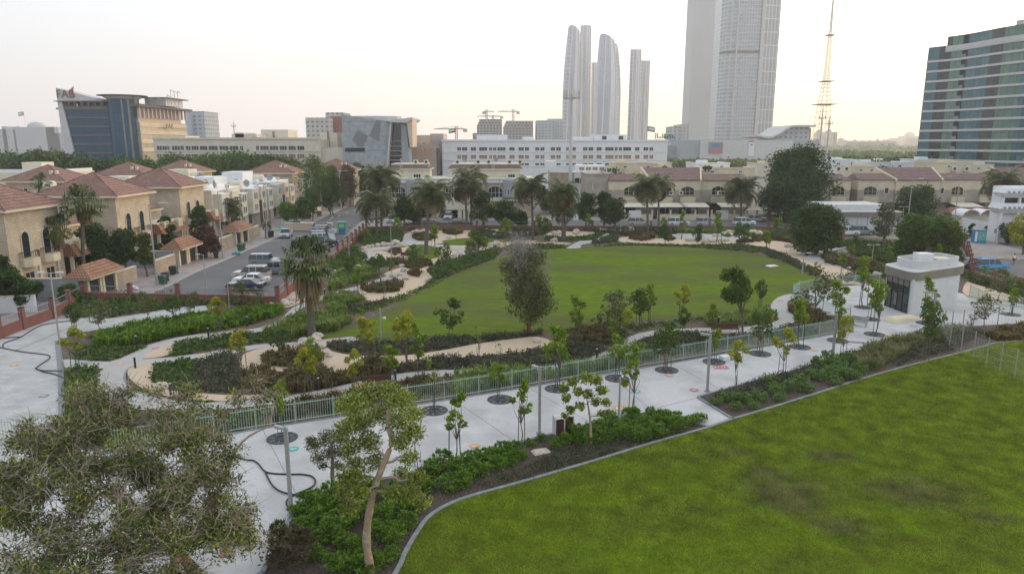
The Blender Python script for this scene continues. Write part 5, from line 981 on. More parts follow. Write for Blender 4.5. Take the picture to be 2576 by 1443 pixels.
def tree(name, label, loc, H, R, clumps, nl, ls, lm, bm='bark', r0=.12, trunk=.35, seed=0, group=None, cat='tree', droop=.1, shell=.5, flat=.8, spread=1.0, stakes=0, lean=(0, 0), twigs=0, extra=None, csz=.42):
    rnd = random.Random(seed); rg = np.random.default_rng(seed+11); e = thing(name, label, cat, loc, 0, group); C = []; Rr = []
    for i in range(clumps):
        a = rnd.uniform(0, 2*pi); t = (i+.5)/clumps; zz = H*(trunk+(1-trunk)*(.12+.8*t)); rr = R*spread*sqrt(max(.05, 1-(abs(t-.42)/.62)**2))*rnd.uniform(.25, .8)
        s = R*csz*rnd.uniform(.7, 1.25); f = zz/H; C.append((rr*cos(a)+lean[0]*f, rr*sin(a)+lean[1]*f, zz-s*.3)); Rr.append((s, s, s*flat))
    V = leaves(C, Rr, nl, ls, droop, shell, rg); V[:, 2] = np.maximum(V[:, 2], H*trunk*.45)
    qmesh('crown', V, lm, e); mb = MB(); f = limbs(mb, (0, 0, -.1), [C[i] for i in range(0, clumps, max(1, clumps//9))], r0, bm, rnd)
    for i in range(twigs):
        c_ = C[rnd.randrange(clumps)]; r_ = Rr[0][0]; p0 = Vector(f).lerp(Vector(c_), rnd.uniform(.5, 1)); p1 = Vector(c_)+Vector((rnd.uniform(-1, 1), rnd.uniform(-1, 1), rnd.uniform(-.4, 1.2)))*r_*1.5; mid = p0.lerp(p1, .5)+Vector((rnd.uniform(-.2, .2), rnd.uniform(-.2, .2), rnd.uniform(-.2, .2)))*r_
        mb.tube([p0, mid, p1], [r0*.12+.006, r0*.08+.004, .004], 3, 'twig', cap=False)
    mb.build('trunk', e)
    for i in range(stakes):
        a = 2*pi*i/stakes+.5; s = MB(); s.tube([(cos(a)*.3, sin(a)*.3, -.1), (cos(a)*.25, sin(a)*.25, min(1.9, H*.45))], .03, 4, 'stake' if seed % 2 else 'bark'); s.build('stake', e)
    return e
def base_h(u, v, top):
    """ground point and height of a thing whose foot is at (u, v) and whose top shows at row top"""
    x, y = G(u, v); return x, y, topz(u, top, y)
# prototypes of the planted young trees (made at the size of their first use, then copied)
YP = {}
def young(kind, u, v, top, label, dx=0, rz=None, wide=1.0):
    x, y, h = base_h(u, v, top); i = len(YP)
    spec = {'sapling': dict(R=.95, clumps=11, nl=700, ls=.24, lm='leaf_young', r0=.05, trunk=.42, stakes=2, droop=.35, csz=.36), 'feathery': dict(R=.95, clumps=9, nl=620, ls=.24, lm='leaf_yellow', r0=.045, trunk=.45, stakes=2, droop=.4, csz=.34), 'neem': dict(R=1.15, clumps=14, nl=1100, ls=.22, lm='leaf_mid', r0=.055, trunk=.40, stakes=3, droop=.3, csz=.38),
            'bare': dict(R=.5, clumps=5, nl=60, ls=.2, lm='leaf_young', r0=.045, trunk=.5, stakes=2), 'shrubby': dict(R=1.5, clumps=14, nl=700, ls=.24, lm='leaf_olive', r0=.05, trunk=.22, twigs=22, csz=.30), 'frangipani': dict(R=1.7, clumps=16, nl=620, ls=.30, lm='leaf_mid', r0=.06, trunk=.30, twigs=14, csz=.26), 'thin': dict(R=.7, clumps=11, nl=420, ls=.24, lm='leaf_young', r0=.045, trunk=.35, stakes=2, csz=.32), 'bushy': dict(R=1.4, clumps=16, nl=1500, ls=.24, lm='leaf_dark', r0=.07, trunk=.22, csz=.42)}[kind]
    var = (kind, len([k for k in YP if k[0] == kind]) if (kind, 2) not in YP else None)
    if var[1] is not None and var[1] < 3:
        e = tree('young_tree', label, (x, y, 0), 4.0, seed=101+len(YP)*7, group=None, **spec); YP[var] = e
    else:
        e = copy_thing(YP[(kind, int(u*7+v) % 3)], (x, y, 0), label=label)
    s = h/4.0; e.scale = (s*wide, s*wide, s); e.location = (x, y, 0); e.rotation_euler[2] = rz if rz is not None else (u*1.37+v) % 6.28
    if dx: e.rotation_euler = (0, dx, 0)
    return e
YT = [  # kind, foot (u, v), top row, label, wide
('neem', 188, 837, 757, 'dense small tree at the plaza corner beside the grey lamp post', 1.1), ('shrubby', 247, 837, 748, 'forked olive tree left of the pale path, second from the lamp post', 1), ('shrubby', 373, 806, 728, 'many stemmed tree standing at the pale path edge before the red wall', 1), ('neem', 439, 812, 738, 'slim green tree behind the lime hedge, near the wall pillar', .9), ('shrubby', 489, 792, 728, 'thin forked tree at the end of the pale path by the wall', .9), ('feathery', 551, 838, 742, 'yellow green tree with white painted trunk in the lime hedge', 1), ('shrubby', 598, 775, 705, 'sprawling white flowered tree in front of the parked dark sedan', 1.3), ('shrubby', 645, 790, 722, 'small tree at the right end of the lime hedge', .9),
('feathery', 190, 927, 822, 'leaning yellow green tree in front of the lamp post on the plaza edge', 1.2), ('feathery', 613, 947, 822, 'tall yellow green tree with white stem in the dark bed', 1), ('frangipani', 714, 902, 818, 'leafless-stemmed frangipani on the brown grass mound', 1), ('feathery', 777, 1005, 868, 'yellow green staked tree before the brown grasses, left one', .9), ('sapling', 795, 962, 842, 'yellow green tree hiding the rock pile', .9), ('feathery', 893, 1000, 876, 'slender tree rising through the mint fence near the bench', .8), ('feathery', 917, 930, 790, 'tall feathery tree between shaggy palm and lawn', 1), ('bare', 942, 902, 800, 'leafless sapling beside the tall feathery tree', 1), ('feathery', 1024, 925, 776, 'tallest feathery yellow tree at the lawn edge', 1.1), ('thin', 1054, 948, 800, 'thin leaning tree right of the tallest feathery one', .9), ('sapling', 989, 972, 862, 'green staked tree just behind the bench', 1),
('frangipani', 1129, 855, 745, 'round open frangipani at the near edge of the oval lawn', 1), ('bare', 1203, 918, 812, 'leafless sapling with two stakes on the gravel tongue', 1), ('bare', 1253, 935, 850, 'forked bare sapling near the gravel tongue', 1), ('sapling', 1254, 1006, 910, 'small tree in the iron ring left of the tallest lamp', 1), ('sapling', 708, 1102, 948, 'staked tree in the iron ring behind the nearest lamp', .7), ('bare', 1092, 1033, 897, 'bare sapling in the iron ring behind the leaning near tree', 1), ('thin', 894, 1068, 960, 'tree in the iron ring hidden behind the near crown', .9),
('thin', 1144, 1158, 968, 'leafy slim tree in the green bushes right of the crooked trunk', 1), ('bare', 1052, 1180, 1075, 'stubby sapling behind the crooked near tree', 1), ('thin', 1312, 1112, 940, 'bare legged thin tree just left of the tall lamp and bins', .9), ('thin', 1588, 1037, 862, 'tall sparse sapling rising from behind the bushes', .9), ('sapling', 1402, 978, 806, 'tree in the iron ring right of the tall lamp', .9), ('sapling', 1553, 953, 833, 'staked tree in the third iron ring from the tall lamp', .9), ('neem', 1677, 932, 803, 'fullest drooping green tree in an iron ring, middle of the promenade', 1.1), ('sapling', 1796, 911, 822, 'green tree in an iron ring just left of the second promenade lamp', .9), ('feathery', 1851, 972, 850, 'yellow tinged tree at the dark hedge corner', .9), ('neem', 1912, 891, 778, 'green tree in an iron ring halfway to the kiosk', .9),
('shrubby', 1524, 853, 733, 'orange flecked bushy tree on the lawn edge, left one', 1), ('feathery', 1576, 866, 775, 'tiny yellow sapling at the path bend', .8), ('shrubby', 1561, 836, 722, 'orange flecked bushy tree on the lawn edge, right one', 1), ('neem', 1607, 826, 720, 'green tree beside the orange flecked pair', 1), ('sapling', 1633, 816, 712, 'tall leafy tree right of the orange flecked pair', .9), ('feathery', 1711, 813, 710, 'bright yellow leaved tree alone before the lawn', 1.0), ('sapling', 1453, 876, 735, 'lone slim green tree between lawn and dark bed', .8), ('neem', 1911, 774, 700, 'staked green tree on the lawn right of the willow-like tree', .9), ('feathery', 1966, 948, 820, 'yellow green tree in the dark hedge, second bed', .9), ('sapling', 2012, 873, 745, 'tree in the iron ring before the crescent path', .9), ('sapling', 2107, 857, 768, 'tree in the iron ring beside the third lamp', .9), ('feathery', 2119, 908, 790, 'yellow tree with bare stem in the leafy shrubs', .8),
('shrubby', 2043, 808, 662, 'wide open crowned tree by the crescent path', 1.1), ('sapling', 2105, 830, 698, 'leafy tree on the enclosed plaza corner', .9), ('sapling', 2171, 774, 640, 'tall staked tree before the kiosk fence', .9), ('sapling', 2190, 804, 696, 'yellow green tree immediately left of the kiosk glass', .9), ('sapling', 2200, 842, 700, 'tree in the iron ring directly before the kiosk door', .8), ('thin', 2330, 814, 686, 'tree with tufted leaves in front of the kiosk white wall', 1.1), ('neem', 2325, 908, 745, 'staked tree in the dark bed below the kiosk', .8), ('shrubby', 2474, 826, 738, 'spreading tree behind the wire fence right of the kiosk', 1.2), ('sapling', 2542, 792, 720, 'last tree in an iron ring at the right edge', .9), ('sapling', 2117, 690, 632, 'yellow tipped tree behind the kiosk plaza fence', 1), ('feathery', 2010, 815, 752, 'small yellow tree in the brown bed by the crescent path', 1), ('shrubby', 2510, 758, 672, 'bare twiggy tree behind the kiosk right side', 1), ('sapling', 2235, 668, 618, 'yellow green small tree behind the kiosk roof', 1), ('sapling', 2355, 660, 610, 'small tree behind the kiosk roof, right side', 1), ('shrubby', 2405, 690, 640, 'small tree at the red wall before the parked cars', 1), ('neem', 2550, 770, 700, 'dark green small tree at the right frame edge', 1.2),
('sapling', 897, 746, 668, 'green tree in the light grasses right of the shaggy palm', 1), ('neem', 880, 708, 640, 'small tree behind the light grass bank', 1), ('bare', 967, 753, 700, 'thin bare tree on the serpentine gravel', 1), ('frangipani', 1045, 692, 612, 'white stemmed tree on the small round brown bed', .9), ('neem', 952, 700, 635, 'rounded green tree beside the black bollards', 1), ('sapling', 925, 612, 575, 'yellow green bush tree at the parking wall', 1.4), ('sapling', 985, 690, 650, 'low green tree near the boulder circle', .9), ('sapling', 1003, 606, 545, 'tree among the left date palms', 1), ('sapling', 1091, 628, 560, 'white stemmed tree right of the leaning date palm', 1), ('frangipani', 1118, 690, 612, 'flowering frangipani at the lawn patch edge, left', .9), ('frangipani', 1182, 662, 605, 'flowering frangipani at the lawn patch edge, right', .8), ('sapling', 1148, 602, 570, 'small tree behind the round brown bed', 1), ('neem', 1198, 655, 572, 'dense tree with white stem by the narrow lawn patch', 1), ('sapling', 1222, 645, 592, 'slim tree next to the white stemmed one', .9), ('sapling', 1219, 580, 540, 'slight tree by the back wall left of centre', 1), ('sapling', 1269, 618, 545, 'tree with white stem before the dark bush trees', 1), ('sapling', 1284, 600, 550, 'tree close behind the dry grey tree', 1),
('sapling', 1358, 592, 535, 'green tree left of the twin tall palm', 1.1), ('neem', 1373, 610, 545, 'denser green tree right next to it, by the palm', 1), ('sapling', 1483, 586, 536, 'bright green tree before the crooked park tree', 1.2), ('bare', 1502, 604, 560, 'thin tree at the stepping path', 1), ('sapling', 1546, 576, 535, 'tree at the back wall under the crooked tree', 1), ('thin', 1713, 594, 525, 'yellowish thin tree before the cream street wall', 1.1), ('bushy', 1673, 616, 560, 'dense dark round tree at the far lawn edge', 1), ('bushy', 1753, 617, 562, 'dark green tree at the far lawn edge, right one', .8), ('sapling', 1808, 612, 530, 'tall thin tree behind the boulders, far right of the lawn', 1), ('neem', 1863, 628, 556, 'tree next to the far boulder heap', 1), ('sapling', 1930, 640, 580, 'small tree in front of the giant tree', 1), ('sapling', 1955, 600, 545, 'yellow green tree under the giant tree', 1.2), ('neem', 2150, 640, 590, 'tree behind the round dark tree', 1), ('sapling', 2140, 660, 612, 'slight tree near the curved boulders', 1), ('sapling', 1670, 590, 545, 'small tree behind the dense dark one', 1), ('sapling', 1540, 870, 800, 'small drooping tree in the brown grasses', .9), ('sapling', 1790, 830, 760, 'small tree at the brown bench', 1), ('neem', 1720, 845, 770, 'small leafy tree in the fenced bed', .8), ('bushy', 1760, 880, 830, 'low dark bush tree behind the fence lamp', .8)]
for k, u, v, t, l, wd in YT: young(k, u, v, t, l, wide=wd)
# ---- palms
def frond(L_, n, droop, wid, rg, up=.9, seg=7):
    """quads of leaflets along one arched rib heading +x; returns (k,4,3)"""
    out = []; q = []; x = z = 0; ang = up; ds = L_/seg; pts = [(0, 0)]
    for i in range(seg): x += cos(ang)*ds; z += sin(ang)*ds; pts.append((x, z)); ang -= droop/seg*(1+i*.25)
    for i in range(n):
        t = (i+.6)/n*seg; j = min(int(t), seg-1); f = t-j; px = pts[j][0]*(1-f)+pts[j+1][0]*f; pz = pts[j][1]*(1-f)+pts[j+1][1]*f
        l = wid*(.5+1.1*sin(pi*min(1, .12+t/seg*.95))); 
        for sgn in (-1, 1):
            a = np.array([px, 0, pz]); b = a+np.array([l*.55, sgn*l, -l*.35+rg.uniform(-.06, .06)]); w_ = np.array([.07, 0, .05])*L_/3; out.append([a-w_, a+w_, b+w_*.25, b-w_*.25])
    return np.array(out), pts
def palm(name, label, loc, H, crownR, lm='palmleaf', nf=64, r0=.25, lean=(0, 0), seed=0, group='date palms in the park', skirt=0, kind='date', dead=.35):
    rg = np.random.default_rng(seed); e = thing(name, label, 'palm tree', loc, 0, group); mb = MB(); k = 9; pts = [(lean[0]*(i/k)**1.6, lean[1]*(i/k)**1.6, H*i/k-.1*(i == 0)) for i in range(k+1)]; top = np.array(pts[-1])
    mb.tube(pts, [r0*(1.35 if i == 0 else 1.05-.25*i/k) for i in range(k+1)], 9, 'palmtrunk')
    mb.tube([(top[0], top[1], H-.9), (top[0], top[1], H-.2), (top[0], top[1], H+.3)], [r0*.8, r0*1.7, r0*.9], 8, 'deadleaf' if kind == 'fan' else 'palmtrunk'); mb.build('trunk', e); G_ = []; D = []
    for i in range(nf):
        az = rg.uniform(0, 2*pi); t = (i+.5)/nf; up = 1.4-2.15*t+rg.uniform(-.15, .15); ca, sa = cos(az), sin(az); R_ = np.array([[ca, -sa, 0], [sa, ca, 0], [0, 0, 1]])
        if kind == 'date': q, p_ = frond(crownR*rg.uniform(.9, 1.3), 16, rg.uniform(.9, 1.5), crownR*.17, rg, up)
        else:
            L_ = crownR*rg.uniform(.8, 1.1); q = []; hub = np.array([cos(up)*L_*.55, 0, sin(up)*L_*.55])
            for j in range(9):
                a = (j-4)*.30; d = np.array([cos(up)*cos(a), sin(a), sin(up)*cos(a)]); tip = hub+d*L_*.5; tip2 = tip+np.array([0.05, 0, -L_*.22*rg.uniform(.6, 1.3)]); sd_ = np.cross(d, [0, 0, 1.0]); sd_ = sd_/max(.1, np.linalg.norm(sd_))*L_*.055
                q.append([hub-sd_*.3, tip-sd_, tip2, tip+sd_]); q.append([hub*.3, hub-sd_*.2, hub, hub+sd_*.2])
            q = np.array(q)
        q = q@R_.T+top; (D if t > 1-dead*.6 and kind == 'date' else G_).append(q.reshape(-1, 3))
    qmesh('crown', np.concatenate(G_), lm, e)
    if D and kind == 'date': qmesh('dry_fronds', np.concatenate(D), 'deadleaf' if seed % 2 else 'leaf_dry', e)
    if skirt:
        n = 420; a = rg.uniform(0, 2*pi, n); z = H-rg.random(n)*skirt*.55; rr = r0*(1.2+2.6*rg.random(n))*(1-.45*(H-z)/skirt); p = np.stack([top[0]+rr*np.cos(a), top[1]+rr*np.sin(a), z], 1); L_ = skirt*.5*rg.uniform(.5, 1.1, n); w_ = .07*crownR/2
        dn = np.stack([np.cos(a)*.15, np.sin(a)*.15, -np.ones(n)], 1)*L_[:, None]; s_ = np.stack([-np.sin(a), np.cos(a), np.zeros(n)], 1)*w_; V = np.stack([p-s_, p+s_, p+dn+s_*.4, p+dn-s_*.4], 1).reshape(-1, 3); qmesh('dead_skirt', V, 'deadleaf', e)
    return e
def pxpalm(label, u, v, cu, cv, Rpx, **kw):
    x, y = G(u, v); c = P(cu, cv, y); d = hypot(y, HC); return palm(kw.pop('name', 'date_palm'), label, (x, y, 0), c.z, Rpx*y*1.17/F, lean=(c.x-x, kw.pop('ly', .3)), **kw)
pxpalm('date palm at the road corner, nearer of the left pair', 948, 597, 945, 508, 46, seed=1); pxpalm('taller date palm behind its neighbour at the road corner', 960, 584, 962, 448, 44, seed=2); pxpalm('big leaning date palm with grey drooping fronds on the small lawn patch', 1072, 640, 1083, 488, 50, seed=3, r0=.34)
pxpalm('shaggy date palm beside the back path, front one of the tight pair', 1174, 578, 1170, 468, 40, seed=4, dead=.6); pxpalm('date palm with upswept fronds, rear one of the tight pair', 1186, 566, 1184, 448, 38, seed=5); pxpalm('tall straight date palm before the ivory villa right end', 1340, 602, 1337, 470, 44, seed=6); pxpalm('date palm next to the telecom pole', 1416, 606, 1414, 484, 38, seed=7)
pxpalm('short date palm below the one at the telecom pole', 1420, 604, 1418, 528, 32, seed=8, r0=.3); pxpalm('tall date palm, left of the pair before the beige house', 1629, 594, 1627, 468, 40, seed=9); pxpalm('thinner date palm, right of the pair before the beige house', 1657, 567, 1655, 466, 36, seed=10, dead=.5); pxpalm('wide date palm left of the giant dark tree', 1863, 560, 1866, 474, 44, seed=12); pxpalm('big date palm at the right edge near the balconied house', 2520, 566, 2528, 458, 46, seed=13)
pxpalm('date palm in a yard beside the white houses', 558, 590, 567, 522, 38, seed=14, group='palms on the left street'); pxpalm('little palm on the pavement by the white houses', 668, 600, 668, 565, 16, seed=15, group='palms on the left street', nf=26, r0=.12)
kw = dict(name='fan_palm', kind='fan', lm='fanleaf', group='fan palms')
pxpalm('huge shaggy fan palm with hanging dead skirt before the parking', 785, 845, 771, 660, 56, seed=21, nf=60, r0=.36, skirt=4.6, **kw); pxpalm('tall fan palm between the first two brick villas', 214, 712, 205, 515, 44, seed=22, nf=44, r0=.26, skirt=2.6, **kw); pxpalm('shorter fan palm in front of the arched balcony window', 135, 722, 136, 578, 34, seed=23, nf=40, r0=.24, skirt=2.6, **kw); pxpalm('small fan palm top between red roofs', 96, 620, 98, 458, 20, seed=24, nf=30, **kw)
pxpalm('distant fan palm before the blue glass office, right one', 293, 440, 292, 384, 11, seed=25, nf=24, skirt=2, **kw); pxpalm('distant fan palm before the blue glass office, left one', 202, 450, 201, 397, 10, seed=26, nf=24, skirt=2, **kw); pxpalm('distant palm at the foot of the grey folded building', 928, 500, 926, 432, 12, seed=27, nf=24, **kw)
# ---- grown trees
def big(label, u, v, top, Rpx, lm='leaf_dark', clumps=30, nl=7000, ls=.42, trunk=.22, r0=.3, name='tree', **kw):
    x, y, h = base_h(u, v, top); return tree(name, label, (x, y, 0), h, Rpx*y*1.02/F, clumps, nl, ls, lm, r0=r0, trunk=trunk, seed=int(u+v), **kw)
big('giant dark evergreen tree taller than the beige houses', 1992, 560, 362, 98, nl=30000, clumps=64, ls=.62, trunk=.04, r0=.6, csz=.36, shell=.25)
big('dense round dark green tree standing over the curved path', 2050, 640, 506, 66, 'leaf_dark', nl=15000, clumps=44, ls=.40, trunk=.12, r0=.4, csz=.38, shell=.35, bm='bark')
big('bushy street tree in front of the right beige house', 2306, 568, 462, 52, 'leaf_dark', nl=9000, trunk=.1, csz=.42); big('broad olive green tree behind the kiosk, left half', 2300, 652, 540, 50, 'leaf_mid', nl=9000, clumps=34, trunk=.2, csz=.40); big('broad olive green tree behind the kiosk, right half', 2365, 650, 546, 52, 'leaf_mid', nl=9000, clumps=34, trunk=.2, csz=.40)
big('gnarled half bare tree before the white service building', 2222, 622, 506, 40, 'leaf_olive', nl=1800, clumps=26, trunk=.2, csz=.26, twigs=60, r0=.3); big('orange tinged tree at the right frame edge', 2575, 640, 535, 46, 'leaf_yellow', nl=3000, clumps=24, trunk=.2, csz=.32, twigs=20); big('leafy tree overhanging the white boundary wall', 2535, 615, 560, 26, 'leaf_dark', nl=2500, clumps=16)
big('dark bush on the white boundary wall, left', 2440, 596, 560, 9, 'leaf_dark', nl=900, clumps=8, ls=.3, cat='bush', name='bush'); big('dark bush on the white boundary wall, right', 2478, 604, 565, 11, 'leaf_dark', nl=900, clumps=8, ls=.3, cat='bush', name='bush')
for a in [('dark glossy tree at the left end of the ivory villa', 1016, 575, 488, 30), ('low dark tree beside the villa carport', 1044, 576, 516, 22), ('dark tree right of the tight palm pair', 1214, 575, 478, 34), ('near-black tree before the ivory villa right end', 1274, 578, 500, 36), ('low dark bush tree under the tall straight palm', 1312, 575, 530, 20), ('crooked park tree with leaning bare limb, left crown', 1472, 576, 480, 28), ('crown of leaning limb tree, upper right', 1518, 575, 478, 20), ('dense rounded green tree by the back wall', 1545, 580, 495, 33)]: big(a[0], a[1], a[2], a[3], a[4], nl=4200, clumps=20, csz=.4, r0=.25, trunk=.25)
def willow():
    x, y, h = base_h(1868, 842, 668); tree('willow_tree', 'drooping willow-like tree leaning left over the oval lawn', (x, y, 0), h, 1.9, 20, 3000, .30, 'leaf_mid', r0=.12, trunk=.44, seed=79, droop=1.6, lean=(-1.5, 0), csz=.32, shell=.3)
    x, y, h = base_h(1330, 842, 596); e = tree('casuarina_tree', 'tall dry grey topped tree alone at the edge of the oval lawn', (x, y, 0), h*.93, 3.2, 46, 9000, .24, 'leaf_olive', r0=.16, trunk=.14, seed=78, droop=.9, lean=(-.35, 0), csz=.30, twigs=260, bm='bark', shell=.2); q = MB(); q.tube([(0, 0, 0), (0, 0, 1.1)], .2, 8, 'redpost'); q.build('painted_base', e)
    rg = np.random.default_rng(5); C = [(rg.normal()*.95-.35, rg.normal()*.85, h*rg.uniform(.45, 1.0)) for i in range(40)]; qmesh('dry_twigs', leaves(C, [(.8, .8, 1.0)]*40, 5500, .5, -.6, .1, rg, .05), 'greytwig', e)
willow()
for a in [('rounded bushy tree in the villa garden behind the gate canopy', 243, 700, 560, 46, 'leaf_dark'), ('large garden tree with white blossom above the garden wall', 318, 690, 575, 44, 'leaf_dark'), ('slim pale stemmed garden tree', 372, 695, 580, 22, 'leaf_olive'), ('garden tree before the middle brick villa', 425, 640, 540, 26, 'leaf_dark'), ('small tree on the far brick villa terrace', 508, 620, 512, 24, 'leaf_dark'), ('pink flowering bougainvillea spilling over the garden wall', 518, 648, 568, 34, 'bougain'), ('green tree at far left before the nearest brick villa', 12, 780, 640, 44, 'leaf_dark'), ('low bushy tree behind the red wall at far left', 62, 780, 690, 38, 'leaf_dark'), ('creeper bush hanging over the red wall corner', 178, 768, 715, 26, 'leaf_mid'), ('round clipped ficus on the pavement by the dark off-roader', 725, 568, 505, 22, 'shrub'), ('leafy street tree right of the clipped ficus', 763, 566, 492, 22, 'leaf_mid'), ('tall pale green street tree above the clipped ficus', 787, 555, 468, 24, 'leaf_mid'), ('very tall bushy street tree beside the red roof', 800, 545, 383, 50, 'leaf_mid'), ('second very tall tree at the street bend', 838, 540, 412, 26, 'leaf_mid'), ('dark shaggy street tree under the tall one', 832, 540, 430, 34, 'leaf_dark'), ('brownish street tree farther up the street', 880, 520, 410, 28, 'leaf_dry'), ('dark tree at the end of the street, left side', 905, 510, 405, 26, 'leaf_dark'), ('dark bushy tree below the grey folded building', 935, 508, 410, 24, 'leaf_dark'), ('small green tree beside the second ficus trunk', 745, 560, 515, 14, 'leaf_mid'), ('round green bush tree between white roofs and red roof', 672, 520, 424, 16, 'leaf_dark'), ('brown leaved tree behind the far gate canopy', 862, 525, 440, 20, 'leaf_dry'), ('small bush tree beyond the villa behind the gate canopy', 400, 668, 610, 16, 'leaf_dark')]: big(a[0], a[1], a[2], a[3], a[4], a[5], nl=7500 if a[4] > 25 else 3800, clumps=24, csz=.42, ls=.38, trunk=.22, r0=.18)
# ---- trees beyond the roofs: prototypes then copies
FT = [tree('distant_tree', 'dark tree of the row under the blue glass office', (0, 0, 0), 9, 5.0, 22, 2400, .75, m, r0=.3, trunk=.2, seed=s, csz=.42) for s, m in ((301, 'leaf_dark'), (302, 'leaf_mid'), (303, 'leaf_olive'))]
far_rows = []
rnd = random.Random(12)
for i in range(13): far_rows.append((-10+i*15+rnd.uniform(-4, 4), 368+rnd.uniform(-5, 9), rnd.uniform(205, 245), 'in the row below the left palace and glass office', rnd.choice((0, 0, 2))))
for i in range(9): far_rows.append((205+i*22+rnd.uniform(-6, 6), 386+rnd.uniform(-4, 5), rnd.uniform(212, 230), 'at the foot of the blue glass office', rnd.choice((0, 1))))
for i in range(12): far_rows.append((425+i*19+rnd.uniform(-5, 5), 374+rnd.uniform(-8, 10), rnd.uniform(215, 240), 'before the long low white block', rnd.choice((0, 1, 1))))
for i in range(5): far_rows.append((655+i*17, 378+rnd.uniform(-6, 6), rnd.uniform(225, 240), 'right of the long low white block front', rnd.choice((0, 2))))
for i in range(5): far_rows.append((872+i*17, 412+rnd.uniform(-6, 8), rnd.uniform(236, 250), 'below the grey folded building', rnd.choice((0, 0, 2))))
for i in range(9): far_rows.append((1690+i*26, 392+rnd.uniform(-4, 6), rnd.uniform(330, 420), 'in front of the grey mall', rnd.choice((1, 2))))
for i in range(8): far_rows.append((2105+i*27, 386+rnd.uniform(-8, 6), rnd.uniform(260, 330), 'in the gap left of the glass apartment tower', rnd.choice((0, 1, 2))))
for u, t, Y, l in ((1540, 410, 200, 'small dark tree on the roof terrace beside the cream house'), (1405, 462, 190, 'tree beside the telecom pole foot, left'), (1385, 470, 186, 'tree at the stone block house'), (1733, 405, 240, 'tree between the mall and the beige ridge'), (2225, 405, 230, 'tree among the white low houses')): far_rows.append((u, t, Y, l, 0))
cnt = {}
for j, (u, t, Y, l, k) in enumerate(far_rows):
    cnt[l] = cnt.get(l, 0)+1
tot = dict(cnt); cnt = {}
for j, (u, t, Y, l, k) in enumerate(far_rows):
    p = P(u, t+11, Y); cnt[l] = cnt.get(l, 0)+1; lab = l if tot[l] == 1 else '%s distant tree from the left %s' % (nth(cnt[l]-1), l)
    h = p.z; s = h/9.0; e = FT[k] if (j, k) in ((0, 0),) else copy_thing(FT[k], (0, 0, 0)); e['label'] = lab; e['group'] = 'distant trees beyond the roofs'; e.location = (p.x, Y, 0); sw = min(s, 1.25)*rnd.uniform(.85, 1.15); e.scale = (sw, sw, s); e.rotation_euler[2] = rnd.uniform(0, 6)
for k in (1, 2):
    p = P(2150+k*60, 388, 300); FT[k].location = (p.x, 300, 0); FT[k]['label'] = '%s tree in front of the white tents at the right' % ('nearer', 'farther')[k-1]; FT[k]['group'] = 'distant trees beyond the roofs'
def wood(name, u0, u1, Y0, Y1, n, zt, lm, seed):
    rg = np.random.default_rng(seed); x0, x1 = P(u0, 370, (Y0+Y1)/2).x, P(u1, 370, (Y0+Y1)/2).x; k = n//60; C = np.stack([rg.uniform(x0, x1, k), rg.uniform(Y0, Y1, k), rg.uniform(.25, .75, k)*zt], 1); R_ = np.stack([rg.uniform(4, 9, k)]*2+[rg.uniform(.3, .5, k)*zt], 1); o = qmesh(name, leaves(C, R_, n, 2.6, 0, .5, rg, .8), lm); tag(o, kind='stuff')
wood('far_wood', 1990, 2360, 420, 1100, 30000, 10, 'leaf_mid', 1); wood('far_wood', 1660, 2000, 350, 520, 12000, 7, 'leaf_mid', 2); wood('far_wood', -100, 700, 330, 900, 26000, 7, 'leaf_olive', 3); wood('far_wood', 700, 1700, 420, 900, 20000, 8, 'leaf_olive', 4); wood('far_wood', 2000, 2400, 1200, 2100, 20000, 16, 'leaf_mid', 6)
for i, u in enumerate((2147, 2202)): B = Bld('marquee', ('white marquee tent left', 'white marquee tent right')[i]+' of two among the far trees', 'tent', (P(u, 398, 330).x, 330, 0), 'white marquees'); x = P(u, 398, 330).x; q = MB(); q.hexa([(x-5, 330, 0), (x+7, 330, 0), (x+7, 338, 0), (x-5, 338, 0)], [(x-5, 330, 8.5), (x+7, 330, 8.5), (x+7, 338, 8.5), (x-5, 338, 8.5)], 'ivory'); q.face([(x-6, 329, 8.5), (x+8, 329, 8.5), (x+5, 334, 11.3), (x-3, 334, 11.3)], 'white'); q.face([(x+8, 329, 8.5), (x+8, 339, 8.5), (x+5, 334, 11.3)], 'white'); q.face([(x-6, 339, 8.5), (x-6, 329, 8.5), (x-3, 334, 11.3)], 'white'); B.part(q, 'canopy')
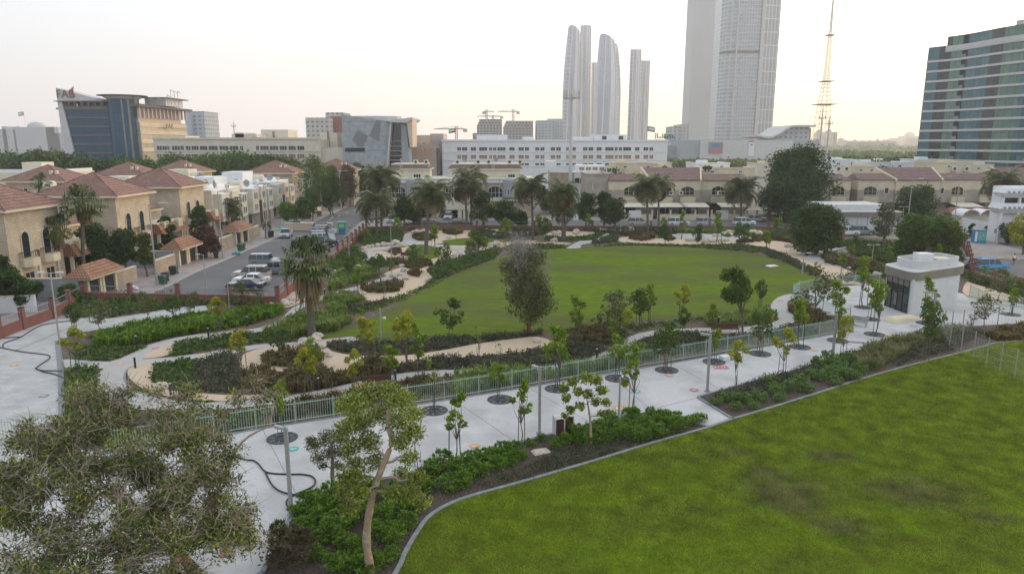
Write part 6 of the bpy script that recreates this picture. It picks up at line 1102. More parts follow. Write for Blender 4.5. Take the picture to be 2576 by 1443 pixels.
# ---- planted beds (uncountable ground cover)
def bed(name, px, kind, dens, h, seed, blades=10, w=.06, spread=.22, mound=0.0, lm=None, world=None):
    rg = np.random.default_rng(seed); poly = world or GP(px); X = [p[0] for p in poly]; Y = [p[1] for p in poly]
    A = (max(X)-min(X))*(max(Y)-min(Y)); n = int(A*dens); x = rg.uniform(min(X), max(X), n); y = rg.uniform(min(Y), max(Y), n); ok = inpoly(x, y, poly); x, y = x[ok], y[ok]; n = len(x)
    if not n: return
    hh = h*(.55+.45*np.sin(x*.9+seed)*np.sin(y*.7+seed)*.6+.45*rg.random(n))
    x = np.repeat(x, blades)+rg.normal(size=n*blades)*spread*.6; y = np.repeat(y, blades)+rg.normal(size=n*blades)*spread*.6; H_ = np.repeat(hh, blades)*rg.uniform(.5, 1.15, n*blades); N_ = n*blades
    if kind == 'grass':
        a = rg.uniform(0, 2*pi, N_); ln = H_*rg.uniform(.2, .75, N_); b = np.stack([x, y, np.zeros(N_)], 1); m = b+np.stack([np.cos(a)*ln*.35, np.sin(a)*ln*.35, H_*.75], 1); t = b+np.stack([np.cos(a)*ln, np.sin(a)*ln, H_*(1-rg.random(N_)*.25)], 1); s = np.stack([-np.sin(a), np.cos(a), np.zeros(N_)], 1)*w; V = np.stack([b-s, b+s, m+s*.9, t], 1); V = np.stack([b-s*.6, m-s, t, m+s], 1)
    else:
        z = H_*rg.random(N_)**.6; c_ = np.stack([x, y, z], 1); a = rg.normal(size=(N_, 3)); a[:, 2] = np.abs(a[:, 2])*.8; a /= np.linalg.norm(a, axis=1)[:, None]; b = np.cross(a, rg.normal(size=(N_, 3))); b /= np.linalg.norm(b, axis=1)[:, None]; V = np.stack([c_-a*w, c_-b*w*.55, c_+a*w, c_+b*w*.55], 1)
    o = qmesh(name, V.reshape(-1, 3), lm); tag(o, kind='stuff'); return o
BD = [
('ornamental_grass', [(612, 932), (660, 930), (704, 942), (708, 992), (612, 992)], 'grass', 3, .8, 'g_brown', 24, .05), ('shrub_bed', [(205, 760), (232, 746), (430, 745), (560, 762), (680, 768), (600, 773), (523, 768), (430, 775), (275, 800), (170, 800)], 'leaf', 5, .9, 'g_green', 10, .16), ('hedge', [(240, 850), (350, 822), (480, 801), (600, 787), (700, 774), (714, 790), (640, 813), (560, 829), (450, 845), (360, 866), (245, 874)], 'grass', 14, 1.0, 'g_lime', 12, .07), ('ground_cover', [(192, 905), (192, 872), (245, 868), (300, 876), (375, 872), (330, 888), (290, 905), (230, 908)], 'leaf', 12, .3, 'g_green', 10, .12), ('ground_cover', [(200, 850), (260, 835), (370, 812), (500, 792), (470, 800), (240, 850)], 'leaf', 6, .25, 'g_green', 8, .11),
('ground_cover', [(425, 895), (430, 876), (463, 857), (525, 852), (590, 839), (644, 842), (700, 840), (745, 846), (740, 857), (644, 864), (550, 878), (438, 897)], 'leaf', 9, .5, 'g_green', 12, .13), ('ground_cover', [(480, 925), (500, 910), (583, 888), (605, 927), (612, 950), (602, 988), (540, 990), (488, 980)], 'leaf', 12, .6, 'g_dark', 14, .09), ('ground_cover', [(378, 955), (388, 918), (480, 905), (500, 912), (478, 940), (500, 985), (440, 980), (400, 967)], 'leaf', 9, .45, 'g_green', 12, .13), ('ground_cover', [(165, 928), (255, 930), (243, 955), (250, 985), (275, 1015), (340, 1035), (560, 1040), (700, 1030), (640, 1070), (540, 1090), (245, 1138), (170, 1095)], 'leaf', 6, .6, 'g_green', 12, .13),
('ornamental_grass', [(655, 905), (680, 888), (731, 882), (790, 888), (818, 905), (790, 922), (731, 929), (675, 922)], 'grass', 7, .8, 'g_brown', 22, .05), ('ornamental_grass', [(719, 996), (704, 956), (722, 936), (804, 936), (832, 946), (884, 931), (939, 906), (994, 916), (994, 938), (919, 956), (819, 980)], 'grass', 5, .9, 'g_brown', 26, .05), ('ornamental_grass', [(704, 1020), (820, 1000), (900, 985), (990, 975), (1050, 955), (1130, 937), (1140, 985), (1060, 1003), (930, 1022), (760, 1050), (690, 1064)], 'grass', 3.5, .8, 'g_brown', 26, .05),
('ground_cover', [(817, 866), (894, 863), (1044, 858), (1169, 849), (1288, 843), (1363, 834), (1363, 842), (1288, 852), (1194, 865), (1119, 880), (1019, 893), (894, 892), (840, 880)], 'leaf', 12, .55, 'g_dark', 14, .10), ('ground_cover', [(994, 920), (1057, 908), (1107, 900), (1169, 902), (1288, 891), (1396, 874), (1438, 862), (1525, 876), (1530, 882), (1488, 900), (1413, 917), (1288, 925), (1119, 929), (1000, 938)], 'leaf', 12, .55, 'g_dark', 14, .10), ('ornamental_grass', [(1396, 862), (1400, 842), (1440, 825), (1520, 820), (1560, 845), (1540, 868), (1500, 868), (1440, 858)], 'grass', 4, .8, 'g_brown', 18, .05), ('ground_cover', [(1520, 820), (1640, 813), (1660, 818), (1600, 835), (1570, 855), (1530, 870)], 'leaf', 5, .5, 'g_green', 10, .12),
('ornamental_grass', [(1140, 945), (1219, 943), (1288, 936), (1350, 930), (1400, 937), (1500, 915), (1560, 897), (1590, 872), (1620, 882), (1640, 903), (1530, 928), (1400, 950), (1288, 970), (1140, 992)], 'grass', 9, 1.0, 'g_fountain', 20, .035), ('ground_cover', [(1590, 868), (1640, 848), (1730, 838), (1800, 847), (1860, 845), (1900, 850), (1840, 872), (1700, 892), (1640, 903)], 'leaf', 10, .55, 'g_dark', 12, .10), ('ground_cover', [(1600, 865), (1700, 838), (1790, 840), (1760, 860), (1650, 878)], 'leaf', 6, .6, 'g_green', 10, .12), ('ornamental_grass', [(1770, 805), (1850, 792), (1930, 782), (1960, 803), (1930, 812), (1830, 822), (1780, 820)], 'grass', 9, .9, 'g_fountain', 16, .04), ('ground_cover', [(1640, 812), (1763, 800), (1863, 788), (1932, 772), (1925, 782), (1800, 800), (1700, 815), (1645, 822)], 'leaf', 5, .35, 'g_green', 10, .11), ('ornamental_grass', [(1985, 778), (2010, 766), (2050, 785), (2090, 800), (2095, 812), (2030, 820), (2010, 803), (1990, 790)], 'grass', 5, .8, 'g_brown', 24, .05), ('ground_cover', [(1990, 815), (2010, 825), (2060, 838), (1932, 862), (1940, 836)], 'leaf', 10, .5, 'g_dark', 12, .10),
('ornamental_grass', [(829, 730), (834, 704), (869, 681), (919, 676), (960, 684), (950, 697), (894, 714), (832, 733)], 'grass', 7, 1.0, 'g_fountain', 18, .05), ('ornamental_grass', [(909, 735), (909, 723), (969, 713), (1007, 711), (1017, 723), (1005, 734), (957, 739)], 'grass', 4, .9, 'g_brown', 26, .06), ('ornamental_grass', [(814, 795), (818, 758), (857, 740), (905, 748), (925, 757), (905, 765), (869, 767), (857, 777), (872, 800), (884, 812), (850, 832), (810, 838), (740, 850), (700, 852), (665, 843), (690, 825), (735, 805)], 'grass', 8, 1.0, 'g_fountain', 22, .045),
('ground_cover', [(872, 795), (868, 768), (909, 768), (957, 759), (1019, 744), (1069, 719), (1087, 704), (1110, 700), (1060, 728), (1000, 755), (935, 780)], 'leaf', 9, .5, 'g_dark', 12, .11), ('ground_cover', [(1074, 681), (1119, 659), (1169, 646), (1212, 634), (1249, 624), (1262, 630), (1244, 652), (1194, 670), (1132, 695), (1095, 705)], 'leaf', 7, .55, 'g_green', 12, .14), ('ground_cover', [(880, 800), (935, 783), (1019, 755), (1069, 731), (1132, 697), (1125, 690), (1060, 725), (1000, 748), (900, 775)], 'leaf', 5, .35, 'g_lime', 10, .12),
('ornamental_grass', [(976, 635), (994, 627), (1012, 635), (994, 643)], 'grass', 5, .8, 'g_brown', 24, .07), ('ornamental_grass', [(1027, 690), (1047, 680), (1067, 690), (1047, 700)], 'grass', 5, .8, 'g_brown', 24, .07), ('ornamental_grass', [(1018, 670), (1030, 660), (1060, 655), (1084, 660), (1086, 668), (1060, 676), (1030, 678)], 'grass', 4, .8, 'g_brown', 24, .07), ('ornamental_grass', [(1038, 598), (1067, 588), (1096, 598), (1080, 607), (1050, 606)], 'grass', 4, .9, 'g_brown', 24, .08), ('ornamental_grass', [(1114, 586), (1139, 578), (1166, 586), (1139, 593)], 'grass', 4, .9, 'g_brown', 24, .08),
('ground_cover', [(912, 666), (932, 656), (969, 654), (1014, 651), (1032, 665), (994, 667), (932, 676)], 'leaf', 7, .6, 'g_dark', 12, .13), ('shrub_bed', [(812, 690), (822, 668), (850, 645), (890, 622), (905, 636), (925, 650), (905, 660), (860, 678), (830, 694)], 'leaf', 6, .9, 'g_green', 14, .16), ('hedge', [(866, 690), (885, 668), (915, 662), (930, 678), (900, 690)], 'leaf', 6, .7, 'g_lime', 14, .14), ('shrub_bed', [(900, 605), (919, 582), (1010, 575), (1014, 593), (1012, 608), (982, 613), (915, 622)], 'leaf', 6, .8, 'g_green', 14, .16), ('shrub_bed', [(1012, 573), (1055, 568), (1185, 568), (1186, 574), (1110, 573), (1035, 582)], 'leaf', 6, 1.2, 'g_dark', 16, .18), ('shrub_bed', [(1190, 575), (1372, 580), (1372, 590), (1290, 603), (1190, 600)], 'leaf', 5, .8, 'g_dark', 14, .16),
('ground_cover', [(1373, 605), (1373, 596), (1413, 597), (1463, 597), (1503, 588), (1518, 590), (1500, 604), (1463, 607)], 'leaf', 6, .5, 'g_green', 12, .15), ('ground_cover', [(1260, 628), (1300, 618), (1370, 616), (1425, 618), (1420, 625), (1370, 628), (1300, 634)], 'leaf', 6, .5, 'g_green', 12, .15), ('ground_cover', [(1483, 613), (1513, 602), (1538, 592), (1553, 592), (1555, 602), (1550, 610), (1500, 615)], 'leaf', 7, .7, 'g_dark', 14, .15), ('ornamental_grass', [(1583, 602), (1600, 594), (1640, 594), (1646, 602), (1613, 608)], 'grass', 4, 1.0, 'g_brown', 28, .08), ('ornamental_grass', [(1670, 602), (1686, 597), (1700, 602), (1686, 606)], 'grass', 4, .9, 'g_brown', 24, .08),
('shrub_bed', [(1375, 582), (1500, 581), (1700, 582), (1700, 590), (1580, 594), (1538, 590), (1480, 582), (1400, 583)], 'leaf', 5, 1.1, 'g_dark', 16, .18), ('ornamental_grass', [(1700, 581), (1813, 582), (1932, 584), (1932, 594), (1885, 596), (1870, 590), (1832, 597), (1800, 590), (1700, 588)], 'grass', 6, 1.0, 'g_fountain', 20, .07), ('ground_cover', [(1488, 621), (1575, 613), (1660, 616), (1750, 617), (1850, 614), (1932, 626), (1932, 640), (1863, 632), (1738, 623), (1613, 618)], 'leaf', 5, .4, 'g_green', 10, .14), ('ornamental_grass', [(1848, 612), (1888, 602), (1932, 597), (1932, 606), (1870, 613)], 'grass', 4, .9, 'g_brown', 26, .07), ('ground_cover', [(1932, 630), (1970, 640), (2010, 660), (2050, 678), (2060, 695), (2045, 695), (2000, 672), (1960, 655), (1932, 646)], 'leaf', 8, .55, 'g_dark', 12, .13),
('ornamental_grass', [(1932, 596), (1990, 602), (2005, 620), (1985, 610), (1932, 604)], 'grass', 4, .9, 'g_brown', 24, .07), ('shrub_bed', [(1932, 583), (2000, 586), (2030, 600), (2020, 630), (1995, 610), (1932, 596)], 'leaf', 5, .9, 'g_green', 14, .16), ('ornamental_grass', [(2064, 646), (2075, 638), (2110, 650), (2190, 658), (2218, 672), (2210, 690), (2160, 682), (2110, 672), (2080, 664)], 'grass', 4, .9, 'g_brown', 26, .07), ('shrub_bed', [(2080, 625), (2130, 610), (2260, 618), (2400, 628), (2425, 650), (2230, 662), (2150, 645), (2130, 625)], 'leaf', 5, 1.1, 'g_green', 16, .18), ('ground_cover', [(2110, 700), (2145, 688), (2205, 692), (2212, 708), (2130, 712)], 'leaf', 6, .5, 'g_dark', 12, .13), ('shrub_bed', [(2432, 700), (2470, 685), (2600, 720), (2700, 760), (2700, 790), (2560, 745), (2445, 712)], 'leaf', 5, 1.2, 'g_green', 18, .17), ('shrub_bed', [(2230, 662), (2420, 655), (2430, 700), (2215, 700)], 'leaf', 3.5, .9, 'g_green', 14, .17)]
for i, b in enumerate(BD): bed(b[0], b[1], b[2], b[3], b[4], 40+i, b[6], b[7], lm=b[5])
# beds along the promenade: dry low cover behind the bushes, dark hedge, silvery grasses
bed('ground_cover', [(1200, 1215), (1288, 1190), (1400, 1135), (1560, 1100), (1700, 1080), (1730, 1085), (1650, 1108), (1480, 1160), (1330, 1205), (1230, 1230)], 'leaf', 30, .28, 90, 14, .05, lm='g_dark'); bed('ground_cover', [(1790, 1002), (1932, 955), (2132, 893), (2180, 880), (2200, 905), (2050, 945), (1932, 990), (1860, 1012)], 'leaf', 22, .6, 91, 14, .07, lm='g_dark')
bed('ornamental_grass', [(2150, 905), (2170, 885), (2295, 845), (2400, 826), (2440, 830), (2330, 865), (2250, 905), (2200, 935), (2160, 930)], 'grass', 8, .9, 92, 26, .03, lm='g_olive'); bed('ground_cover', [(2290, 880), (2400, 840), (2480, 835), (2400, 880), (2300, 905), (2250, 922)], 'leaf', 16, .55, 93, 14, .08, lm='g_dark'); bed('ornamental_grass', [(2480, 850), (2500, 832), (2576, 822), (2700, 815), (2700, 858), (2576, 855), (2500, 858)], 'grass', 7, .8, 94, 24, .05, lm='g_brown')
# ---- individual bushes near the camera
def bush(label, u, v, Rpx, lm='shrub', H=None, proto={}, group='glossy green bushes along the promenade'):
    x, y = G(u, v); R_ = Rpx*y*1.38/F; key = (lm, int(u+v) % 3)
    if key not in proto:
        s = 500+len(proto); rg = np.random.default_rng(s); rn = random.Random(s); e = thing('bush', label, 'bush', (0, 0, 0), 0, group); C = []
        for i in range(26): a = rn.uniform(0, 2*pi); r = sqrt(rn.random())*.82; C.append((r*cos(a), r*sin(a), .25+.6*sqrt(max(0, 1-r*r))*rn.uniform(.6, 1.1)))
        V = []
        for c_ in C:     # rosettes: leaves standing up and out round each shoot tip
            n = 34; a = rg.uniform(0, 2*pi, n); el = rg.uniform(.15, 1.3, n); d = np.stack([np.cos(a)*np.cos(el), np.sin(a)*np.cos(el), np.sin(el)], 1); o_ = np.array(c_)+rg.normal(size=(n, 3))*.045; s_ = np.stack([-np.sin(a), np.cos(a), np.zeros(n)], 1)*.032; L_ = .17; V.append(np.stack([o_, o_+d*L_*.6-s_, o_+d*L_, o_+d*L_*.6+s_], 1).reshape(-1, 3))
        V.append(leaves([(0, 0, .38)], [(.85, .85, .42)], 500, .15, 0, .3, rg)); qmesh('foliage', np.concatenate(V), lm, e); m_ = MB()
        for i in range(7): c_ = C[i*3]; m_.tube([(0, 0, 0), (c_[0]*.5, c_[1]*.5, c_[2]*.55), c_], [.03, .02, .01], 4, 'bark')
        m_.build('stem', e); proto[key] = e
    else: e = copy_thing(proto[key], (0, 0, 0), label=label, group=group)
    e.location = (x, y, .02); e.scale = (R_, R_, (H or R_)*1.05); e.rotation_euler[2] = (u*.77) % 6.28; return e
BP = [(815, 1290, 30), (880, 1318, 30), (780, 1300, 26), (950, 1345, 30), (870, 1375, 30), (820, 1362, 28), (960, 1420, 28), (1000, 1340, 26), (900, 1262, 28), (975, 1262, 26), (1045, 1285, 24), (775, 1350, 24), (1035, 1230, 24), (890, 1430, 28), (790, 1275, 38), (835, 1258, 34), (868, 1290, 36), (800, 1318, 32), (762, 1338, 30), (752, 1296, 26), (842, 1345, 36), (905, 1285, 34), (955, 1312, 34), (1000, 1288, 32), (1032, 1262, 30), (985, 1362, 34), (905, 1392, 34), (1022, 1325, 28), (855, 1432, 38), (800, 1405, 26), (925, 1440, 34), (1010, 1240, 30), (1062, 1238, 26), (930, 1240, 30), (880, 1225, 26), (985, 1405, 24),
(1085, 1192, 28), (1112, 1172, 30), (1150, 1190, 30), (1187, 1170, 28), (1222, 1160, 28), (1262, 1146, 26), (1292, 1142, 24), (1130, 1232, 30), (1165, 1222, 28), (1205, 1195, 28), (1248, 1178, 26), (1284, 1168, 22), (1312, 1152, 18), (1080, 1225, 20),  (1362, 1108, 14), (1335, 1120, 14), (1412, 1118, 22), (1452, 1100, 26), (1500, 1092, 28), (1542, 1080, 28), (1585, 1062, 26), (1622, 1080, 26), (1662, 1062, 26), (1700, 1080, 26), (1742, 1066, 18), (1762, 1060, 16), (1432, 1085, 16), (1560, 1100, 26), (1610, 1105, 26), (1655, 1096, 24), (1695, 1062, 22), (1532, 1055, 20), (1590, 1045, 18), (1640, 1048, 18), (1480, 1115, 22),
 (1395, 1128, 16), (1445, 1112, 20), (1520, 1112, 20), (1570, 1078, 20), (1640, 1070, 22), (1720, 1072, 18), (1600, 1088, 22)]
for i, (u, v, r) in enumerate(BP):
    zone = 'around the crooked trunk' if i < 36 else ('left of the tall lamp' if i < 50 else 'behind the litter bins'); k = i if i < 36 else (i-36 if i < 50 else i-50); bush('glossy bush, %s of the bushes %s' % (nth(k), zone), u, v, r)
B2 = [(1800, 1018, 16), (1832, 1010, 20), (1872, 1012, 20), (1912, 1008, 20), (1952, 992, 22), (1992, 982, 22), (2012, 966, 20), (2052, 955, 22), (2092, 950, 22), (2125, 950, 22), (2160, 938, 20), (2185, 925, 14), (1935, 968, 18), (2062, 925, 22), (2102, 930, 24), (2132, 912, 20), (1850, 1030, 16), (1895, 1028, 16), (1960, 1008, 16), (2030, 985, 16), (2100, 968, 18), (2150, 955, 16), (2085, 905, 18), (2165, 915, 16)]
for i, (u, v, r) in enumerate(B2): bush('pale leaved shrub, %s in the right-hand bed' % nth(i), u, v, r, 'shrub2', group='pale leaved shrubs in the right-hand bed')
bush('dry brown shrub at the bottom beside the paving edge', 728, 1415, 62, 'leaf_dry', H=1.5, group='dry shrubs'); bush('olive shrub sprouting beside the dry brown one', 700, 1365, 30, 'leaf_olive', H=1.0, group='dry shrubs')
# ---- near trees
def near_tree(label, name, loc, trunkpts, radii, branches, clumps, nl, ls, lm, seed, twigs=0, bm='palebark', aspect=.42, droop=.5, shell=.15):
    rnd = random.Random(seed); rg = np.random.default_rng(seed); e = thing(name, label, 'tree', loc); mb = MB(); L0 = Vector(loc); tp = [Vector(p)-L0 for p in trunkpts]; tp = [Vector(t) for t in smoothpoly([tuple(t) for t in tp], 4, False)]
    rr = [radii[0]+(radii[1]-radii[0])*i/(len(tp)-1) for i in range(len(tp))]; rr = [r*(1+.10*sin(i*2.1+seed)) for i, r in enumerate(rr)]; mb.tube(tp, rr, 10, bm); tips = []
    nodes = [(q, rr[i]) for i, q in enumerate(tp) if i >= len(tp)//3]; T0 = tp[len(tp)*2//3]
    for c_, r_ in sorted(clumps, key=lambda c: (Vector(c[0])-L0-T0).length):
        c_ = Vector(c_)-L0; a, ra = min(nodes, key=lambda q: (q[0]-c_).length+max(0, q[0].z-c_.z)*1.2); D_ = (c_-a).length; k1 = a.lerp(c_, .35)+Vector((rnd.uniform(-.2, .2), rnd.uniform(-.2, .2), rnd.uniform(-.05, .2)))*D_*.6; k2 = a.lerp(c_, .7)+Vector((rnd.uniform(-.2, .2), rnd.uniform(-.2, .2), rnd.uniform(-.1, .25)))*D_*.6; br = min(ra*.7, .03+.03*D_)
        pts = smoothpoly([tuple(a), tuple(k1), tuple(k2), tuple(c_)], 3, False); mb.tube(pts, [max(.008, br*(1-.65*i/(len(pts)-1))) for i in range(len(pts))], 5, bm if rnd.random() < .35 else 'twig', cap=False); tips.append((k2, c_, r_)); nodes += [(k1, br*.75), (k2, br*.55), (c_, br*.35)]
    mb.build('trunk', e)
    if twigs:
        tw = MB()
        for i in range(twigs):
            k2, c_, r_ = tips[rnd.randrange(len(tips))]; p = Vector(k2).lerp(c_, rnd.random())+Vector((rnd.uniform(-.4, .4), rnd.uniform(-.4, .4), rnd.uniform(-.3, .3)))*r_; d = Vector((rnd.gauss(0, 1), rnd.gauss(0, 1), rnd.gauss(.25, .8))).normalized(); L_ = rnd.uniform(.35, 1.15)*max(.6, r_*.9)*(1.5 if nl > 20000 else 1); pts = [p]
            for q in range(4): d = (d+Vector((rnd.gauss(0, .32), rnd.gauss(0, .32), rnd.gauss(-.05, .3)))).normalized(); pts.append(pts[-1]+d*L_/4)
            r0_ = rnd.choice((.006, .008, .012))*(1.35 if nl > 20000 else 1); tw.tube(pts, [r0_*1.4, r0_*1.1, r0_*.9, r0_*.7, r0_*.35], 3, 'twig', cap=False)
        tw.build('twigs', e)
    C = [tuple(Vector(c_)-L0) for c_, r_ in clumps]; R_ = [(r_, r_, r_*.8) for c_, r_ in clumps]; qmesh('crown', leaves(C, R_, nl, ls, droop, shell, rg, aspect), lm, e); return e
def nears():
    bx, by = G(935, 1440); Y = by; pt = [(bx, by, -.05)]+[tuple(P(u, v, Y)) for u, v in ((922, 1360), (932, 1270), (950, 1205), (972, 1150), (985, 1110), (975, 1060), (985, 1010))]; rnd = random.Random(3); cl = []
    for u, v, r in ((880, 1020, .55), (925, 990, .55), (975, 985, .6), (1010, 1005, .5), (1045, 1040, .45), (865, 1080, .5), (905, 1060, .6), (955, 1040, .6), (1000, 1060, .55), (1040, 1085, .45), (880, 1125, .5), (925, 1110, .55), (1010, 1110, .5), (890, 1165, .45), (945, 1160, .4), (1030, 1150, .35), (900, 1200, .45), (870, 1200, .4), (860, 1240, .4), (905, 1240, .45), (1010, 1190, .4), (1050, 1200, .45), (1030, 1235, .45), (990, 1240, .4), (880, 1275, .4), (1060, 1260, .35)): p = P(u, v, Y+rnd.uniform(-1.1, 1.1)); cl.append((tuple(p), r*rnd.uniform(.9, 1.35)))
    near_tree('crooked pale trunked tree leaning in the bush bed at the bottom centre', 'leaning_tree', (bx, by, 0), pt, (.185, .075), 0, cl, 14000, .14, 'leaf_bright', 5, twigs=420)
    x, y = G(838, 1235); pt = [(x, y, 0)]+[tuple(P(u, v, y)) for u, v in ((836, 1190), (836, 1150), (833, 1110))]; cl = []
    for u, v, r in ((790, 1120, .5), (820, 1100, .55), (855, 1105, .5), (800, 1150, .4), (835, 1135, .55), (865, 1140, .4), (780, 1108, .35), (812, 1170, .3), (850, 1170, .35)): p = P(u, v, y+rnd.uniform(-.5, .5)); cl.append((tuple(p), r))
    near_tree('small dense olive tree behind the crooked near tree', 'olive_tree', (x, y, 0), pt, (.12, .06), 0, cl, 3800, .14, 'leaf_olive', 6, twigs=60, bm='bark', aspect=.3)
    # fanned tree beside the bins
    x, y = G(1486, 1120); pt = [(x, y, 0)]+[tuple(P(u, v, y)) for u, v in ((1486, 1080), (1484, 1050), (1478, 1010))]; cl = []
    for u, v, r in ((1425, 1000, .32), (1418, 975, .3), (1440, 960, .35), (1455, 985, .3), (1475, 950, .4), (1500, 955, .35), (1515, 980, .35), (1525, 1010, .28), (1512, 1040, .25), (1498, 1010, .3), (1460, 1020, .3), (1435, 1030, .28), (1530, 1035, .2), (1480, 990, .35), (1420, 1045, .2)): p = P(u, v, y+rnd.uniform(-.7, .7)); cl.append((tuple(p), r*1.15))
    near_tree('fan shaped small tree with yellowing leaves beside the litter bins', 'fan_shaped_tree', (x, y, 0), pt, (.09, .05), 0, cl, 2300, .19, 'leaf_bright', 8, twigs=90, aspect=.55)
    # the big half bare tree at the lower left
    bx, by = -11.0, 21.5; cl = []; pt = [(bx, by, 0), (bx-.2, by, 1.6), (bx+.2, by+.3, 2.9), (bx-.9, by+.9, 4.0), (bx-2.2, by+1.6, 5.0)]; rn = random.Random(9)
    for i in range(230):
        a = rn.uniform(0, 2*pi); r = rn.random()**.45; u = 300+r*cos(a)*(340+40*sin(3*a)); v = 1250+r*sin(a)*285
        if v < 1060 and u < 130: continue
        Yc = 25.5-(v-1000)/450*6+rn.uniform(-1.2, 1.2); p = P(u, v, Yc)
        if p.z < 1.0: p = P(u, v, Yc-3)
        cl.append(((p.x, p.y, max(1.2, p.z)), rn.uniform(.35, .75)))
    for u, v in ((250, 985), (300, 1000), (200, 1010), (640, 960), (600, 1000), (480, 980), (660, 1010), (690, 985), (560, 1040), (380, 1040), (60, 1180), (20, 1230), (110, 1130)): p = P(u, v, 26.0); cl.append((tuple(p), rn.uniform(.4, .6)))
    e = near_tree('huge half bare tree with tangled grey twigs filling the lower left corner', 'spreading_tree', (bx, by, 0), pt, (.30, .12), 0, cl, 52000, .145, 'leaf_near', 10, twigs=7000, droop=.6, aspect=.34)
    b = MB(); L0 = Vector((bx, by, 0))
    for pts, r in (([(440, 1440, 21), (430, 1340, 22.5), (405, 1240, 24), (420, 1190, 25)], .15), ([(440, 1400, 21.5), (390, 1310, 22.5), (320, 1295, 23), (300, 1270, 23.5), (250, 1210, 24.5), (200, 1190, 25)], .13), ([(420, 1440, 21.5), (500, 1330, 23), (560, 1200, 25), (610, 1110, 26), (680, 1070, 26.5)], .10), ([(300, 1290, 23), (340, 1230, 24), (420, 1180, 25), (520, 1120, 26)], .07), ([(320, 1295, 23), (270, 1350, 22), (200, 1370, 21.5)], .06), ([(250, 1210, 24.5), (230, 1100, 26), (200, 1020, 27)], .06), ([(405, 1240, 24), (350, 1120, 26), (330, 1050, 27), (320, 1000, 27.5)], .06), ([(680, 1070, 26.5), (690, 1000, 27), (700, 960, 27.5)], .04)):
        w = smoothpoly([tuple(P(u, v, Yc)-L0) for u, v, Yc in pts], 4, False); b.tube(w, [r*(1-.7*i/(len(w)-1)) for i in range(len(w))], 7, 'palebark')
    for p_ in b.v: pass
    b.build('limbs', e)
nears()

def turf(name, poly, n, lm, seed, L_=.055, w=.012, gauss=None):
    rg = np.random.default_rng(seed)
    if gauss: x = np.concatenate([rg.normal(gx, sx, int(n*k)) for gx, gy, sx, sy, k in gauss]); 
    if gauss: y = np.concatenate([rg2 for rg2 in [rg.normal(gy, sy, int(n*k)) for gx, gy, sx, sy, k in gauss]])
    else: y = 22+44*rg.random(n*2)**1.35; x = rg.uniform(-6, 60, n*2)
    ok = inpoly(x, y, poly); x, y = x[ok], y[ok]; N_ = len(x); a = rg.uniform(0, 2*pi, N_); k = 1+(y-22)/22; H_ = L_*(.6+.7*rg.random(N_))*k; ln = H_*rg.uniform(.3, 1.2, N_); W_ = (w*k)[:, None]
    b = np.stack([x, y, np.full(N_, .03)], 1); t = b+np.stack([np.cos(a)*ln, np.sin(a)*ln, H_], 1); s_ = np.stack([-np.sin(a), np.cos(a), np.zeros(N_)], 1)*W_
    o = qmesh(name, np.stack([b-s_, b+s_, t], 1).reshape(-1, 3), lm, n=3); tag(o, kind='stuff')
LP = smoothpoly(lk, 4, False)+[(80, 40), (80, 5), (-5, 5)]
turf('lawn_grass', LP, 700000, 'blade_a', 61); gs = [(*G(u, v), a, b, k) for u, v, a, b, k in ((1975, 1235, 1.3, .9, .3), (2300, 1240, 1.6, .9, .35), (2120, 1325, .9, .5, .15), (2000, 1275, .9, .5, .12), (2090, 1150, .9, .4, .08), (1930, 1190, .6, .4, .05), (2480, 1300, .8, .4, .06), (1850, 1140, .8, .3, .04))]
turf('dry_patch', LP, 15000, 'blade_dry', 62, .06, .016, gs)
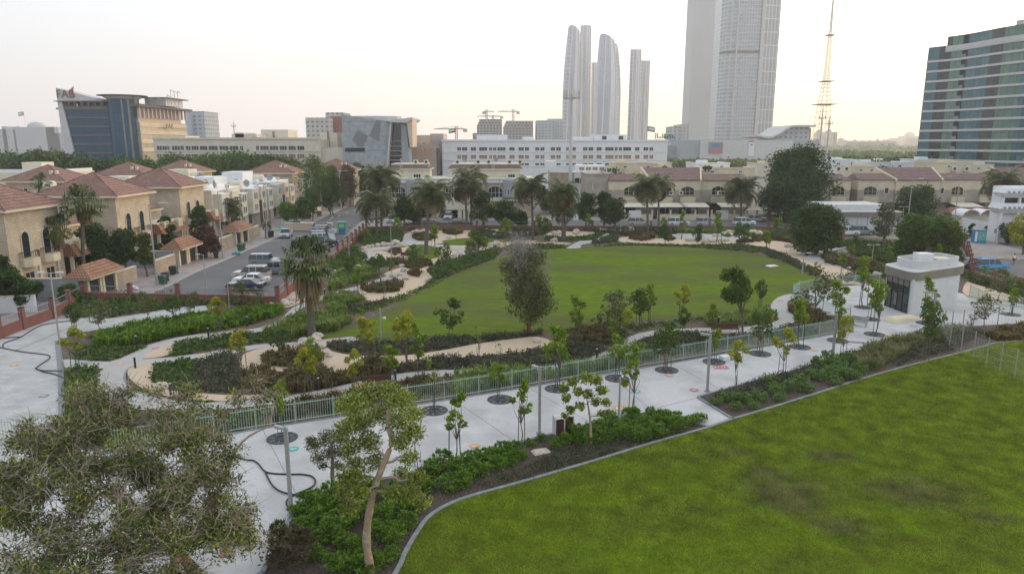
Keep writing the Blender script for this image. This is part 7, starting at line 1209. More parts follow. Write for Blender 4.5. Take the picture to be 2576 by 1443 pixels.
# ------------------------------------------------------------------ street and park furniture
for nm, c1 in (('car_white', (.70, .71, .72)), ('car_black', (.012, .014, .018)), ('car_silver', (.40, .42, .44)), ('car_beige', (.46, .42, .36)), ('car_grey', (.20, .24, .26)), ('car_blue', (.06, .30, .62)), ('car_navy', (.01, .025, .06))):
    m = mat(nm, c1, tuple(x*.93 for x in c1), 2, rough=.22, spec=.6); m.node_tree.nodes['Principled BSDF'].inputs['Coat Weight'].default_value = .6
CW = {}
def wheel():
    if 'w' not in CW: m_ = MB(); m_.tube([(0, -.11, 0), (0, .11, 0)], .36, 14, 'rubber'); m_.tube([(0, -.125, 0), (0, .125, 0)], .21, 8, 'metal'); o = m_.build('wheel'); CW['w'] = o.data; bpy.data.objects.remove(o)
    o = bpy.data.objects.new('wheel', CW['w']); COL.objects.link(o); return o
def car(label, u, v, ang, kind='suv', col='car_white', pos=None, group='parked cars'):
    x, y = pos or G(u, v); e = thing({'suv': 'parked_suv', 'sedan': 'parked_car', 'pickup': 'pickup_truck', 'offroader': 'off_road_vehicle'}[kind], label, {'pickup': 'pickup truck'}.get(kind, 'car'), (x, y, .0), ang, group)
    L_, w, h, bh = {'suv': (4.9, .96, 1.85, 1.05), 'sedan': (4.7, .90, 1.45, .90), 'pickup': (5.2, .92, 1.75, .98), 'offroader': (4.4, .93, 1.85, 1.12)}[kind]; a, b = -L_/2, L_/2; m_ = MB()
    R = lambda x0, x1, y_, z: [(x0, -y_, z), (x1, -y_, z), (x1, y_, z), (x0, y_, z)]
    m_.hexa(R(a+.15, b-.2, w-.06, .28), R(a, b-.02, w, .55), col); m_.hexa(R(a, b-.02, w, .55), R(a+.05, b-.22, w-.04, bh), col)
    if kind == 'pickup': c0, c1, t0, t1 = -.55, 1.35, -.35, .75
    elif kind == 'sedan': c0, c1, t0, t1 = a+.75, 1.15, a+1.45, .35
    elif kind == 'offroader': c0, c1, t0, t1 = a+.05, .95, a+.12, .65
    else: c0, c1, t0, t1 = a+.12, 1.25, a+.5, .55
    if kind == 'pickup': m_.box(a+.1, -w+.03, bh-.35, -.55, w-.03, bh-.3, 'dark'); [m_.box(a+.05, s*w-.04, bh-.1, -.5, s*w+.04, bh+.45, col) for s in (-1, 1)]
    m_.hexa(R(t0-.03, t1+.03, w*.80, h-.07), R(t0+.05, t1-.08, w*.74, h), col)
    for xx in ((c0+c1)/2-.35, (c0+c1)/2+.55): 
        for s in (-1, 1): m_.hexa([(xx-.04, s*(w-.07)-.015, bh), (xx+.04, s*(w-.07)-.015, bh), (xx+.04, s*(w-.07)+.015, bh), (xx-.04, s*(w-.07)+.015, bh)], [(xx-.04, s*w*.81-.015, h-.07), (xx+.04, s*w*.81-.015, h-.07), (xx+.04, s*w*.81+.015, h-.07), (xx-.04, s*w*.81+.015, h-.07)], col)
    m_.build('body', e); g = MB(); g.hexa(R(c0, c1, w-.08, bh), R(t0, t1, w*.79, h-.06), 'darkglass'); g.build('window_band', e)
    for xx in (a+.85, b-.9):
        for s in (-1, 1): o = wheel(); o.parent = e; o.location = (xx, s*(w-.1), .36)
    for s in (-1, 1):
        l = MB(); l.box(b-.16, s*w*.72-.16, .66, b-.015, s*w*.72+.16, .82, 'slab'); l.build('headlight', e); l = MB(); l.box(a-.01, s*w*.78-.12, .72, a+.1, s*w*.78+.12, .98, 'red'); l.build('taillight', e)
    l = MB(); l.box(b-.08, -w*.45, .5, b+.0, w*.45, .74, 'dark'); l.build('grille', e)
    if kind in ('suv',): 
        for s in (-1, 1): l = MB(); l.tube([(t0+.1, s*w*.68, h+.06), (t1-.1, s*w*.68, h+.06)], .025, 4, 'metal'); l.build('roof_rail', e)
    if kind == 'offroader': l = MB(); l.tube([(a-.2, 0, 1.0), (a+.0, 0, 1.0)], .36, 12, 'rubber'); l.build('spare_wheel', e)
    return e
Lx = pi  # cars facing left
for a in [('black boxy off-roader, rear one of the parked group beside the fan palm', 668, 668, 0, 'offroader', 'car_grey'), ('grey blue SUV parked half behind the fan palm', 694, 687, Lx, 'suv', 'car_grey'), ('beige SUV with roof rails among the parked group', 634, 701, Lx, 'suv', 'car_beige'), ('white sedan tucked behind the dark sedan', 634, 714, Lx, 'sedan', 'car_white'), ('dark navy sedan nearest the red wall', 620, 728, Lx, 'sedan', 'car_navy'),
    ('black SUV at the near end of the white parked row', 817, 620, .25, 'suv', 'car_black'), ('white SUV next to the black one in the parked row', 812, 610, .25, 'suv', 'car_white'), ('second white SUV of the parked row', 810, 603, .25, 'suv', 'car_white'), ('silver SUV in the parked row, third from its near end', 812, 595, .25, 'suv', 'car_silver'), ('white car at the far end of the parked row', 818, 588, .25, 'suv', 'car_white'), ('dark roofed car last in the parked row', 815, 582, .25, 'suv', 'car_grey'),
    ('white pickup truck with ladder rack on the left kerb', 720, 596, -pi/2+.15, 'pickup', 'car_white'), ('black SUV turning beside the white pickup', 754, 578, -.15, 'suv', 'car_black'), ('dark SUV parked far up the left street', 874, 511, -pi/2+.1, 'suv', 'car_navy'),
    ('white car inside the ivory villa carport', 1128, 551, -pi/2, 'suv', 'car_white'), ('white SUV under the left date palms', 986, 560, -pi/2, 'suv', 'car_white'), ('pale car behind the left date palms', 932, 552, 0, 'sedan', 'car_silver'), ('brown grey SUV behind the park wall, left of the two trunk palms', 1606, 567, 0, 'suv', 'car_beige'), ('white car behind the park wall, between palms and giant tree', 1706, 567, 0, 'suv', 'car_white'), ('white car behind the park wall, just right of the previous gap', 1777, 567, 0, 'suv', 'car_silver'), ('white SUV under the palm left of the giant tree', 1872, 567, 0, 'suv', 'car_white'), ('silver sedan parked at the cream gate by the giant tree', 1902, 557, 0, 'sedan', 'car_silver'),
    ('silver car behind the kiosk at the right', 2446, 672, .12, 'sedan', 'car_silver'), ('light blue SUV behind the kiosk, right of the silver car', 2488, 680, .12, 'suv', 'car_blue'), ('dark van behind the gnarled tree', 2165, 590, 0, 'suv', 'car_grey'), ('white delivery car behind the gnarled tree', 2128, 592, 0, 'suv', 'car_white')]: car(*a)
x, y = G(725, 584); e = thing('ladder_rack', 'metal cage rack on the white pickup truck bed', 'rack', (x, y-.4, .9)); q = MB()
for dx in (-.8, .8):
    for dy in (-1, 1): q.tube([(dx, dy, 0), (dx, dy, 1.3)], .03, 4, 'slab')
for z in (.4, .8, 1.3): q.tube([(-.8, -1, z), (.8, -1, z), (.8, 1, z), (-.8, 1, z), (-.8, -1, z)], .03, 4, 'slab')
q.build('frame', e)
# lamps
def park_lamp(label, u, v, tu, tv, au, av):
    x, y = G(u, v); zt = topz(tu, tv, y); e = thing('park_lamp', label, 'lamp post', (x, y, 0), 0, 'square steel park lamps'); q = MB(); q.box(-.085, -.085, 0, .085, .085, zt, 'metal'); q.box(-.2, -.2, 0, .2, .2, .03, 'kerb'); q.build('pole', e)
    p = P(au, av, y); dx = p.x-x; h = MB(); s = 1 if dx > 0 else -1; h.prism([(0, -.09), (dx, .25), (dx, .45), (0, .09)] if s < 0 else [(0, -.09), (dx, .25), (dx, .45), (0, .09)], zt-.14, zt, 'metal'); h.build('arm', e); l = MB(); l.prism([(dx*.55, .12), (dx*.95, .26), (dx*.95, .40), (dx*.55, .24)], zt-.165, zt-.142, 'slab'); l.build('lamp_head', e)
park_lamp('nearest square park lamp, standing in the loop of black hose', 732, 1276, 722, 1075, 684, 1062); park_lamp('square park lamp just left of the litter bins', 1357, 1090, 1358, 922, 1338, 910); park_lamp('square park lamp at the corner of the right hand bed', 1779, 984, 1787, 840, 1766, 830); park_lamp('square park lamp by the drain cover before the kiosk', 2094, 903, 2102, 790, 2085, 782); park_lamp('square park lamp hidden in the tree before the kiosk wall', 2340, 850, 2354, 734, 2330, 727)
def tlamp(label, u, v, tv, two=True, arm=1.0, side=1, r=.075, group='double headed lamp posts', name='lamp_post'):
    x, y = G(u, v); zt = topz(u, tv, y); e = thing(name, label, 'lamp post', (x, y, 0), 0, group); q = MB(); q.tube([(0, 0, 0), (0, 0, .9), (0, 0, .95), (0, 0, zt)], [r*1.5, r*1.5, r, r*.7], 8, 'metal'); q.build('pole', e)
    for s in ((-1, 1) if two else (side,)): q = MB(); q.tube([(0, 0, zt-.05), (s*arm*.5, 0, zt+.05)], .035, 5, 'metal'); q.build('arm', e); q = MB(); q.box(min(s*arm*.45, s*arm), -.14, zt, max(s*arm*.45, s*arm), .14, zt+.08, 'slab'); q.build('lamp_head', e)
for a in [('double headed lamp on the left plaza edge', 160, 936, 686), ('double headed lamp left of the kiosk tree', 2018, 690, 637), ('double headed lamp behind the kiosk fence', 2193, 660, 616), ('double headed lamp by the white service building right end', 2268, 575, 520), ('double headed lamp before the tiled wall roof', 2341, 568, 530), ('double headed lamp in front of the white service building', 2153, 590, 533)]: tlamp(*a)
for a in [('slim lamp behind the red wall centre', 520, 740, 640, False, .9, -1), ('plain thin pole among the trees by the parked cars', 578, 780, 712, False, .3, 1), ('lamp with arm between parked cars and boulders', 985, 648, 553, False, .8, -1), ('white pole right of the fan palm', 821, 694, 600, False, .3, 1), ('thin pole at the parking wall trees', 880, 676, 610, False, .5, 1), ('slim pole in the green bushes right of the fan shaped tree', 1556, 1078, 948, False, .2, 1)]: tlamp(*a, group='single park poles')
def street_lamp(label, u, v, tv, side=1, arm=2.0, pos=None, Y=None):
    if Y: p = P(u, 500, Y); x, y = p.x, Y
    else: x, y = G(u, v)
    zt = topz(u, tv, y); e = thing('street_lamp', label, 'street lamp', (x, y, 0), 0, 'tall street lamps'); q = MB(); q.tube([(0, 0, 0), (0, 0, 1.2), (0, 0, 1.25), (0, 0, zt)], [.16, .15, .12, .07], 8, 'metal'); q.build('pole', e); q = MB(); q.tube([(0, 0, zt-.1), (side*arm*.4, 0, zt+.12), (side*arm, 0, zt+.2)], .05, 5, 'metal'); q.build('arm', e); q = MB(); q.hexa([(side*arm*.7, -.15, zt+.12), (side*arm*1.2, -.12, zt+.15), (side*arm*1.2, .12, zt+.15), (side*arm*.7, .15, zt+.12)][::side], [(side*arm*.7, -.13, zt+.27), (side*arm*1.2, -.1, zt+.25), (side*arm*1.2, .1, zt+.25), (side*arm*.7, .13, zt+.27)][::side], 'slab'); q.build('lamp_head', e)
for i, (u, v, t) in enumerate([(395, 717, 514), (561, 649, 482), (673, 602, 464), (749, 564, 452), (810, 546, 439), (858, 527, 431), (893, 512, 424), (921, 500, 419)]): street_lamp('%s street lamp along the left pavement, counted from the nearest' % nth(i), u, v, t)
for l, u, v, t, s, Y in [('street lamp behind the left date palms', 1008, 560, 448, -1, 168.6), ('street lamp in front of the ivory villa turret', 1256, 560, 446, 1, 168.6), ('street lamp between the beige house and the service building', 2102, 560, 446, 1, 168), ('street lamp before the bushy street tree', 2290, 600, 451, 1, 150), ('street lamp right of the bushy street tree', 2362, 560, 445, 1, 168), ('street lamp at the junction beside the round sign', 2408, 600, 463, 1, 140)]: street_lamp(l, u, v, t, s, Y=Y)
# bollard lights
for i, (u, v, t) in enumerate([(341, 927, 898), (344, 872, 845), (525, 852, 826), (622, 820, 797), (430, 995, 965), (755, 800, 786), (802, 982, 951), (1130, 925, 897), (995, 958, 932), (1344, 945, 918), (1423, 903, 880), (1501, 908, 878), (1537, 836, 825), (1582, 892, 872), (1683, 832, 822), (1807, 822, 798), (1951, 797, 788), (817, 745, 738), (847, 716, 710), (958, 714, 701), (981, 682, 665), (1008, 612, 601), (1714, 603, 594), (2090, 664, 652), (2166, 675, 664), (2545, 790, 775), (1745, 607, 597), (1096, 586, 575)]):
    x, y = G(u, v); e = thing('bollard_light', '%s black bollard light, counting %s' % (nth(i if i < 17 else i-17), 'on the near paths' if i < 17 else 'on the far paths'), 'bollard light', (x, y, 0), 0, 'black bollard lights'); h = max(.85, topz(u, t, y)); q = MB(); q.tube([(0, 0, 0), (0, 0, h)], .085, 8, 'dark'); q.build('post', e); q = MB(); q.tube([(0, 0, h+.001), (0, 0, h+.05)], .085, 8, 'slab'); q.build('cap', e)
# iron tree rings
TG = [(710, 1102, 31), (894, 1068, 24), (1092, 1033, 25), (1259, 1005, 25), (1402, 978, 24), (1552, 952, 23), (1677, 931, 23), (1796, 910, 23), (1912, 890, 22), (2012, 873, 21), (2107, 857, 21), (2171, 773, 17), (2190, 803, 19), (2200, 841, 21), (2330, 813, 20), (2542, 791, 18)]
for i, (u, v, r) in enumerate(TG):
    x, y = G(u, v); R_ = .95; e = thing('tree_grate', '%s dark iron ring round a promenade tree, counted from the left' % nth(i), 'tree grate', (x, y, 0), 0, 'iron rings round the promenade trees'); q = MB(); n = 24
    for k in range(n):
        a, b = 2*pi*k/n, 2*pi*(k+1)/n; q.prism([(R_*cos(a), R_*sin(a)), (R_*cos(b), R_*sin(b)), (.86*R_*cos(b), .86*R_*sin(b)), (.86*R_*cos(a), .86*R_*sin(a))], .012, .05, 'ironm'); q.prism([(.5*R_*cos(a), .5*R_*sin(a)), (.5*R_*cos(b), .5*R_*sin(b)), (.36*R_*cos(b), .36*R_*sin(b)), (.36*R_*cos(a), .36*R_*sin(a))], .012, .07, 'ironm')
    for k in range(8): a = 2*pi*k/8; q.obox(.68*R_*cos(a), .68*R_*sin(a), .012, .046, .36*R_, .07, a, 'kerb')
    q.build('ring', e); q = MB(); q.lathe([(.86*R_, .013), (.86*R_, .022)], 20, m='ironm'); q.build('pit', e)
# mint railing
def fence(name, label, pts, h=1.35, pitch=.155, post=2.6, m='mint', rail2=.2, pw=.05, group=None, pick=.011):
    e = thing(name, label, 'fence', (*pts[0], 0), 0, group); o = Vector((*pts[0], 0)); P_ = MB(); RL = []; 
    for a, b in zip(pts[:-1], pts[1:]):
        a, b = Vector((*a, 0))-o, Vector((*b, 0))-o; L_ = (b-a).length; n = max(1, round(L_/post)); d = (b-a)/L_
        for i in range(n+(1 if b == Vector((*pts[-1], 0))-o else 0)): p = a+(b-a)*i/n; q = MB(); q.obox(0, 0, 0, h+.08, pw, pw, 0, m); ob = q.build('post', e) if 'p%s%s' % (name, m) not in WC else part('post', WC['p%s%s' % (name, m)], e, (0, 0, 0)); WC['p%s%s' % (name, m)] = ob; ob.location = p
        for z in (rail2, h-.12):
            r = MB(); r.tube([a+Vector((0, 0, z)), b+Vector((0, 0, z))], .028, 4, m); RL.append(r)
        for i in range(int(L_/pitch)): p = a+d*(i+.5)*pitch; P_.box(p.x-pick, p.y-pick, rail2-.1, p.x+pick, p.y+pick, h+.04, m)
    for r in RL: r.build('rail', e)
    o_ = P_.build('pickets', e); o_['kind'] = 'stuff'
fence('railing', 'long mint green railing between promenade and garden beds', [G(245, 1142), G(400, 1118), G(540, 1096), G(644, 1078), G(932, 1034), G(1288, 978), G(1531, 937), G(1718, 906), G(1932, 869), G(2060, 847), G(2137, 831), G(2137, 806)], 1.45)
fence('railing', 'mint green railing across the left plaza foreground', [G(-120, 1130), G(0, 1114), G(85, 1103), G(150, 1097)], 1.45); fence('railing', 'short mint railing curving behind the kiosk plaza', [G(2137, 806), G(2100, 797), G(2040, 772), G(2000, 752), G(1994, 744), G(2010, 734), G(2085, 722), G(2150, 716), G(2212, 712)], 1.3)
fence('railing', 'mint green railing right of the kiosk', [G(2438, 746), G(2480, 766), G(2576, 778), G(2700, 800)], 1.4)
# wire fences
def wire(label, ptsb, h=2.4):
    e = thing('wire_fence', label, 'fence', (*ptsb[0], 0), 0, 'grey wire mesh fences'); o = Vector((*ptsb[0], 0)); w = MB()
    for i, p in enumerate(ptsb): q = MB(); q.tube([Vector((*p, 0))-o, Vector((*p, h))-o], .045, 6, 'metal'); q.build('post', e)
    for a, b in zip(ptsb[:-1], ptsb[1:]):
        a, b = Vector((*a, 0))-o, Vector((*b, 0))-o; L_ = (b-a).length
        for k in range(11): z = .08+k*(h-.2)/10; w.tube([a+Vector((0, 0, z)), b+Vector((0, 0, z))], .008, 3, 'metal', cap=False)
        for k in range(int(L_/.45)): p = a+(b-a)*k*.45/L_; w.tube([p+Vector((0, 0, .05)), p+Vector((0, 0, h-.1))], .005, 3, 'metal', cap=False)
    w.build('mesh', e)
wire('wire mesh fence crossing the right bed onto the lawn', [G(2342, 837), G(2366, 842), G(2388, 874), G(2416, 889), G(2447, 901), G(2480, 919), G(2514, 934), G(2551, 952), G(2600, 982)]); wire('wire mesh fence along the promenade right of the kiosk', [G(2345, 836), G(2372, 842), G(2392, 838), G(2420, 834), G(2446, 831), G(2508, 823), G(2576, 818)], 2.2)
# red perimeter wall
def redwall(label, pts, post=5.5, h=1.0, rail=True):
    e = thing('perimeter_wall', label, 'wall', (*pts[0], 0), 0, 'red park perimeter walls'); o = Vector((*pts[0], 0)); w = MB(); r = MB()
    for a, b in zip(pts[:-1], pts[1:]):
        a, b = Vector((*a, 0))-o, Vector((*b, 0))-o; L_ = (b-a).length; an = atan2(b.y-a.y, b.x-a.x); c_ = (a+b)/2; w.obox(c_.x, c_.y, -.1, h, L_, .22, an, 'redwall'); w.obox(c_.x, c_.y, h, h+.06, L_, .30, an, 'slab' if 0 else 'redwall'); n = max(1, round(L_/post))
        for i in range(n+1): p = a+(b-a)*i/n; q = MB(); q.obox(p.x, p.y, -.1, h+1.15, .42, .42, an, 'redwall'); q.obox(p.x, p.y, h+1.15, h+1.22, .5, .5, an, 'redwall'); q.build('pillar', e)
        for z in (h+.2, h+.85): r.tube([a+Vector((0, 0, z)), b+Vector((0, 0, z))], .025, 4, 'metal')
        for i in range(int(L_/.28)): p = a+(b-a)*(i+.5)*.28/L_; r.tube([p+Vector((0, 0, h+.1)), p+Vector((0, 0, h+.92))], .012, 3, 'metal', cap=False)
    w.build('wall', e); r.build('railing', e)
redwall('red wall with grey railing at the left plaza edge', [G(-60, 866), G(0, 852), G(60, 828), G(135, 801), G(213, 757)], 4.6); redwall('red wall with railing crossing behind the garden trees to the parking', [G(213, 757), G(330, 760), G(450, 762), G(580, 764), G(700, 768)], 7); redwall('red wall with railing along the parking edge', [G(700, 768), G(722, 745), G(808, 670), G(850, 647), G(922, 582)], 5.2)
redwall('long red wall with railing closing the back of the park', [G(922, 582), G(1200, 579), G(1932, 582), G(2060, 592), G(2120, 600)], 12, .95); redwall('red wall behind the kiosk garden at the right', [G(2330, 655), G(2421, 618), G(2432, 640), G(2447, 702), G(2560, 742)], 5)
# boulders
RK = [(1080, 645), (1095, 635), (1103, 628), (1120, 625)]
def rocks(zone, lst, grp):
    for i, (u, v, r) in enumerate(lst):
        x, y = G(u, v); R_ = r*y*1.02/F; rnd = random.Random(u*13+v); e = thing('boulder', '%s boulder %s, from the left' % (nth(i), zone), 'boulder', (x, y, 0), rnd.uniform(0, 6), grp); q = MB(); q.ico((0, 0, R_*.45), R_, rnd.uniform(.85, 1.2), rnd.uniform(.75, 1.05), rnd.uniform(.6, .85), .13, rnd, 'rock', 2); q.build('stone', e)
k = lambda zx, zy, x0=1024, y0=700: (x0*.6289+zx*.2502, y0*.6289+zy*.2502)
def cv(l, x0, y0): return [(int(x0*.6289+a*.2502), int(y0*.6289+b*.2502)+3, r) for a, b, r in sorted(l)]
rocks('of the half circle by the lawn patch', cv([(1090, 745, 8), (1130, 725, 7), (1175, 718, 7), (1225, 712, 8), (1280, 705, 9), (1325, 703, 8), (1360, 700, 8), (1405, 690, 11), (1465, 715, 11), (1105, 772, 7), (1300, 755, 7), (1500, 712, 7)], 1024, 700), 'boulders round the gravel circle')
rocks('near the back hedge by the palms', cv([(1580, 578, 7), (1620, 568, 7), (1655, 575, 7), (1690, 565, 8), (1600, 590, 6), (1845, 545, 8), (1888, 545, 6), (1922, 540, 7), (1640, 588, 6), (1935, 632, 6)], 1024, 700), 'boulders near the back hedge')
rocks('on the right of the gravel garden', cv([(2330, 560, 7), (2380, 565, 7), (2420, 572, 8), (2450, 578, 6), (2490, 580, 8), (2530, 588, 8), (2560, 592, 7), (2360, 705, 8), (2415, 700, 12), (1985, 808, 7), (2045, 805, 9), (2020, 812, 7), (2345, 612, 6), (2395, 608, 7)], 1024, 700), 'boulders right of the gravel garden')
rocks('along the serpentine path', cv([(1485, 965, 10), (1380, 1030, 13), (1460, 1020, 13), (1440, 1050, 9), (1505, 1040, 10), (1300, 1075, 9), (1425, 1068, 9), (1730, 1060, 8), (790, 985, 10), (880, 968, 11), (1030, 938, 10), (1470, 915, 8), (750, 1010, 9), (1350, 1060, 8)], 1024, 700), 'boulders along the serpentine path')
rocks('at the red wall end behind the fan palm', cv([(160, 1302, 9), (205, 1297, 9), (285, 1292, 13), (300, 1312, 11), (365, 1262, 14), (390, 1230, 11), (355, 1292, 9), (1085, 1195, 8), (420, 1215, 8)], 1024, 700), 'boulders at the red wall end')
rocks('in the far garden left of the stepping path', cv([(425, 590, 8), (475, 585, 9), (650, 575, 10), (410, 660, 7), (435, 657, 8), (635, 585, 7), (450, 598, 6)], 2048, 700), 'boulders in the far garden')
rocks('in the row under the crooked tree', cv([(900, 562, 8), (945, 570, 8), (985, 565, 7), (1030, 556, 9), (1065, 552, 11), (1105, 560, 8), (1150, 560, 8), (1190, 552, 10), (1245, 567, 7), (1275, 562, 7), (1210, 568, 8), (1020, 572, 7), (1085, 572, 7), (1170, 570, 7)], 2048, 700), 'boulders under the crooked tree')
rocks('in the long row right of the brown mounds', cv([(1780, 655, 9), (1820, 657, 9), (1860, 652, 8), (1900, 618, 8), (1925, 652, 9), (1975, 665, 8), (2020, 667, 8), (2065, 660, 8), (2110, 662, 8), (2155, 657, 8), (2040, 612, 7), (2080, 612, 7), (2130, 602, 8), (2180, 592, 11), (2225, 592, 9), (2340, 645, 9), (2385, 652, 8), (2430, 590, 12), (2475, 600, 12), (2395, 595, 8), (2170, 568, 7), (1940, 668, 8), (2200, 610, 8), (2230, 575, 7), (2300, 640, 7)], 2048, 700), 'boulders in the long far row')
rocks('on the right garden gravel', cv([(200, 718, 10), (225, 722, 8), (720, 785, 8), (765, 782, 9), (1090, 997, 8), (1125, 1000, 7), (700, 795, 7), (740, 795, 7)], 3072, 700), 'boulders on the right garden gravel')
rocks('in the pile under the fan palm', cv([(480, 420, 14), (540, 455, 16), (600, 430, 18), (620, 380, 15), (640, 475, 17), (450, 455, 11), (690, 540, 11), (740, 562, 9), (580, 400, 14)], 1024, 1200), 'rock pile under the fan palm')
rocks('by itself, among the near beds', [(405, 980, 18), (470, 862, 8), (1352, 862, 12)], 'single boulders near the paths')
for l, u, v, sx, sy, m in (('flat grey stone slab lying in the mulch', 1361, 1137, .55, .35, 'rock'), ('thin white board lying on the oval lawn', 1942, 669, .9, .5, 'white'), ('crumpled cream tarpaulin heap by the kiosk corner', 2270, 805, 2.2, .8, 'cream'), ('white concrete block beside an iron ring', 1822, 905, .35, .3, 'white')):
    x, y = G(u, v); e = thing({'r': 'stone_slab', 'w': 'board', 'c': 'tarpaulin'}[m[0]] if 'block' not in l else 'concrete_block', l, l.split()[2] if m != 'white' else ('board' if 'board' in l else 'block'), (x, y, .03), .4); q = MB(); hh = .35 if 'block' in l else (.4 if m == 'cream' else .1); q.hexa([(-sx, -sy, 0), (sx, -sy, 0), (sx, sy, 0), (-sx, sy, 0)], [(-sx*.8, -sy*.7, hh), (sx*.6, -sy*.8, hh*.5), (sx*.85, sy*.8, hh*.7), (-sx*.6, sy*.9, hh)] if hh != .35 else [(-sx, -sy, hh), (sx, -sy, hh), (sx, sy, hh), (-sx, sy, hh)], m); q.build('body', e)
# litter bins and benches
for i, (u, v) in enumerate([(1405, 1095), (1428, 1088)]):
    x, y = G(u, v); e = thing('litter_bin', ('left', 'right')[i]+' one of the two brown slatted litter bins on the promenade', 'litter bin', (x, y, 0), .25, 'brown slatted litter bins'); q = MB()
    for s in (-.32, .26): q.prism([(s, -.3), (s+.06, -.3), (s+.06, .3), (s, .3)], 0, 1.22, 'slab')
    q.build('frame', e); q = MB(); q.box(-.25, -.27, .06, .25, .27, 1.05, 'wood'); q.build('slatted_box', e); q = MB(); q.hexa([(-.32, -.3, 1.2), (.32, -.3, 1.2), (.32, .3, 1.2), (-.32, .3, 1.2)], [(-.32, -.1, 1.32), (.32, -.1, 1.32), (.32, .25, 1.32), (-.32, .25, 1.32)], 'slab'); q.build('lid', e)
for l, u, v, a, L_ in [('brown slatted bench on the path behind the railing', 950, 978, .33, 2.2), ('brown bench on the oval side of the far path', 1825, 838, .05, 2.6), ('low brown bench on the gravel near the leaning palm', 1028, 650, 0, 2.6), ('steel chair-like bench at the railing end by the kiosk', 2160, 820, -.8, 1.6)]:
    x, y = G(u, v); e = thing('bench', l, 'bench', (x, y, 0.03), a, 'park benches'); m_ = 'wood' if 'steel' not in l else 'metal'; q = MB(); q.box(-L_/2, -.25, .42, L_/2, .22, .48, m_); q.build('seat', e); q = MB(); q.hexa([(-L_/2, .2, .5), (L_/2, .2, .5), (L_/2, .26, .5), (-L_/2, .26, .5)], [(-L_/2, .32, .92), (L_/2, .32, .92), (L_/2, .38, .92), (-L_/2, .38, .92)], m_); q.build('backrest', e)
    for s in (-L_/2+.1, L_/2-.15): q = MB(); q.box(s, -.22, 0, s+.06, -.16, .42, 'metal'); q.box(s, .18, 0, s+.06, .24, .5, 'metal'); q.box(s, -.16, .36, s+.06, .18, .42, 'metal'); q.build('leg', e)
# wheelie bins
def wbin(l, u, v, m, rz=0): x, y = G(u, v); e = thing('wheelie_bin', l, 'wheelie bin', (x, y, .02), rz, 'wheelie bins on the left pavement'); q = MB(); q.hexa([(-.3, -.32, .1), (.3, -.32, .1), (.3, .32, .1), (-.3, .32, .1)], [(-.42, -.45, 1.1), (.42, -.45, 1.1), (.42, .42, 1.1), (-.42, .42, 1.1)], m); q.build('body', e); q = MB(); q.hexa([(-.45, -.48, 1.1), (.45, -.48, 1.1), (.45, .5, 1.1), (-.45, .5, 1.1)], [(-.36, -.4, 1.24), (.36, -.4, 1.24), (.36, .5, 1.2), (-.36, .5, 1.2)], m); q.build('lid', e); [(lambda w: w.build('wheel', e))(MB().tube([(s, .36, .15), (s+.08, .36, .15)], .15, 8, 'dark')) for s in (-.34, .26)]
for l, u, v, m in [('green bin nearest the street lamp foot', 410, 715, 'greenbin'), ('dark green bin behind the nearest green bin', 417, 708, 'dark'), ('black bin by the low stone wall, left', 434, 691, 'dark'), ('dark green bin by the low stone wall, right', 440, 689, 'greenbin'), ('green bin beside the middle gate canopy', 515, 648, 'greenbin'), ('black bin right of the middle gate canopy', 544, 650, 'dark'), ('green bin under the far gate canopy, left', 605, 631, 'greenbin'), ('green bin under the far gate canopy, right', 611, 628, 'greenbin'), ('black bin near the white pickup, left', 678, 597, 'dark'), ('black bin near the white pickup, right', 684, 596, 'dark'), ('green bin past the clipped ficus', 779, 551, 'greenbin'), ('green bin farther past the clipped ficus', 804, 543, 'greenbin'), ('green bin at the leafy bend', 830, 532, 'greenbin'), ('dark bin before the far dark SUV, left', 853, 521, 'greenbin'), ('dark bin before the far dark SUV, right', 863, 519, 'dark'), ('far bin beyond the dark SUV, left', 890, 506, 'greenbin'), ('far bin beyond the dark SUV, right', 895, 505, 'dark')]: wbin(l, u, v, m, (u % 5)*.1)
# signs, booths, cones
def sign(l, u, v, tv, kind, Y=None):
    x, y = G(u, v); zt = topz(u, tv, y); e = thing('road_sign', l, 'road sign', (x, y, 0)); q = MB(); q.tube([(0, 0, 0), (0, 0, zt)], .045, 6, 'metal'); q.build('pole', e); q = MB(); s = .55
    if kind == 'tri': q.prism([(0, 0), (.01, 0), (.01, .01)], 0, .01, 'metal'); q.hexa([(-s, -.06, zt-.9), (s, -.06, zt-.9), (s, -.03, zt-.9), (-s, -.03, zt-.9)], [(-.04, -.06, zt), (.04, -.06, zt), (.04, -.03, zt), (-.04, -.03, zt)], 'cladding')
    elif kind == 'round': pts = [(.42*cos(2*pi*i/16), -.05, zt-.3+.42*sin(2*pi*i/16)) for i in range(16)]; q.face(pts, 'red'); q.face([(x_*.74, -.06, zt-.3+(z_-zt+.3)*.74) for x_, _, z_ in pts], 'white'); q.box(-.3, -.07, zt-.34, .3, -.062, zt-.26, 'red')
    else: q.box(-.55, -.06, zt-.8, .55, -.03, zt, 'cladding')
    q.build('plate', e)
sign('grey backed triangular road sign near the green booth', 837, 566, 541, 'tri'); sign('grey rectangular road sign before the brown wall', 735, 573, 551, 'rect'); sign('round red ringed no entry sign on the right street pole', 2407, 570, 537, 'round'); sign('blue and white sign panel pole by the right street', 2504, 610, 575, 'rect')
def text_on(s, size, m, e, loc, rot=(pi/2, 0, 0)): return text_obj(s, size, m, e, loc, rot, .01)
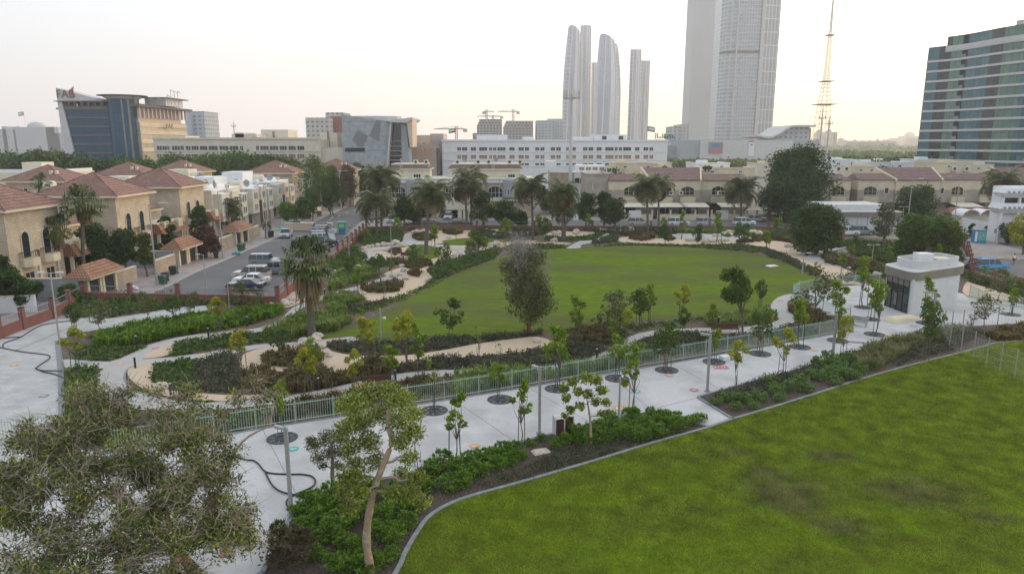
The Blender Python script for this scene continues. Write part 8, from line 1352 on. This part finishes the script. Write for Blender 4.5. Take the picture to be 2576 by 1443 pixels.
x, y = G(861, 587); e = thing('collection_booth', 'bright green and blue collection box on the pavement corner', 'collection box', (x, y, .04), .1); q = MB(); q.box(-.85, -.6, .95, .85, .6, 2.3, 'green'); q.box(-.6, -.5, 0, .6, .5, .95, 'blue'); q.build('body', e); q = MB(); q.box(-.5, -.62, 1.3, .5, -.6, 1.9, 'mint'); q.build('panel', e); q = MB(); q.box(-.9, -.65, 2.3, .9, .65, 2.4, 'mint'); q.build('lid', e)
x, y = G(835, 580); e = thing('low_wall', 'long low sand coloured wall left of the green booth', 'wall', (x, y, 0)); q = MB(); q.box(-12.5*.8, 0, 0, 0, 1.0, 1.5, 'warmwall'); q.box(-10.1, -.1, 1.5, .1, 1.1, 1.62, 'cream'); q.build('wall', e)
def ad():
    x, y = G(2460, 611); e = thing('advert_box', 'blue advertising booth standing on the right pavement', 'advertising booth', (x, y, .06), -.12); q = MB(); q.box(-1.0, -.6, 0, 1.0, .6, 2.4, 'blue'); q.build('body', e); q = MB(); q.box(-.45, -.63, .4, .9, -.6, 2.2, 'teal'); [q.ico((.22+.28*cos(a), -.63, 1.3+.34*sin(a)), .12, 1, .1, 1, 0, None, ('yellow', 'orange', 'green')[i % 3], 1) for i, a in enumerate([1.05*j for j in range(6)])]; q.build('poster', e); q = MB(); q.box(-.95, -.63, .3, -.55, -.6, 2.1, 'white'); q.build('side_poster', e); q = MB(); q.box(-1.1, -.7, 2.4, 1.1, .7, 2.52, 'cladding'); q.build('roof', e)
ad()
for i, (u, v, l) in enumerate([(727, 735, 'orange traffic cone on the parking corner pillar side'), (880, 572, 'orange traffic cone beside the road corner'), (678, 755, 'orange and white barrier cone by the red wall')]): x, y = G(u, v); e = thing('traffic_cone', l, 'traffic cone', (x, y, 0), 0, 'traffic cones'); q = MB(); q.box(-.25, -.25, 0, .25, .25, .05, 'dark'); q.build('base', e); q = MB(); q.lathe([(.2, .05), (.13, .35)], 10, m='red'); q.lathe([(.13, .351), (.09, .55)], 10, m='white'); q.lathe([(.09, .551), (.03, .8)], 10, m='red'); q.build('cone', e)
def camera_pole():
    x, y = G(959, 862); zt = topz(957, 775, y); e = thing('camera_pole', 'grey pole with white security camera at the lawn corner', 'security camera', (x, y, 0)); q = MB(); q.tube([(0, 0, 0), (0, 0, zt)], .08, 8, 'metal'); q.build('pole', e); q = MB(); q.tube([(0, 0, zt-.9), (.35, -.1, zt-.85)], .05, 5, 'slab'); q.ico((.42, -.12, zt-.9), .15, 1, 1, 1, 0, None, 'white', 1); q.build('camera', e)
camera_pole()
# hoses
def hose(l, pts, r=.045, z=.06): p = smoothpoly([(*G(u, v), z) for u, v in pts], 5, False); o = Vector((p[0][0], p[0][1], 0)); q = MB(); q.tube([Vector(a)-o for a in p], r, 6, 'rubber'); ob = q.build('hose', loc=o, smooth=True); tag(ob, l, 'hose', 'black irrigation hoses')
kk = lambda l, x0, y0: [(x0*.6289+a*.2502, y0*.6289+b*.2502) for a, b in l]
hose('black hose loop round the nearest park lamp', [(545, 1147), (590, 1150), (620, 1158)]+kk([(-30, 310), (30, 350), (110, 430), (320, 450), (450, 450), (560, 470), (598, 520), (560, 580), (400, 650), (320, 700), (308, 750), (340, 785), (400, 803)], 1024, 1720)); hose('second black hose strand crossing before the nearest park lamp', kk([(90, 420), (150, 540), (220, 610), (330, 650), (480, 665), (600, 670)], 1024, 1720), z=.08)
hose('black hose snaking over the left plaza, long strand', kk([(-40, 475), (0, 480), (200, 520), (400, 545), (490, 560), (500, 590), (430, 640), (370, 680), (370, 700), (450, 715), (560, 715), (650, 725)], 0, 1200)); hose('black hose strand beside the long plaza one', kk([(365, 690), (430, 725), (520, 742), (600, 770), (640, 790)], 0, 1200)); hose('black hose curving along the red wall', kk([(-40, 390), (200, 375)], 0, 1200)); hose('black hose bending from the plaza to the lamp post', kk([(35, 475), (30, 455), (60, 430), (200, 380), (330, 300), (430, 255), (550, 232), (700, 213), (780, 200)], 0, 1200))
# coloured game marks on the paving
def mark(l, u, v, m, sq=False, r=.34):
    x, y = G(u, v); q = MB(); q.lathe([(r, .02), (r, .024)], 20, m=m) if not sq else q.box(-.6, -.4, .02, .6, .4, .024, m); o = q.build('floor_marking', loc=(x, y, .018)); tag(o, l, 'floor marking', 'coloured marks on the paving'); w = MB()
    if sq: [w.box(-.48+i*.26, -.25+.1*(i % 2), .0245, -.42+i*.26, .22-.12*(i % 3), .026, 'white') for i in range(4)]
    else: w.box(-r*.55, -.04, .0245, r*.5, .04, .026, 'white'); w.box(-.04, -r*.4, .0245, .05, r*.2, .026, 'white')
    w.build('symbol', o)
for a in [('teal round mark beside the nearest park lamp', 738, 1129, 'teal'), ('orange round mark left of the tall lamp', 1195, 1122, 'orange'), ('orange round mark under the fullest ring tree', 1684, 944, 'orange'), ('red round mark left of the second square lamp', 1746, 981, 'red'), ('red rectangular panel right of the second square lamp', 1813, 924, 'red', True), ('orange rectangular panel behind the green bushes', 1568, 1027, 'orange', True), ('grey round cover on the spur to the lawn', 1758, 1040, 'grey'), ('orange round mark halfway along the promenade', 2047, 880, 'orange'), ('orange round mark before the kiosk tree ring', 2238, 845, 'orange'), ('orange round mark on the plaza before the glass front', 2215, 792, 'orange'), ('red round mark at the bottom by the big tree', 573, 1390, 'red'), ('red square panel on the path left of the bench', 912, 968, 'red', True, .3), ('red ring mark on the pale left path', 335, 807, 'red'), ('red ring mark on the curving near path', 391, 876, 'red'), ('orange mark at the path fork', 304, 916, 'orange'), ('orange mark on the middle path', 511, 892, 'orange'), ('lilac square panel at the plaza entry', 208, 915, 'lilac', True), ('grey round mark on the left plaza', 111, 996, 'lilac'), ('red panel hidden beneath the big twiggy tree', 215, 1254, 'red', True), ('red panel at the path end by the lawn', 845, 857, 'red', True), ('pale orange mark at the left plaza top', 35, 919, 'orange'), ('teal mark behind the fan shaped tree', 1600, 985, 'teal'), ('teal mark on the curved path behind the railing', 905, 991, 'teal'), ('grey cover right of the corner lamp', 1895, 978, 'grey'), ('grey round cover at the kiosk side', 2297, 820, 'grey'), ('red mark on the crescent path', 1964, 757, 'red'), ('teal mark on the crescent path', 1960, 780, 'teal'), ('orange mark on the path bend behind the railing', 1548, 886, 'orange')]: mark(*a)
x, y = G(2155, 861); o = MB().box(-1.3, -.35, .0, 1.3, .35, .01, 'kerb').build('drain_cover', loc=(x, y, .014), rz=-.3); tag(o, 'long grey drain cover between two iron rings before the kiosk', 'drain cover')
# rooftop tanks, coolers and dishes
TK = [(70, 452, 80, 1.5, 'cream'), (430, 447, 128, 1, 'white')]
def tank(l, x, y, z, r=1.0, Ln=2.2): e = thing('water_tank', l, 'water tank', (x, y, z), 0, 'rooftop water tanks'); q = MB(); q.tube([(-Ln/2-.2, 0, r+.2), (-Ln/2, 0, r+.2), (Ln/2, 0, r+.2), (Ln/2+.2, 0, r+.2)], [r*.7, r, r, r*.7], 12, 'ivory'); q.build('tank', e); q = MB(); [q.box(s-.08, -r*.6, 0, s+.08, r*.6, .35, 'metal') for s in (-Ln*.3, Ln*.3)]; q.build('cradle', e)
def cooler(l, x, y, z, rz=0, s=1.0): e = thing('cooling_unit', l, 'air conditioner', (x, y, z), rz, 'rooftop air conditioners'); q = MB(); q.box(-.5*s, -.25*s, .1, .5*s, .25*s, 1.0*s, 'ivory'); q.box(-.55*s, -.3*s, 0, .55*s, .3*s, .1, 'metal'); q.build('casing', e); q = MB(); pts = [(.30*s*cos(2*pi*i/12), -.26*s, .55*s+.30*s*sin(2*pi*i/12)) for i in range(12)]; q.face(pts, 'dark'); q.build('fan', e)
def dish(l, x, y, z, rz=0, r=.8): e = thing('satellite_dish', l, 'satellite dish', (x, y, z), rz, 'rooftop satellite dishes'); q = MB(); k = [(r*t*cos(a), -.25*t*t*r-.1, 1.1+r*t*sin(a)) for t in (1,) for a in [2*pi*i/14 for i in range(14)]]; c_ = (0, .12, 1.1); [q.face([c_, k[(i+1) % 14], k[i]], 'cladding') for i in range(14)]; q.build('bowl', e); q = MB(); q.tube([(0, .2, 0), (0, .15, 1.1)], .05, 5, 'metal'); q.tube([(0, .1, 1.1), (0, -.7, 1.2)], .025, 4, 'metal'); q.build('mast', e)
W1 = [(-62, 140, 8.9), (-68, 146, 8.9), (-61, 156, 8.2), (-67, 160, 8.2), (-62, 173, 8.7), (-70, 176, 8.7), (-80, 155, 8.6), (-86, 158, 8.6), (-78, 175, 9.4), (-84, 180, 9.4), (-110, 130, 9.6), (-114, 134, 9.6), (-90, 137, 9.0)]
for i, (x, y, z) in enumerate(W1): tank('white cylinder tank on the white houses roofs, %s nearest' % nth(i), x, y, z, .9)
for i, (x, y, z) in enumerate([(-60, 143, 8.9), (-64, 148, 8.9), (-60, 160, 8.2), (-64, 164, 8.2), (-61, 178, 8.7), (-82, 152, 8.6), (-76, 172, 9.4), (-65, 142, 8.9)]): dish('grey satellite dish on the white houses roofs, %s nearest' % nth(i), x, y, z, .3*i-.8); cooler('boxy cooler on the white houses roofs, %s nearest' % nth(i), x+1.6, y+1.5, z, pi/2)
Yv = 179.3; zr = xz(1288, 427, Yv)[1]+1.5; xa = xz(1010, 420, Yv)[0]; xb = xz(1300, 420, Yv)[0]
for i in range(12): x = xa+(xb-xa)*i/11+(.8 if i % 3 else 0); (cooler if i % 3 else dish)('pale %s on the ivory villa roof, %s from the left' % ('roof cooler' if i % 3 else 'dish', nth(i)), x, Yv+1.5, zr-.2, 0, 1.15 if i % 3 else .6) if not 1080 < 1010+290*i/11 < 1128 else None
for i, (u, v, Y) in enumerate([(1905, 391, 0), (1690, 487, 176), (1715, 487, 176), (1812, 487, 176), (1600, 487, 176)][1:]): x = xz(u-2, 489, 175.1)[0]; cooler('window cooler on the beige house balcony ledge, %s along' % nth(i), x, 175.2, xz(u, 491.5, 175.1)[1], 0, 1.1)
for i, (u, Y) in enumerate([(1768, 206), (1776, 206), (1785, 206), (1666, 206), (1674, 206), (2395, 213), (2425, 213), (2105, 216), (2125, 216), (2470, 216)]): p = P(u, 430 if u < 1790 else 434, Y-.5); cooler('far cooler %s in the row behind the beige ridges' % nth(i), p.x, Y-1.2, P(u, 424 if u < 1790 else 426, Y).z-.6, 0, 1.5)
# person, parasol bits on the pavement
def person():
    x, y = G(2549, 667); e = thing('person', 'person in white shirt and dark shorts walking on the right road', 'person', (x, y, 0), .4, 'people')
    V = [(0, 0, .93), (0, .02, 1.15), (0, .03, 1.38), (0, .02, 1.50), (0, -.01, 1.66), (-.1, 0, .90), (-.12, -.16, .50), (-.12, -.05, .08), (-.12, -.2, .03), (.1, 0, .90), (.12, .18, .52), (.12, .38, .14), (.12, .28, .04), (-.19, .03, 1.40), (-.27, .14, 1.14), (-.25, .02, .92), (.19, .03, 1.40), (.27, -.10, 1.14), (.24, -.26, .98)]
    E = [(0, 1), (1, 2), (2, 3), (3, 4), (0, 5), (5, 6), (6, 7), (7, 8), (0, 9), (9, 10), (10, 11), (11, 12), (2, 13), (13, 14), (14, 15), (2, 16), (16, 17), (17, 18)]
    R_ = [.13, .12, .14, .055, .105, .09, .06, .04, .04, .09, .06, .04, .04, .06, .042, .03, .06, .042, .03]
    def skin(name, V, E, R_, m):
        me = bpy.data.meshes.new(name); me.from_pydata(V, E, []); o = bpy.data.objects.new(name, me); COL.objects.link(o); o.modifiers.new('s', 'SKIN'); sv = me.skin_vertices[0].data
        for i, r in enumerate(R_): sv[i].radius = (r, r)
        sv[0].use_root = True; sb = o.modifiers.new('u', 'SUBSURF'); sb.levels = sb.render_levels = 1; dg = bpy.context.evaluated_depsgraph_get(); m2 = bpy.data.meshes.new_from_object(o.evaluated_get(dg)); bpy.data.objects.remove(o); m2.materials.clear(); m2.materials.append(MATS[m]); q = bpy.data.objects.new(name, m2); COL.objects.link(q); q.parent = e; return q
    mat('skin', (.30, .17, .11), (.27, .15, .10), 5)
    skin('body', V, E, R_, 'skin'); skin('shirt', [V[0], V[1], V[2], (0, .02, 1.45), V[13], (-.235, .09, 1.25), V[16], (.235, -.04, 1.25)], [(0, 1), (1, 2), (2, 3), (2, 4), (4, 5), (2, 6), (6, 7)], [.15, .145, .165, .07, .085, .07, .085, .07], 'white'); skin('shorts', [(0, 0, .95), V[5], (-.115, -.1, .62), V[9], (.115, .11, .64)], [(0, 1), (1, 2), (0, 3), (3, 4)], [.15, .115, .095, .115, .095], 'dark'); q = MB(); q.ico((0, .015, 1.72), .105, 1, 1.05, .75, .03, random.Random(1), 'dark', 2); q.build('hair', e)
person()
for l, u, v, m in (('pile of white plastic bags by the nearest canopy', 528, 758, 'white'), ('heap of blue and green toys on the pavement', 595, 641, 'blue')):
    x, y = G(u if m == 'blue' else 335, v if m == 'blue' else 728); e = thing('rubbish_bags' if m == 'white' else 'toy_heap', l, 'bags' if m == 'white' else 'toys', (x, y, .02)); rnd = random.Random(8); q = MB(); [q.ico((rnd.uniform(-.8, .8), rnd.uniform(-.4, .4), .22), rnd.uniform(.2, .36), 1, 1, .8, .15, rnd, m if i % 2 else ('white' if m == 'white' else 'green'), 1) for i in range(5)]; q.build('heap', e)
x0, y0 = G(672, 588); q = MB().box(-4, -3, 0, 0, 3, .03, 'green').build('artificial_turf', loc=(x0+3.5, y0+8, .02)); tag(q, 'bright green artificial turf strip before the white houses', 'turf mat')
# air
def haze():
    m = bpy.data.materials.new('haze_air'); m.use_nodes = True; t = m.node_tree; t.nodes.clear(); o = t.nodes.new('ShaderNodeOutputMaterial'); v = t.nodes.new('ShaderNodeVolumePrincipled')
    v.inputs['Color'].default_value = (1, 1, 1, 1); v.inputs['Density'].default_value = .00025; v.inputs['Anisotropy'].default_value = .35; t.links.new(v.outputs[0], o.inputs['Volume']); MATS['haze_air'] = m
    mb = MB(); mb.box(-3600, -200, -1.5, 3600, 3700, 372, 'haze_air'); h = mb.build('haze'); tag(h, kind='stuff')
haze()
